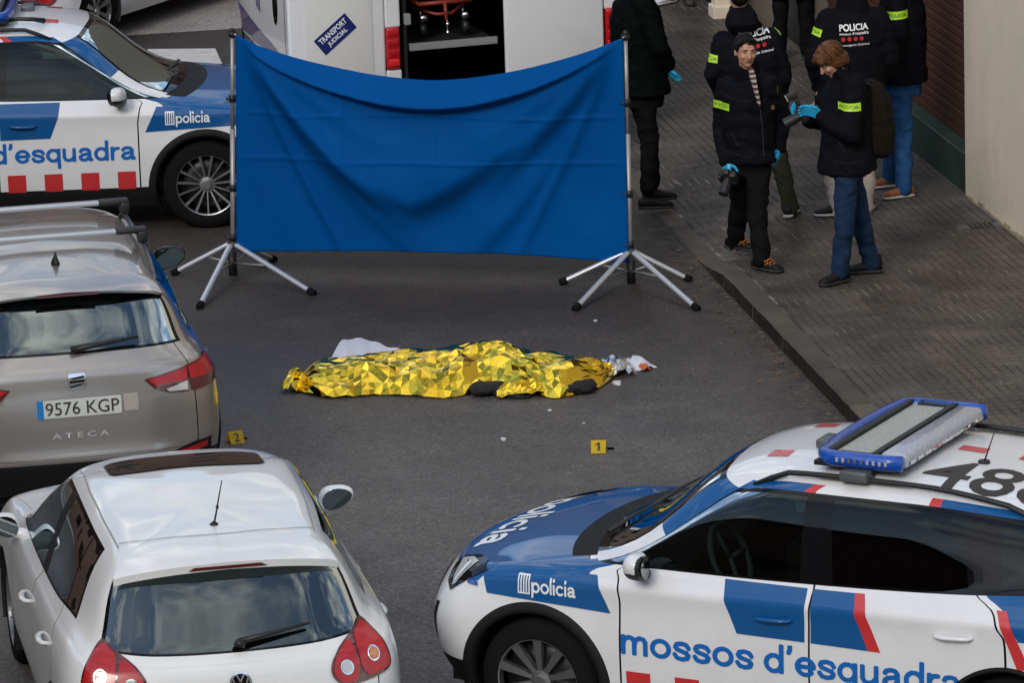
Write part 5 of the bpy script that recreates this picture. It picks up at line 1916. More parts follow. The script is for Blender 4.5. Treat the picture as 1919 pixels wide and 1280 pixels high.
for i in range(NX + 1):
    a = i / NX
    x = 2 * a - 1
    top = TL.lerp(TR, a)
    sag = 0.325 * (1 - abs(x) ** 1.75)
    # skewed so that the belly sits right of centre
    top = top - Vector((0, 0, sag))
    bot = BL_.lerp(BR_, a)
    bot.z += 0.0 + 0.030 * math.sin(a * math.pi) - 0.025 * smooth(0.62, 1.0, a)
    for j in range(NZ + 1):
        c_ = j / NZ                    # 0 top .. 1 bottom
        p = top.lerp(bot, c_)
        d = c_ * (top.z - bot.z)       # metres below the top edge
        H0 = top.z - bot.z
        hang = 1 - abs(x) ** 2.2
        w = 0.0
        # rolled upper hem: leans out, then tucks back under
        h1 = 0.155 * hang + 0.03
        k = d / h1
        w += 0.150 * hang * (k ** 1.1 if k < 1 else max(0.0, 1 - (k - 1) / 0.35) ** 1.0 if k < 1.35 else 0.0)
        # second swag: V belly from both corners down to two thirds
        xs_ = x + 0.10 * (1 - x * x) + 0.02 * math.sin(9 * x)
        yv = (0.97 * (1 - abs(xs_) ** 1.35)) * 0.90
        q = (d - yv) 
        w += (0.145 * hang + 0.01) * math.exp(-(q / 0.15) ** 2 if q > 0 else -(q / 0.42) ** 2)
        # third, shallower swag
        yv2 = 1.42 * (1 - abs(x - 0.08 * (1 - x * x)) ** 1.3)
        q2 = d - yv2
        w += 0.045 * hang * math.exp(-(q2 / 0.10) ** 2 if q2 > 0 else -(q2 / 0.22) ** 2)
        # pulls from the left corner
        for (sl, am, ph) in ((0.42, 0.030, 0.0), (0.85, 0.045, 0.4), (1.7, 0.035, 0.2)):
            dd_ = d - sl * a * 2.9
            w += am * math.exp(-(dd_ / 0.085) ** 2) * smooth(0.02, 0.12, a) * (1 - smooth(0.25, 0.55, a))
            dd_ = d - sl * (1 - a) * 2.9
            w += am * 0.9 * math.exp(-(dd_ / 0.09) ** 2) * smooth(0.02, 0.12, 1 - a) * (1 - smooth(0.2, 0.45, 1 - a))
        w += 0.006 * math.sin(7 * x + 5 * d) + 0.004 * math.sin(17 * x - 9 * d)
        # packing creases
        for cz_ in (0.78, 1.12):
            w += 0.011 * math.exp(-((p.z - (2.02 - cz_)) / 0.011) ** 2)
        for cx_ in (0.28, 0.53, 0.77):
            w += 0.008 * math.exp(-((a - cx_) / 0.004) ** 2)
        w *= smooth(0.0, 0.06, a) * smooth(0.0, 0.06, 1 - a) * (1 - 0.35 * smooth(0.8, 1.0, c_))
        V.append(p + out * w)
for i in range(NX):
    for j in range(NZ):
        q = i * (NZ + 1) + j
        F.append((q, q + 1, q + NZ + 2, q + NZ + 1))
scr = empty('privacy_screen', (-0.6, 36.45, 0.19))
tag(scr, 'bright blue cloth privacy screen slung between the two tripod stands', 'screen')
o = pyobj('cloth', [p - scr.location for p in V], F, M_cloth, scr, True)
md = o.modifiers.new('thick', 'SOLIDIFY')
md.thickness = 0.004
for (p, q) in ((TL, LT), (TR, RT)):
    bm = bmesh.new()
    tube(bm, [p - scr.location, q - scr.location - Vector((0, 0, 0.02))], 0.008, 6)
    bmobj('corner_tie', bm, M_txtwhite, scr, True)

# ------------------------------------------------------------------ people
M_skin = mat('skin', (0.47, 0.245, 0.17), 0.5, var=0.08, vscale=30)
M_jk = mat('jacket_navy', (0.0055, 0.006, 0.009), 0.8, spec=0.06, var=0.25, vscale=9, bump=0.9, bscale=16)
M_jkg = mat('jacket_green', (0.0028, 0.0040, 0.0040), 0.8, spec=0.05, var=0.25, vscale=9, bump=0.9, bscale=16)
M_blackt = mat('trousers_black', (0.005, 0.005, 0.0055), 0.85, spec=0.1, var=0.2, vscale=12, bump=0.6, bscale=22)
M_olive = mat('trousers_olive', (0.026, 0.028, 0.018), 0.85, spec=0.15, var=0.2, vscale=14, bump=0.4, bscale=25)
M_jean = mat('jeans_dark', (0.011, 0.030, 0.072), 0.85, spec=0.15, var=0.35, vscale=16, bump=0.4, bscale=30)
M_jean2 = mat('jeans_blue', (0.018, 0.075, 0.20), 0.85, spec=0.15, var=0.35, vscale=14, bump=0.4, bscale=30)
M_creamt = mat('trousers_cream', (0.42, 0.38, 0.34), 0.85, spec=0.15, var=0.15, vscale=14, bump=0.5, bscale=30)
M_glove = mat('nitrile_blue', (0.015, 0.36, 0.66), 0.4, var=0.08, vscale=40)
M_neon = mat('neon_band', (0.42, 0.72, 0.03), 0.5)
M_shoeb = mat('shoe_black', (0.008, 0.008, 0.008), 0.6, spec=0.25)
M_shoebr = mat('shoe_brown', (0.05, 0.035, 0.022), 0.6)
M_shoeo = mat('shoe_orange', (0.26, 0.085, 0.018), 0.65, var=0.5, vscale=28)
M_shoew = mat('shoe_white', (0.65, 0.65, 0.68), 0.6)
M_soled = mat('sole_dark', (0.02, 0.02, 0.02), 0.7)
M_solew = mat('sole_white', (0.5, 0.5, 0.5), 0.6)
M_hairb = mat('hair_black', (0.006, 0.0045, 0.004), 0.55, spec=0.15, bump=0.6, bscale=70)
M_hairl = mat('hair_auburn', (0.10, 0.040, 0.015), 0.55, spec=0.2, var=0.35, vscale=26, bump=0.8, bscale=60)
M_lip = mat('lips', (0.26, 0.085, 0.07), 0.5)
M_eye = mat('eye', (0.02, 0.013, 0.01), 0.25)
M_eyew = mat('eye_white', (0.34, 0.30, 0.28), 0.3)

def V3(p): return Vector(p)

def head_shape(bm, c, yaw, pitch, s=1.0, face=True):
    """skull, jaw, nose, ears, brow around centre c; local +Y is the way the face looks"""
    Rm = Matrix.Rotation(yaw, 3, 'Z') @ Matrix.Rotation(pitch, 3, 'X')
    def P(x, y, z): return c + Rm @ (Vector((x, y, z)) * s)
    ball(bm, P(0, -0.012, 0.028), (0.074 * s, 0.094 * s, 0.088 * s), 3, Rm)
    ball(bm, P(0, 0.022, -0.030), (0.060 * s, 0.070 * s, 0.082 * s), 3, Rm)
    ball(bm, P(0, 0.052, -0.088), (0.030 * s, 0.032 * s, 0.026 * s), 2, Rm)
    if face:
        capsule(bm, P(0, 0.088, 0.012), P(0, 0.108, -0.026), 0.009 * s, 0.014 * s)
        for k in (-1, 1):
            ball(bm, P(k * 0.074, -0.008, -0.012), (0.010 * s, 0.020 * s, 0.032 * s), 2, Rm)
            ball(bm, P(k * 0.036, 0.066, -0.024), (0.024 * s, 0.022 * s, 0.022 * s), 2, Rm)
            ball(bm, P(k * 0.030, 0.076, 0.026), (0.026 * s, 0.014 * s, 0.009 * s), 2, Rm)
    return P, Rm

def hand_shape(bm, w, tip, side, thumb, curl=0.6, s=1.0):
    """palm and five bent fingers from wrist w towards tip; side spreads the fingers, thumb = direction of the thumb"""
    w, tip = V3(w), V3(tip)
    f = (tip - w).normalized()
    side = (V3(side) - f * V3(side).dot(f)).normalized()
    dn = f.cross(side).normalized()
    if dn.dot(V3(thumb)) < 0:
        dn = -dn
    pc = w + f * 0.045 * s
    capsule(bm, w - f * 0.02 * s, w + f * 0.02 * s, 0.028 * s, 0.028 * s)
    for k in (-1, 0, 1):
        capsule(bm, w + f * 0.015 * s + side * k * 0.016 * s, w + f * 0.080 * s + side * k * 0.022 * s, 0.021 * s, 0.017 * s)
    for k, L in ((-1.5, 0.068), (-0.5, 0.080), (0.5, 0.085), (1.5, 0.076)):
        a = w + f * 0.085 * s + side * k * 0.020 * s
        d1 = (f * math.cos(curl * 0.6) + dn * math.sin(curl * 0.6) + side * k * 0.06).normalized()
        b_ = a + d1 * L * 0.5 * s
        d2 = (f * math.cos(curl * 1.6) + dn * math.sin(curl * 1.6) + side * k * 0.04).normalized()
        c_ = b_ + d2 * L * 0.34 * s
        d3 = (f * math.cos(curl * 2.3) + dn * math.sin(curl * 2.3)).normalized()
        e_ = c_ + d3 * L * 0.25 * s
        capsule(bm, a, b_, 0.0105 * s, 0.0095 * s)
        capsule(bm, b_, c_, 0.0095 * s, 0.0088 * s)
        capsule(bm, c_, e_, 0.0088 * s, 0.0078 * s)
    a = w + f * 0.025 * s + side * 0.026 * s
    b_ = a + (side * 0.75 + f * 0.55 + dn * 0.45).normalized() * 0.045 * s
    c_ = b_ + (side * 0.25 + f * 0.9 + dn * 0.5).normalized() * 0.036 * s
    capsule(bm, a, b_, 0.014 * s, 0.0115 * s)
    capsule(bm, b_, c_, 0.0115 * s, 0.009 * s)

def shoe(parent, o, ankle, toe_dir, upper, sole, L=0.27, high=0.0, lace=None, lift=0.0):
    """shoe under an ankle point, toe along toe_dir (world), sole on the ground"""
    d = V3((toe_dir[0], toe_dir[1], 0)).normalized()
    n = Vector((-d.y, d.x, 0))
    g = V3((ankle.x, ankle.y, ankle.z)) - o
    z0 = g.z
    heel = Vector((g.x, g.y, z0)) - d * 0.075
    Rm = Matrix((d, n, Vector((0, 0, 1)))).transposed()
    tl = Matrix.Rotation(-lift, 3, Vector((0, 1, 0)))
    def P(x, y, z):
        return heel + Rm @ (tl @ Vector((x, y, z)))
    prof = [(0.0, .030, .0, .075), (.03, .036, .0, .095), (.08, .038, .0, .105), (.13, .040, .0, .082), (.18, .046, .0, .066), (.225, .044, .0, .056), (.255, .034, .0, .046), (L, .014, .004, .034)]
    def sheet(z_lo, z_hi_k, grow, name, m_):
        bm = bmesh.new()
        rings = []
        for (x, w_, za, zb) in prof:
            x = x * L / 0.27
            lo, hi = (za + 0.0, za + 0.026) if z_lo == 0 else (za + 0.018, zb + (high if x < 0.11 else 0))
            w2 = w_ + grow
            ring = []
            for t in range(14):
                a = 2 * math.pi * t / 14
                ca, sa = math.cos(a), math.sin(a)
                yy = w2 * math.copysign(abs(ca) ** 0.75, ca)
                zz = (lo + hi) / 2 + (hi - lo) / 2 * math.copysign(abs(sa) ** 0.6, sa)
                if z_lo == 1 and sa > 0:
                    yy *= 1 - 0.35 * sa
                ring.append(bm.verts.new(P(x - 0.004, yy, zz)))
            rings.append(ring)
        for a_, b_ in zip(rings[:-1], rings[1:]):
            for t in range(14):
                bm.faces.new((a_[t], a_[(t + 1) % 14], b_[(t + 1) % 14], b_[t]))
        bm.faces.new(rings[0][::-1])
        bm.faces.new(rings[-1])
        bmesh.ops.recalc_face_normals(bm, faces=bm.faces[:])
        return bmobj(name, bm, m_, parent, True)
    s_ = sheet(1, 1, 0.0, 'shoe', upper)
    so = sheet(0, 0, 0.004, 'sole', sole)
    so.parent = s_
    if lace:
        bm = bmesh.new()
        for k in range(4):
            x = .115 + k * .024
            z = .098 - k * .012
            tube(bm, [P(x, -.026, z - .012), P(x + .008, 0, z + .004), P(x + .016, .026, z - .012)], .0055, 6)
            tube(bm, [P(x, -.038, z - .04), P(x + .02, -.030, z - .015)], .006, 6)
            tube(bm, [P(x, .038, z - .04), P(x + .02, .030, z - .015)], .006, 6)
        bmobj('laces', bm, lace, s_, True)
    return s_

def person(label, base, J, jacket, trouser, shoes, hair=None, hair_kind='short', head_yaw=0.0, head_pitch=0.0,
           torso=(0.205, 0.13), toes=None, glove=(True, True), hem=None, face=False, collar=True, fold=0.007, hand=None, lace=None, high=0.0, lift=(0, 0), sleeve=1.0):
    """J: joints in world space: head, neck, sho_r, sho_l, elb_*, wri_*, hip_*, kne_*, ank_*, fing_*; face looks along head_yaw"""
    o = V3(base)
    root = empty('person', o)
    tag(root, label, 'person')
    j = {k: V3(p) - o for k, p in J.items() if not k.startswith('gz')}
    mid = (j['hip_r'] + j['hip_l']) / 2
    sm_ = (j['sho_r'] + j['sho_l']) / 2
    ax = (j['sho_l'] - j['sho_r'])
    yaw_t = math.atan2(ax.y, ax.x)
    ah = (j['hip_l'] - j['hip_r'])
    yaw_h = math.atan2(ah.y, ah.x)
    tw, td = torso
    # body: one continuous figure
    bm = bmesh.new()
    P, Rm = head_shape(bm, j['head'], head_yaw, head_pitch, 1.0, face)
    capsule(bm, j['neck'] - (j['neck'] - sm_) * 0.3, j['head'] - Vector((0, 0, 0.05)), 0.055, 0.052)
    loft(bm, [(mid - Vector((0, 0, .06)), tw * .62, td * .6, yaw_h), (mid + (sm_ - mid) * .35, tw * .65, td * .65, yaw_h), (mid + (sm_ - mid) * .8, tw * .75, td * .7, yaw_t), (sm_ + Vector((0, 0, .03)), tw * .5, td * .55, yaw_t)])
    for s in 'rl':
        capsule(bm, sm_.lerp(j['sho_' + s], .8), j['elb_' + s], .045, .036)
        capsule(bm, j['elb_' + s], j['wri_' + s], .036, .026)
        capsule(bm, j['hip_' + s], j['kne_' + s], .055, .042)
        capsule(bm, j['kne_' + s], j['ank_' + s], .042, .032)
        capsule(bm, j['ank_' + s], j['ank_' + s] - Vector((0, 0, .05)), .033, .033)
        fd = j.get('fing_' + s, j['wri_' + s] + Vector((0, 0, -0.15)))
        side = (hand or {}).get(s, Vector((0, -1, 0)))
        if not glove['rl'.index(s)]:
            hand_shape(bm, j['wri_' + s], fd, side, Vector((1 if s == 'r' else -1, 0, 0)))
        else:
            capsule(bm, j['wri_' + s], j['wri_' + s] + (fd - j['wri_' + s]).normalized() * .06, .024, .018)
    body = remesh('body', bm, 0.0075 if face else 0.012, M_skin, root, 2)
    # jacket
    bm = bmesh.new()
    hz = hem if hem is not None else mid.z - 0.08
    hb = Vector((mid.x, mid.y, hz))
    up = sm_ - mid
    loft(bm, [(hb, tw * 1.08, td * 1.22, yaw_h), (hb.lerp(mid, .6), tw * 1.07, td * 1.22, yaw_h), (mid + up * .2, tw * .98, td * 1.10, yaw_h), (mid + up * .55, tw * 1.0, td * 1.12, yaw_t), (mid + up * .82, tw * 1.02, td * 1.08, yaw_t),
              (sm_ + Vector((0, 0, .005)), tw * .93, td * .85, yaw_t), (sm_ + Vector((0, 0, .05)), tw * .55, td * .62, yaw_t), (j['neck'] + Vector((0, 0, .015)), .082, .082, yaw_t)])
    for s in 'rl':
        sh = sm_.lerp(j['sho_' + s], .86)
        capsule(bm, sh, j['elb_' + s], .078 * sleeve, .064 * sleeve)
        capsule(bm, j['elb_' + s], j['wri_' + s].lerp(j['elb_' + s], .04), .064 * sleeve, .050 * sleeve)
        capsule(bm, sm_, sh, .085, .080)
    if collar:
        n0 = j['neck']
        for k in range(10):
            a = 2 * math.pi * k / 10
            q = n0 + Vector((.074 * math.cos(a), .074 * math.sin(a), 0.0))
            capsule(bm, q, q + Vector((0, 0, .045)), .018, .014, 1)
    jk = remesh('jacket', bm, 0.011, jacket, root, 4, fold, 9.0)
    # trousers
    bm = bmesh.new()
    loft(bm, [(mid + Vector((0, 0, .12)), tw * .78, td * .95, yaw_h), (mid, tw * .82, td * .92, yaw_h), (mid - Vector((0, 0, .10)), tw * .82, td * .9, yaw_h)])
    for s in 'rl':
        capsule(bm, j['hip_' + s] - Vector((0, 0, .05)), j['kne_' + s], .086, .068)
        capsule(bm, j['kne_' + s], j['ank_' + s] - (j['kne_' + s] - j['ank_' + s]).normalized() * .015, .068, .058)
    tr_ = remesh('trousers', bm, 0.011, trouser, root, 4, fold, 12.0)
    for i_, s in enumerate('rl'):
        td_ = (toes or {}).get(s, (math.sin(-head_yaw), math.cos(head_yaw)))
        a = V3(J['ank_' + s])
        shoe(root, o, Vector((a.x, a.y, J['gz_' + s] if 'gz_' + s in J else o.z)), td_, shoes[0], shoes[1], lace=lace, high=high, lift=lift[i_])
    # gloves
    for i_, s in enumerate('rl'):
        if glove[i_]:
            bm = bmesh.new()
            fd = j.get('fing_' + s, j['wri_' + s] + Vector((0, 0, -0.15)))
            side = (hand or {}).get(s, Vector((0, -1, 0)))
            hand_shape(bm, j['wri_' + s], fd, side, Vector((1 if s == 'r' else -1, 0, 0)), s=1.10)
            remesh('glove', bm, 0.006, M_glove, root, 2)
    # hair
    if hair:
        bm = bmesh.new()
        def H(x, y, z, r): ball(bm, P(x, y, z), tuple(q for q in r), 3, Rm)
        if hair_kind == 'bob':
            H(0, -.020, .040, (.092, .106, .092))
            H(0, -.060, -.030, (.084, .066, .080))
            H(0, .050, .075, (.070, .052, .042))
            for k in (-1, 1):
                H(k * .070, -.02, -.010, (.030, .056, .060))
                H(k * .040, .076, .062, (.040, .030, .026))
        else:
            H(0, -.020, .044, (.080, .096, .084))
            H(0, -.055, -.005, (.070, .060, .070))
            for k in (-1, 1):
                H(k * .060, -.012, .030, (.022, .050, .050))
            if hair_kind == 'tied':
                H(0, -.120, .0, (.030, .034, .034))
        ho = remesh('hair', bm, 0.008, hair, root, 3, 0.002, 60.0)
        if face:
            hr = random.Random(5)
            bm = bmesh.new()
            for k in range(340):
                if hair_kind == 'bob':
                    a_ = hr.uniform(0, 2 * math.pi)
                    front = math.sin(a_)
                    e1 = hr.uniform(0.95, 1.25) if front > 0.35 else hr.uniform(1.5, 2.15)
                    rx, ry, rz_ = .096, .110, .098
                    c_ = (0, -.018, .036)
                    pts_ = []
                    for q in range(6):
                        e_ = 0.08 + (e1 - 0.08) * q / 5
                        g_ = 1.0 + 0.025 * math.sin(k * 1.7 + q)
                        pts_.append(P(c_[0] + rx * g_ * math.sin(e_) * math.cos(a_), c_[1] + ry * g_ * math.sin(e_) * math.sin(a_), c_[2] + rz_ * g_ * math.cos(e_)))
                else:
                    a0 = hr.uniform(-1.25, 1.25)
                    pts_ = []
                    for q in range(6):
                        f_ = q / 5
                        x_ = math.sin(a0) * .081 * (1 - 0.75 * f_ ** 2)
                        y_ = .062 - .165 * f_
                        z_ = .046 + .088 * math.cos(a0) * math.sin(0.55 + f_ * 1.9) * (1 - .25 * f_)
                        pts_.append(P(x_ + hr.uniform(-.002, .002), y_, z_ - (.05 * f_ ** 2)))
                tube(bm, pts_, [.0028, .0034, .0034, .003, .0024, .001], 3, caps=False, mi=hr.choice((0, 0, 1)))
            lt = mat('strand_light_' + hair_kind, (0.22, 0.105, 0.045) if hair_kind == 'bob' else (0.012, 0.009, 0.008), 0.5, spec=0.25)
            tag(bmobj('hair_strands', bm, [hair, lt], ho, True), kind='stuff')
    if face:
        for k in (-1, 1):
            bm = bmesh.new()
            ball(bm, P(k * .031, .079, .006), (.0105, .0065, .0042), 2, Rm)
            e_ = bmobj('eye', bm, M_eyew, root, True)
            bm = bmesh.new()
            ball(bm, P(k * .031, .0840, .006), (.0055, .003, .0046), 2, Rm)
            bmobj('iris', bm, M_eye, e_, True)
            bm = bmesh.new()
            tube(bm, [P(k * .014, .092, .026), P(k * .032, .090, .031), P(k * .050, .078, .025)], [.003, .0034, .0018], 6)
            bmobj('eyebrow', bm, M_hairb, root, True)
        bm = bmesh.new()
        tube(bm, [P(-.019, .079, -.0615), P(-.006, .088, -.0555), P(.006, .088, -.0555), P(.019, .079, -.0615)], [.002, .005, .005, .002], 8)
        tube(bm, [P(-.017, .079, -.0635), P(0, .087, -.066), P(.017, .079, -.0635)], [.002, .006, .002], 8)
        bmobj('lips', bm, M_lip, root, True)
    tree = BVHTree.FromPolygons([v.co.copy() for v in jk.data.vertices], [list(p.vertices) for p in jk.data.polygons])
    return root, o, j, jk, tree, (sm_, mid, yaw_t)

def armband(root, o, jk, tree, c, ex, ey, dirn, w=0.13, h=0.06, txt='POLICIA', t0=0.0):
    c = V3(c) - o
    bnd = decal('armband', rect(-w / 2, w / 2, -h / 2, h / 2), c, ex, ey, dirn, tree, M_neon, jk, 0.006, 0.015, 0.6)
    if txt:
        decal('armband_lettering', fit_text(txt, -w * .40, w * .40, -h * .2, h * .2, 0.0), c, ex, ey, dirn, tree, M_txtdark, bnd, 0.009, 0.02, 0.6)

def back_print(root, o, jk, tree, c, ex, ey, dirn, w=0.215):
    c = V3(c) - o
    k = w / 0.215
    decal('back_lettering', fit_text('POLICIA', -w / 2, w / 2, .055 * k, .105 * k, 0.03), c, ex, ey, dirn, tree, M_txtwhite, jk, 0.006, 0.03, 0.6)
    decal('back_lettering', fit_text('mossos d’esquadra', -w / 2, w / 2, .018 * k, .046 * k, 0.012), c, ex, ey, dirn, tree, M_txtwhite, jk, 0.006, 0.03, 0.6)
    for q in range(4):
        decal('red_star', poly2d(circ((-.085 + q * .046) * k, -.006 * k, .0155 * k, 8)), c, ex, ey, dirn, tree, mat('star_red', (0.45, 0.02, 0.02), 0.7, spec=0.2), jk, 0.006, 0.05, 0.6)
    decal('back_lettering', fit_text('Investigació Criminal', -w / 2, w / 2, -.062 * k, -.040 * k, 0.012), c, ex, ey, dirn, tree, M_txtwhite, jk, 0.006, 0.03, 0.6)

PZ = 0.124
def A(u, v, y): return at(u, v, y)
def toe(dx, dy): return (dx, dy)

# officer walking towards the camera
Y = 36.2
J = dict(head=A(1397, 94, 36.12), neck=A(1399, 128, 36.2), sho_r=A(1356, 165, 36.28), sho_l=A(1446, 160, 36.12), elb_r=A(1354, 238, 36.36), elb_l=A(1464, 226, 36.28),
         wri_r=A(1362, 302, 36.18), wri_l=A(1460, 276, 36.24), fing_r=A(1364, 345, 36.10), fing_l=A(1452, 310, 36.2), hip_r=A(1386, 300, 36.25), hip_l=A(1421, 298, 36.18),
         kne_r=A(1387, 382, 36.36), kne_l=A(1419, 398, 36.03), ank_r=A(1378, 452, 36.58), ank_l=A(1427, 484, 35.90), gz_r=PZ + 0.005, gz_l=PZ)
wm, o, j, jk, tree, ti = person('officer in black jacket with striped scarf walking on the pavement, looking at the camera', (1.80, 36.2, PZ), J, M_jk, M_blackt, (M_shoeb, M_soled), M_hairb, 'tied',
        head_yaw=R(180 + 14), head_pitch=R(-6), torso=(0.190, 0.140), sleeve=1.05, fold=0.009, toes={'r': (.75, -.65), 'l': (.75, -.66)}, hem=A(1400, 300, 36.2).z - PZ, face=True, lace=mat('lace_orange', (0.42, 0.13, 0.02), 0.6), hand={'r': Vector((.5, -.85, 0)), 'l': Vector((-.3, -.9, 0))})
d_ = Vector((0.25, 0.97, -0.1))
armband(wm, o, jk, tree, A(1353, 196, 36.2), (0.99, -0.10, -.04), (0.02, 0, 1), (0.12, 0.99, 0), 0.125, 0.055)
armband(wm, o, jk, tree, A(1454, 168, 36.1), (0.5, -0.80, -.2), (0.1, 0, 1), (-0.5, 0.8, 0), 0.06, 0.055, 'P')
M_seam = mat('jacket_seam', (0.012, 0.012, 0.015), 0.7, spec=0.15)
M_zip = mat('zip_metal', (0.05, 0.05, 0.055), 0.5, metal=0.3)
def seam(name, pts, m_, w_, jk_, tree_, y, dirn=(0, 1, 0)):
    """stitched line over photo points on a jacket"""
    q = [A(u_, v_, y) - o for u_, v_ in pts]
    decal(name, merge2d(stroke([(p_.x, p_.z) for p_ in q], w_)), (0, 0, 0), (1, 0, 0), (0, 0, 1), dirn, tree_, m_, jk_, 0.004, 0.02, 1.5)
seam('zip', [(1425, 205), (1429, 240), (1432, 295)], M_zip, 0.006, jk, tree, 36.0)
seam('pocket_seam', [(1372, 250), (1384, 278)], M_seam, 0.007, jk, tree, 36.0)
seam('pocket_seam', [(1448, 250), (1442, 278)], M_seam, 0.007, jk, tree, 36.0)
seam('yoke_seam', [(1362, 186), (1390, 192), (1412, 190)], M_seam, 0.005, jk, tree, 36.0)
seam('hem_seam', [(1362, 290), (1400, 296), (1440, 293)], M_seam, 0.006, jk, tree, 36.0)
em_ = A(1449, 205, 36.0) - o
decal('chest_badge', poly2d(circ(0, 0, .014, 10, .02)), em_, (1, 0, 0), (0, 0, 1), (0, 1, 0), tree, mat('badge_gold', (0.20, 0.11, 0.02), 0.5), jk, 0.005, 0.02, 1.5)
# striped jumper in the open collar
bm = bmesh.new()
pts = [A(1407, 128, 35.98), A(1412, 150, 35.98), A(1418, 175, 36.0), A(1424, 200, 36.03)]
for k in range(15):
    f_ = k / 15
    i_ = min(2, int(f_ * 3))
    a = pts[i_].lerp(pts[i_ + 1], f_ * 3 - i_) - o
    w_ = 0.026 * (1 - f_ * 0.8) * (0.45 + min(1, f_ * 5) * 0.55)
    box(bm, a + Vector((0, 0.0, 0)), (w_ * 1.6, 0.05, 0.021), 0.2, mi=k % 2)
bmobj('striped_jumper', bm, [mat('stripe_rust', (0.10, 0.03, 0.02), 0.85), mat('stripe_white', (0.5, 0.47, 0.43), 0.85)], wm)

def photo_camera(label, c, yaw, pitch, flash=False, strap=None):
    root = empty('camera', c, yaw)
    root.rotation_euler = (pitch, 0, yaw)
    tag(root, label, 'camera')
    bm = bmesh.new()
    box(bm, (0, 0, 0), (0.14, 0.055, 0.095))
    box(bm, (0, 0.0, 0.06), (0.055, 0.05, 0.035))
    box(bm, (0.055, 0.02, 0), (0.03, 0.05, 0.085))
    bmobj('camera_body', bm, M_trim, root, True, 0.01, 2)
    bm = bmesh.new()
    tube(bm, [(0, 0.02, 0), (0, 0.07, 0), (0, 0.072, 0), (0, 0.15, 0)], [0.034, 0.034, 0.038, 0.038], 20)
    ln = bmobj('lens', bm, M_trim, root, True, auto=R(40))
    bm = bmesh.new()
    tube(bm, [(0, 0.150, 0), (0, 0.152, 0)], 0.031, 20)
    bmobj('lens_glass', bm, M_gloss, ln)
    if flash:
        bm = bmesh.new()
        box(bm, (0, 0.0, 0.105), (0.05, 0.03, 0.06))
        box(bm, (0, 0.015, 0.16), (0.065, 0.075, 0.05))
        fl = bmobj('flash', bm, M_trim, root, True, 0.006, 2)
        bm = bmesh.new()
        box(bm, (0, 0.056, 0.16), (0.055, 0.006, 0.038))
        bmobj('flash_window', bm, mat('flash_window', (0.5, 0.55, 0.45), 0.3), fl)
    return root
photo_camera('black camera held low in the blue glove of the officer with the striped scarf', A(1366, 330, 36.08), R(150), R(-50))

# officer with auburn hair looking down at a camera
J = dict(head=A(1557, 112, 35.48), neck=A(1580, 136, 35.50), sho_r=A(1572, 158, 35.70), sho_l=A(1603, 158, 35.34), elb_r=A(1545, 225, 35.72), elb_l=A(1593, 252, 35.24),
         wri_r=A(1517, 226, 35.62), wri_l=A(1541, 217, 35.28), fing_r=A(1500, 215, 35.6), fing_l=A(1514, 205, 35.34), hip_r=A(1590, 300, 35.58), hip_l=A(1585, 302, 35.38),
         kne_r=A(1612, 408, 35.62), kne_l=A(1583, 416, 35.36), ank_r=A(1632, 492, 35.70), ank_l=A(1574, 507, 35.42), gz_r=PZ, gz_l=PZ)
w2, o, j, jk, tree, ti = person('officer with short auburn hair and jeans, head bent over a camera', (2.45, 35.5, PZ), J, M_jk, M_jean, (M_shoeb, M_soled), M_hairl, 'bob',
        head_yaw=R(112), head_pitch=R(-38), torso=(0.190, 0.172), fold=0.007, sleeve=1.1, toes={'r': (-1, -.06), 'l': (-.80, -.60)}, hem=A(1590, 318, 35.5).z - PZ, face=True, high=0.05,
        hand={'r': Vector((0, -.6, .8)), 'l': Vector((-.1, -.3, .95))})
armband(w2, o, jk, tree, A(1592, 200, 35.25), (0.99, 0.0, .0), (0.0, 0, 1), (0.05, 0.99, 0), 0.155, 0.056)
seam('pocket_seam', [(1572, 268), (1586, 292)], M_seam, 0.007, jk, tree, 35.2)
seam('hem_seam', [(1552, 306), (1590, 310), (1622, 306)], M_seam, 0.006, jk, tree, 35.2)
seam('sleeve_seam', [(1612, 170), (1606, 230)], M_seam, 0.005, jk, tree, 35.2)
photo_camera('black camera with flash held up by the officer with auburn hair', A(1505, 214, 35.42), R(95), R(-25), True)
bm = bmesh.new()
loft(bm, [(A(1640, 292, 35.56), .085, .10, 0), (A(1645, 280, 35.56), .115, .145, 0), (A(1645, 240, 35.56), .12, .155, 0), (A(1642, 190, 35.56), .105, .145, 0), (A(1634, 158, 35.56), .07, .11, 0), (A(1630, 150, 35.56), .03, .06, 0)], 20, True, 2.6)
bp_o = A(1640, 292, 35.56)
for v in bm.verts: v.co -= bp_o
bpk = empty('backpack', bp_o)
tag(bpk, 'dark olive backpack worn by the officer with auburn hair', 'backpack')
remesh('pack', bm, 0.011, mat('pack_olive', (0.011, 0.009, 0.0065), 0.85, spec=0.08, var=0.4, vscale=14, bump=0.6, bscale=20), bpk, 3, 0.006, 14)
bm = bmesh.new()
for yy in (-.1, .1):
    tube(bm, [A(1632, 160, 35.56 + yy) - bp_o, A(1612, 148, 35.56 + yy) - bp_o, A(1592, 165, 35.5 + yy) - bp_o, A(1600, 230, 35.5 + yy) - bp_o, A(1632, 270, 35.56 + yy) - bp_o], 0.018, 8, flat=0.5)
bmobj('strap', bm, M_trim, bpk, True)

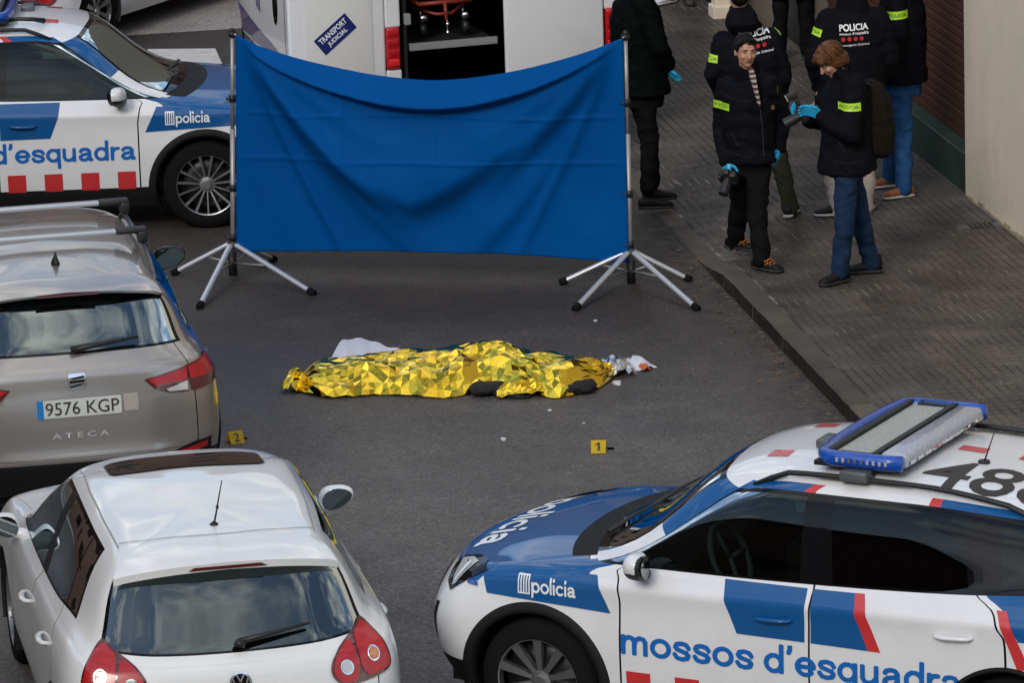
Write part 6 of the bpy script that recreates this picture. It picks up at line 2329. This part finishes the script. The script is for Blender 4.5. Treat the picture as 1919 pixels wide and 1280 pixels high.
# hooded officer with his back to the camera
Y = 37.75
J = dict(head=A(1383, -10, Y - .02), neck=A(1388, 24, Y), sho_r=A(1452, 72, Y), sho_l=A(1350, 78, Y + .05), elb_r=A(1466, 140, Y - .05), elb_l=A(1338, 138, Y), wri_r=A(1450, 205, Y + .15), wri_l=A(1352, 172, Y + .3),
         hip_r=A(1440, 228, Y), hip_l=A(1392, 230, Y), kne_r=A(1466, 318, Y - .05), kne_l=A(1410, 320, Y + .1), ank_r=A(1480, 388, Y - .1), ank_l=A(1415, 385, Y + .2))
h1, o, j, jk, tree, ti = person('broad hooded officer in olive trousers seen from behind, partly hidden by the walking officer', (2.0, Y, PZ), J, M_jk, M_olive, (M_shoeb, M_solew), M_hairb, 'short',
        head_yaw=R(10), torso=(0.265, 0.17), toes={'r': (.3, .95), 'l': (-.2, .95)}, hem=A(1420, 232, Y).z - PZ, sleeve=1.12)
armband(h1, o, jk, tree, A(1333, 112, Y - .1), (0.98, 0.1, -.1), (0.1, 0, 1), (0.2, 0.98, 0), 0.09, 0.058, 'CIA')
armband(h1, o, jk, tree, A(1470, 60, Y - .1), (0.3, -0.9, 0), (-0.2, 0, 1), (-0.5, .85, 0), 0.06, 0.06, None)
back_print(h1, o, jk, tree, A(1419, 88, Y - .2), (0.985, 0.02, 0.16), (-.16, 0, 0.985), (0.0, 1.0, 0.0), 0.235)
bm = bmesh.new()
hb_ = A(1390, 33, Y - .10) - o
loft(bm, [(hb_ + Vector((0, 0, -.10)), .10, .05, .1), (hb_ + Vector((0, -.02, -.04)), .13, .075, .1), (hb_ + Vector((0, 0, .03)), .115, .08, .1), (hb_ + Vector((0, .05, .07)), .08, .07, .1)], 20)
remesh('hood', bm, 0.011, M_jk, jk, 3, 0.003, 12)

# officer in cream trousers, back to the camera
Y = 37.70
J = dict(head=A(1598, -60, Y), neck=A(1598, -20, Y), sho_r=A(1652, 32, Y), sho_l=A(1544, 36, Y), elb_r=A(1668, 105, Y), elb_l=A(1526, 112, Y - .05), wri_r=A(1640, 160, Y + .25), wri_l=A(1535, 160, Y + .1),
         hip_r=A(1618, 205, Y), hip_l=A(1570, 205, Y), kne_r=A(1625, 300, Y), kne_l=A(1557, 305, Y + .0), ank_r=A(1622, 385, Y), ank_l=A(1572, 396, Y - .1))
p4, o, j, jk, tree, ti = person('officer in cream trousers seen from behind, back print above the auburn haired officer', (2.6, Y, PZ), J, M_jk, M_creamt, (M_shoeb, M_solew), M_hairb, 'short',
        head_yaw=R(5), torso=(0.25, 0.16), toes={'r': (.3, .95), 'l': (-.95, .0)}, hem=A(1600, 178, Y).z - PZ, sleeve=1.1, glove=(False, False))
armband(p4, o, jk, tree, A(1529, 60, Y - .1), (0.95, 0.1, -.25), (0.25, 0, 0.95), (0.2, 0.98, 0), 0.09, 0.060, 'CIA')
back_print(p4, o, jk, tree, A(1602, 72, Y - .2), (0.998, 0.02, 0.05), (-.05, 0, 0.998), (0.0, 1.0, 0.0), 0.215)

# officer in blue jeans and orange trainers
Y = 38.45
J = dict(head=A(1690, -95, Y), neck=A(1690, -55, Y), sho_r=A(1700, -10, Y + .22), sho_l=A(1676, -5, Y - .18), elb_r=A(1705, 60, Y + .25), elb_l=A(1684, 68, Y - .24), wri_r=A(1660, 90, Y + .2), wri_l=A(1655, 118, Y - .2),
         hip_r=A(1692, 150, Y + .08), hip_l=A(1688, 152, Y - .08), kne_r=A(1678, 245, Y + .1), kne_l=A(1694, 250, Y - .15), ank_r=A(1668, 328, Y + .10), ank_l=A(1694, 350, Y - .28))
p5, o, j, jk, tree, ti = person('officer in light blue jeans and orange trainers beside the brown shutter', (2.98, Y, PZ), J, M_jk, M_jean2, (M_shoeo, M_solew), M_hairb, 'short',
        head_yaw=R(70), torso=(0.21, 0.17), toes={'r': (-.95, -.25), 'l': (-.93, -.36)}, hem=A(1688, 148, Y).z - PZ, glove=(False, False), fold=0.006)
armband(p5, o, jk, tree, A(1682, 28, Y - .25), (0.99, 0.0, .06), (-.06, 0, 1), (0.0, 1.0, 0), 0.155, 0.062)

# officer half hidden by the right end of the screen
Y = 38.45
J = dict(head=A(1175, -75, Y), neck=A(1180, -38, Y), sho_r=A(1205, 8, Y - .16), sho_l=A(1175, 5, Y + .2), elb_r=A(1236, 88, Y - .2), elb_l=A(1200, 90, Y + .25), wri_r=A(1252, 122, Y - .05), wri_l=A(1222, 118, Y + .3), fing_r=A(1258, 142, Y), fing_l=A(1235, 130, Y + .3),
         hip_r=A(1205, 172, Y - .1), hip_l=A(1200, 172, Y + .1), kne_r=A(1218, 260, Y - .1), kne_l=A(1215, 258, Y + .1), ank_r=A(1215, 350, Y - .18), ank_l=A(1222, 338, Y + .12))
p6, o, j, jk, tree, ti = person('officer in very dark green jacket half behind the right end of the blue screen', (1.08, Y, PZ - 0.05), J, M_jkg, M_blackt, (M_shoeb, M_soled), M_hairb, 'short',
        head_yaw=R(-80), torso=(0.215, 0.185), toes={'r': (.9, .1), 'l': (.9, .1)}, hem=A(1205, 160, Y).z - PZ, glove=(True, True), sleeve=1.12, hand={'r': Vector((0, -.8, .5)), 'l': Vector((0, -.8, .5))})

# bystanders cut off by the top of the frame
def standing(label, x, y, yaw, jacket, trouser, shoes, h=1.72, hair=M_hairb, hem=0.80):
    f = Vector((-math.sin(yaw), math.cos(yaw), 0))
    r = Vector((math.cos(yaw), math.sin(yaw), 0))
    b = Vector((x, y, PZ))
    k = h / 1.72
    def Q(a, c, z): return b + r * a * k + f * c * k + Vector((0, 0, z * k))
    J = dict(head=Q(0, .03, 1.60), neck=Q(0, 0, 1.45), sho_r=Q(.19, 0, 1.40), sho_l=Q(-.19, 0, 1.40), elb_r=Q(.25, -.03, 1.12), elb_l=Q(-.25, -.03, 1.12), wri_r=Q(.25, .06, .88), wri_l=Q(-.25, .06, .88),
             hip_r=Q(.09, 0, .88), hip_l=Q(-.09, 0, .88), kne_r=Q(.11, .02, .47), kne_l=Q(-.11, .02, .47), ank_r=Q(.12, 0, .09), ank_l=Q(-.12, 0, .09))
    return person(label, b, J, jacket, trouser, shoes, hair, 'short', head_yaw=yaw, torso=(0.20, 0.13), hem=hem * k, glove=(False, False), toes={'r': (f.x + r.x * .2, f.y + r.y * .2), 'l': (f.x - r.x * .2, f.y - r.y * .2)})
standing('bystander in black clothes standing behind the two officers with printed backs', 2.56, 43.9, R(185), M_blackt, M_blackt, (M_shoeb, M_soled), 1.75, hem=0.55)
standing('bystander whose white trainers show at the top edge beside the van', 1.52, 46.95, R(120), mat('coat_grey', (0.06, 0.06, 0.065), 0.8), mat('trousers_grey', (0.10, 0.10, 0.11), 0.8), (M_shoew, M_solew))
standing('bystander whose brown boots show at the top edge left of the cream pillar', 1.86, 46.85, R(200), mat('coat_brown', (0.05, 0.04, 0.03), 0.8), M_blackt, (M_shoebr, M_soled))

# ------------------------------------------------------------------ foil blanket and the things beside it
m, nt, b = node_mat('gold_foil')
b.inputs['Metallic'].default_value = 1.0
geo = nt.nodes.new('ShaderNodeNewGeometry')
tc = nt.nodes.new('ShaderNodeTexCoord')
nt.links.new(mixc(nt, geo.outputs['Backfacing'], ramp(nt, noise(nt, tc.outputs['Object'], 4, 4, 0.6), [(0.3, (0.86, 0.50, 0.03)), (0.7, (0.97, 0.72, 0.075))]), (0.75, 0.75, 0.76)), b.inputs['Base Color'])
b.inputs['Roughness'].default_value = 0.10
bp = nt.nodes.new('ShaderNodeBump')
bp.inputs['Strength'].default_value = 0.16
bp.inputs['Distance'].default_value = 0.006
nt.links.new(noise(nt, tc.outputs['Object'], 13, 4, 0.55, 1.4), bp.inputs['Height'])
nt.links.new(bp.outputs[0], b.inputs['Normal'])
M_foil = m
b0 = Vector((-0.38, 33.45, 0.0))
foil = empty('foil_blanket', b0)
tag(foil, 'crumpled gold foil emergency blanket spread over a covered shape on the road', 'blanket')
rg = np.random.RandomState(11)
NU, NW = 32, 15
L0 = 2.22
def edge_lo(u):     # near edge (towards the camera) in metres from the axis
    return -0.30 - 0.14 * math.sin(u * 3.1) - 0.05 * math.sin(u * 17) - (0.16 * math.exp(-((u - .80) / .10) ** 2)) + 0.10 * math.exp(-((u - .60) / .07) ** 2) + 0.22 * smooth(0.93, 1.0, u) + 0.12 * (1 - smooth(0, .12, u))
def edge_hi(u):
    return 0.28 + 0.30 * math.sin(min(1, u * 1.25) * 3.0) ** 2 * 0.9 + 0.04 * math.sin(u * 13) - 0.20 * smooth(0.86, 1.0, u)
def ridge(u):
    a = 0.150 + 0.075 * math.exp(-((u - .60) / .20) ** 2) + 0.02 * math.exp(-((u - .28) / .16) ** 2)
    return a * smooth(-0.01, 0.08, u) * (1 - 0.75 * smooth(0.86, 1.0, u))
V, F = [], []
NU, NW = 48, 22
fold_n = rg.uniform(-1, 1, (NU + 1, NW + 1))
def tri(x):
    return abs((x % 1.0) * 2 - 1) * 2 - 1
waves = []
cellh = rg.uniform(-1, 1, (40, 40))
cellk = rg.rand(40, 40)
for k in range(4):      # broad facets
    a_ = rg.uniform(0, math.pi)
    waves.append((math.cos(a_), math.sin(a_), rg.uniform(2.2, 4.6), rg.uniform(0, 1), 0.036, rg.uniform(.02, .06), rg.uniform(5, 9)))
for k in range(0):      # fine crinkles
    a_ = rg.uniform(0, math.pi)
    waves.append((math.cos(a_), math.sin(a_), rg.uniform(7.0, 12.0), rg.uniform(0, 1), 0.014, rg.uniform(.02, .05), rg.uniform(7, 14)))
for i in range(NU + 1):
    for k in range(NW + 1):
        u, w_ = i / NU, k / NW
        lo, hi = edge_lo(u), edge_hi(u)
        yy = lo + (hi - lo) * w_
        c0, hw = 0.5 * (lo + hi) - 0.02, 0.5 * (hi - lo)
        q = (yy - c0) / hw
        x = (u - 0.5) * L0
        zz = 0.014 + ridge(u) * max(0.0, 1 - abs(q) ** 1.75)
        am = 0.45 + 0.55 * min(1.0, zz / 0.10)
        d = 0.0
        for (ca, sa, fr, ph, am_, wp, wf) in waves:
            p_ = x * ca + yy * sa + wp * math.sin(wf * (x * sa - yy * ca) + ph * 9)
            loc = 0.55 + 0.45 * math.sin(3.1 * x * sa + 4.3 * yy * ca + ph * 17)
            d += am_ / fr * 1.5 * loc * tri(fr * p_ + ph)
        # packing squares pressed into the sheet
        sx_, sy_ = x + 0.03 * math.sin(3 * yy + 2 * x), yy * 1.15 + 0.05 * math.sin(2.2 * x + 1)
        ci, cj = int(math.floor(sx_ / .10)), int(math.floor(sy_ / .10))
        fx_, fy_ = sx_ / .10 - ci, sy_ / .10 - cj
        hc = cellh[ci % 40, cj % 40]
        if cellk[ci % 40, cj % 40] < 0.55:
            d += 0.015 * hc * (1 - max(abs(2 * fx_ - 1), abs(2 * fy_ - 1)))
        elif cellk[ci % 40, cj % 40] < 0.8:
            d += 0.010 * hc * (1 - abs(fx_ - fy_) * 1.0)
        d += 0.002 * tri(sx_ / .10) + 0.002 * tri(sy_ / .10)
        # long pulled folds
        run = 0.013 * tri(2.4 * w_ + 0.9 * u + .2) * math.sin(4 * u + .6) + 0.008 * tri(4.3 * w_ - 1.6 * u)
        zz += am * (d + run)
        if k in (0, NW):
            zz = 0.008 + 0.02 * abs(tri(u * 9.3)) * (1 + fold_n[i, k]) * .5
        V.append((x + 0.012 * fold_n[(i * 3) % NU, k], yy + 0.010 * fold_n[i, (k * 7) % NW], max(zz, 0.008)))
for i in range(NU):
    for k in range(NW):
        a = i * (NW + 1) + k
        q = (a, a + NW + 1, a + NW + 2, a + 1)
        F += [(q[0], q[1], q[2]), (q[0], q[2], q[3])] if (i + k) % 2 else [(q[0], q[1], q[3]), (q[1], q[2], q[3])]
pyobj('foil_sheet', V, F, M_foil, foil)
# the silver-sided corner turned over at the right, and the curled corner at the left
def crumple(name, c, sx, sy, sz, m_, parent, seed, rz=0.0, n=9):
    r_ = np.random.RandomState(seed)
    V, F = [], []
    for i in range(n + 1):
        for k in range(n + 1):
            a, b_ = i / n - .5, k / n - .5
            x, y = a * sx, b_ * sy
            h = sz * max(0, 1 - (abs(a * 2) ** 2 + abs(b_ * 2) ** 2) * .6) + r_.uniform(-.25, .25) * sz
            p = Matrix.Rotation(rz, 3, 'Z') @ Vector((x + r_.uniform(-.2, .2) * sx / n, y + r_.uniform(-.2, .2) * sy / n, max(0.006, h)))
            V.append(V3(c) + p)
    for i in range(n):
        for k in range(n):
            a = i * (n + 1) + k
            F += [(a, a + n + 1, a + n + 2), (a, a + n + 2, a + 1)]
    return pyobj(name, V, F, m_, parent)
M_silver = mat('silver_foil', (0.72, 0.73, 0.75), 0.2, metal=1.0, bump=0.4, bscale=50)
crumple('silver_corner', (1.085, 0.09, 0.01), .20, .34, .085, M_silver, foil, 5, 0.3)
crumple('curled_corner', (-1.10, -0.06, 0.01), .13, .30, .11, M_foil, foil, 6, -0.25, 7)
crumple('crumpled_edge', (0.46, -0.44, 0.01), .40, .22, .08, M_foil, foil, 8, 0.1, 12)
# white sheet showing behind the foil
V, F = [], []
n, mm_ = 26, 10
r_ = np.random.RandomState(4)
for i in range(n + 1):
    for k in range(mm_ + 1):
        a, c_ = i / n, k / mm_
        x = -0.90 + 0.66 * a + 0.10 * c_
        y = 0.22 + (0.84 - 0.34 * smooth(.1, 1, a) + 0.05 * math.sin(a * 9)) * c_
        z = 0.012 + 0.09 * math.sin(c_ * math.pi) * (0.5 + 0.5 * math.sin(a * 7 + 1)) * 0.6 + 0.006 * math.sin(a * 31 + c_ * 9) + 0.035 * (1 - a) * c_
        V.append((x, y, max(.006, z)))
for i in range(n):
    for k in range(mm_):
        q = i * (mm_ + 1) + k
        F.append((q, q + mm_ + 1, q + mm_ + 2, q + 1))
sh_ = pyobj('white_sheet', [Vector(p) for p in V], F, mat('sheet_white', (0.62, 0.62, 0.72), 0.75, bump=0.4, bscale=30), None, True)
sh_.location = b0
tag(sh_, 'rumpled white sheet showing behind the left half of the gold foil', 'sheet')
ws = crumple('paper_scrap', (0, 0, 0), .17, .26, .06, mat('scrap_white', (0.6, 0.62, 0.7), 0.7), None, 12, 0.5, 6)
ws.location = b0 + Vector((1.23, 0.22, 0))
tag(ws, 'small white wrapper with an orange edge past the silver corner of the foil', 'wrapper')
crumple('orange_edge', (.04, -.10, .008), .07, .14, .045, mat('scrap_orange', (0.5, 0.10, 0.02), 0.5), ws, 13, 0.4, 4)
def lump(name, label, pts, m_, cat='clothing'):
    bm = bmesh.new()
    o_ = V3(pts[0][0])
    for p, r3 in pts:
        ball(bm, V3(p) - o_, r3, 3)
    ob = remesh(name, bm, 0.011, m_, None, 3, 0.006, 26)
    ob.location = o_
    tag(ob, label, cat)
M_blk = mat('black_fabric', (0.006, 0.006, 0.0075), 0.75, bump=0.5, bscale=30)
lump('dark_garment', 'folded black garment showing under the middle of the foil edge', [((-0.21, 33.03, .045), (.09, .10, .045)), ((-0.12, 33.06, .04), (.09, .09, .045)), ((-0.02, 33.0, .02), (.14, .06, .02)), ((0.04, 32.92, .012), (.09, .05, .014))], M_blk)
lump('dark_bag', 'flat black bag under the right end of the foil', [((0.35, 32.98, .04), (.09, .08, .04)), ((0.45, 32.99, .045), (.08, .07, .045)), ((0.50, 33.05, .04), (.06, .12, .04)), ((0.40, 33.1, .04), (.1, .1, .04))], M_blk, 'bag')
lump('white_shoe', 'pale shoe tip under the left end of the foil', [((-1.37, 33.36, .045), (.045, .06, .04)), ((-1.31, 33.34, .04), (.06, .05, .035))], mat('pale_cloth', (0.42, 0.39, 0.38), 0.7), 'shoe')

# ------------------------------------------------------------------ evidence markers and fragments
M_yel = mat('marker_yellow', (0.86, 0.62, 0.015), 0.5)
def marker(num, c, rz, label, flap):
    root = empty('evidence_marker', c, rz)
    tag(root, label, 'marker', 'numbered evidence markers')
    w, h, d = 0.095, 0.075, 0.055
    t = 0.0035
    def panel(name, pts, m_):
        bm = bmesh.new()
        vs = [bm.verts.new(p) for p in pts]
        f = bm.faces.new(vs)
        r = bmesh.ops.solidify(bm, geom=[f], thickness=t)
        return bmobj(name, bm, m_, root)
    fr = panel('front_panel', [(-w / 2, -d, 0.002), (w / 2, -d, 0.002), (w / 2, 0, h), (-w / 2, 0, h)], M_yel)
    panel('back_panel', [(-w / 2, d, 0.002), (w / 2, d, 0.002), (w / 2, 0.004, h), (-w / 2, 0.004, h)], M_yel)
    panel('foot', [(w / 2 - .03 if flap else w / 2 + .012, d - .02, 0.004), (w / 2 + .05, d - .025, 0.004), (w / 2 + .05, d + .02, 0.004), (w / 2 + 0.0, d + .03, 0.004)], M_yel)
    v2, f2 = fit_text(num, -.018, .018, .20, .82, 0.0)
    if num == '1':
        v2, f2 = poly2d([(-.004, .22), (.010, .22), (.010, .82), (-.002, .82), (-.020, .70), (-.020, .62), (-.004, .68)])
    P_ = [(p[0], -d + d * p[1] - 0.0065, h * p[1] + 0.003) for p in v2]
    pyobj('numeral', P_, f2, M_txtdark, fr)
marker('1', (0.535, 31.50, 0), R(-3), 'yellow evidence marker number 1 on the open road near the police car', False)
marker('2', (-1.83, 32.02, 0), R(22), 'yellow evidence marker number 2 beside the rear corner of the taupe car', True)

M_chip = mat('fragment_white', (0.6, 0.6, 0.62), 0.5)
frs = [((0.704, 33.205), .045, 'white flat fragment on the road below the silver foil corner'), ((-0.075, 31.855), .030, 'white fragment on the road between the foil and the marker number 1'),
       ((0.235, 32.561), .017, 'tiny white fragment just below the black bag'), ((-0.668, 33.081), .015, 'tiny white fragment just below the left half of the foil'),
       ((0.454, 32.205), .013, 'tiny white fragment midway between the black bag and marker number 1'), ((0.60, 35.0), .018, 'tiny white fragment between the right stand and the foil')]
for (p, r_s, lab) in frs:
    r_s *= 0.75
    bm = bmesh.new()
    n = 7
    top = [bm.verts.new((r_s * math.cos(2 * math.pi * k / n) * rng.uniform(.6, 1.3), r_s * 1.3 * math.sin(2 * math.pi * k / n) * rng.uniform(.6, 1.3), r_s * .45)) for k in range(n)]
    bot = [bm.verts.new((v.co.x * 1.1, v.co.y * 1.1, 0.001)) for v in top]
    bm.faces.new(top)
    for k in range(n):
        bm.faces.new((top[k], bot[k], bot[(k + 1) % n], top[(k + 1) % n]))
    bmesh.ops.recalc_face_normals(bm, faces=bm.faces[:])
    fo = bmobj('fragment', bm, M_chip)
    fo.location = (p[0], p[1], 0.001)
    tag(fo, lab, 'fragment', 'white fragments on the road')

# ------------------------------------------------------------------ the house behind the viewpoint, seen in the car windows and paintwork
def house(label, loc, rz, wid, hgt, wm_):
    hb = empty('apartment_house', loc, rz)
    tag(hb, label, 'building')
    bm = bmesh.new()
    box(bm, (0, -4, hgt / 2), (wid, 8, hgt))
    bmobj('wall', bm, wm_, hb)
    bm = bmesh.new()
    box(bm, (0, -4, hgt + .12), (wid + .6, 8.6, 0.25))
    bmobj('roof', bm, mat('house_roof', (0.12, 0.10, 0.09), 0.8), hb)
    me0 = None
    for fl_ in range(int(hgt / 3.2)):
        for k in range(int(wid / 4)):
            if me0 is None:
                bm = bmesh.new()
                box(bm, (0, 0, 0), (1.4, 0.08, 1.6))
                w_o = bmobj('window', bm, M_gloss, hb)
                me0 = w_o.data
            else:
                w_o = bpy.data.objects.new('window', me0)
                COL.objects.link(w_o)
                w_o.parent = hb
            w_o.location = (-wid / 2 + 2.2 + k * 4.0, 0.03, 2.0 + fl_ * 3.2)
M_brick = mat('house_brick', (0.16, 0.075, 0.05), 0.85, var=0.25, vscale=3)
house('tall pale apartment block behind the viewpoint, seen only reflected in the car windows', (-8, -12, 0), 0.0, 64, 17, mat('house_render', (0.42, 0.37, 0.30), 0.85, var=0.1, vscale=1))
house('brick terrace left of the street, seen only reflected in the white hatchback', (-13.5, 32, 0), R(-90) + SD, 44, 9.5, M_brick)
house('brown brick house across the far street, seen only reflected in the sunroof and bonnets', (-4, 74, 0), R(180), 60, 15, mat('far_brick', (0.075, 0.045, 0.036), 0.85, var=0.25, vscale=2))

# ------------------------------------------------------------------ leaf litter and grit along the kerb
V, F = [], []
lr = np.random.RandomState(21)
for k in range(520):
    s_ = lr.uniform(-5.5, 1.5)
    t_ = -abs(lr.normal(0, 0.10)) - 0.01 if lr.rand() < 0.8 else -lr.uniform(0, 0.7)
    p_ = st(t_, s_, 0.003)
    r0 = lr.uniform(0.006, 0.020) if lr.rand() < 0.85 else lr.uniform(0.02, 0.035)
    a_ = lr.uniform(0, 6.3)
    b0_ = len(V)
    for q in range(4):
        an = a_ + q * math.pi / 2
        rr_ = r0 * (1.0 if q % 2 == 0 else 0.5)
        V.append((p_.x + rr_ * math.cos(an), p_.y + rr_ * math.sin(an), 0.003 + (0.008 * lr.rand() if q == 0 else 0.001)))
    F.append((b0_, b0_ + 1, b0_ + 2, b0_ + 3))
o = pyobj('gutter_litter', V, F, [mat('leaf_brown', (0.09, 0.05, 0.025), 0.8), mat('grit', (0.16, 0.14, 0.12), 0.9), mat('leaf_orange', (0.30, 0.10, 0.02), 0.8)], None, False, [int(lr.choice([0, 1, 1, 1, 0, 0, 2], p=[.2, .2, .2, .15, .1, .1, .05])) for _ in F])
tag(o, 'brown leaf litter and grit washed against the kerb', 'litter', kind='stuff')
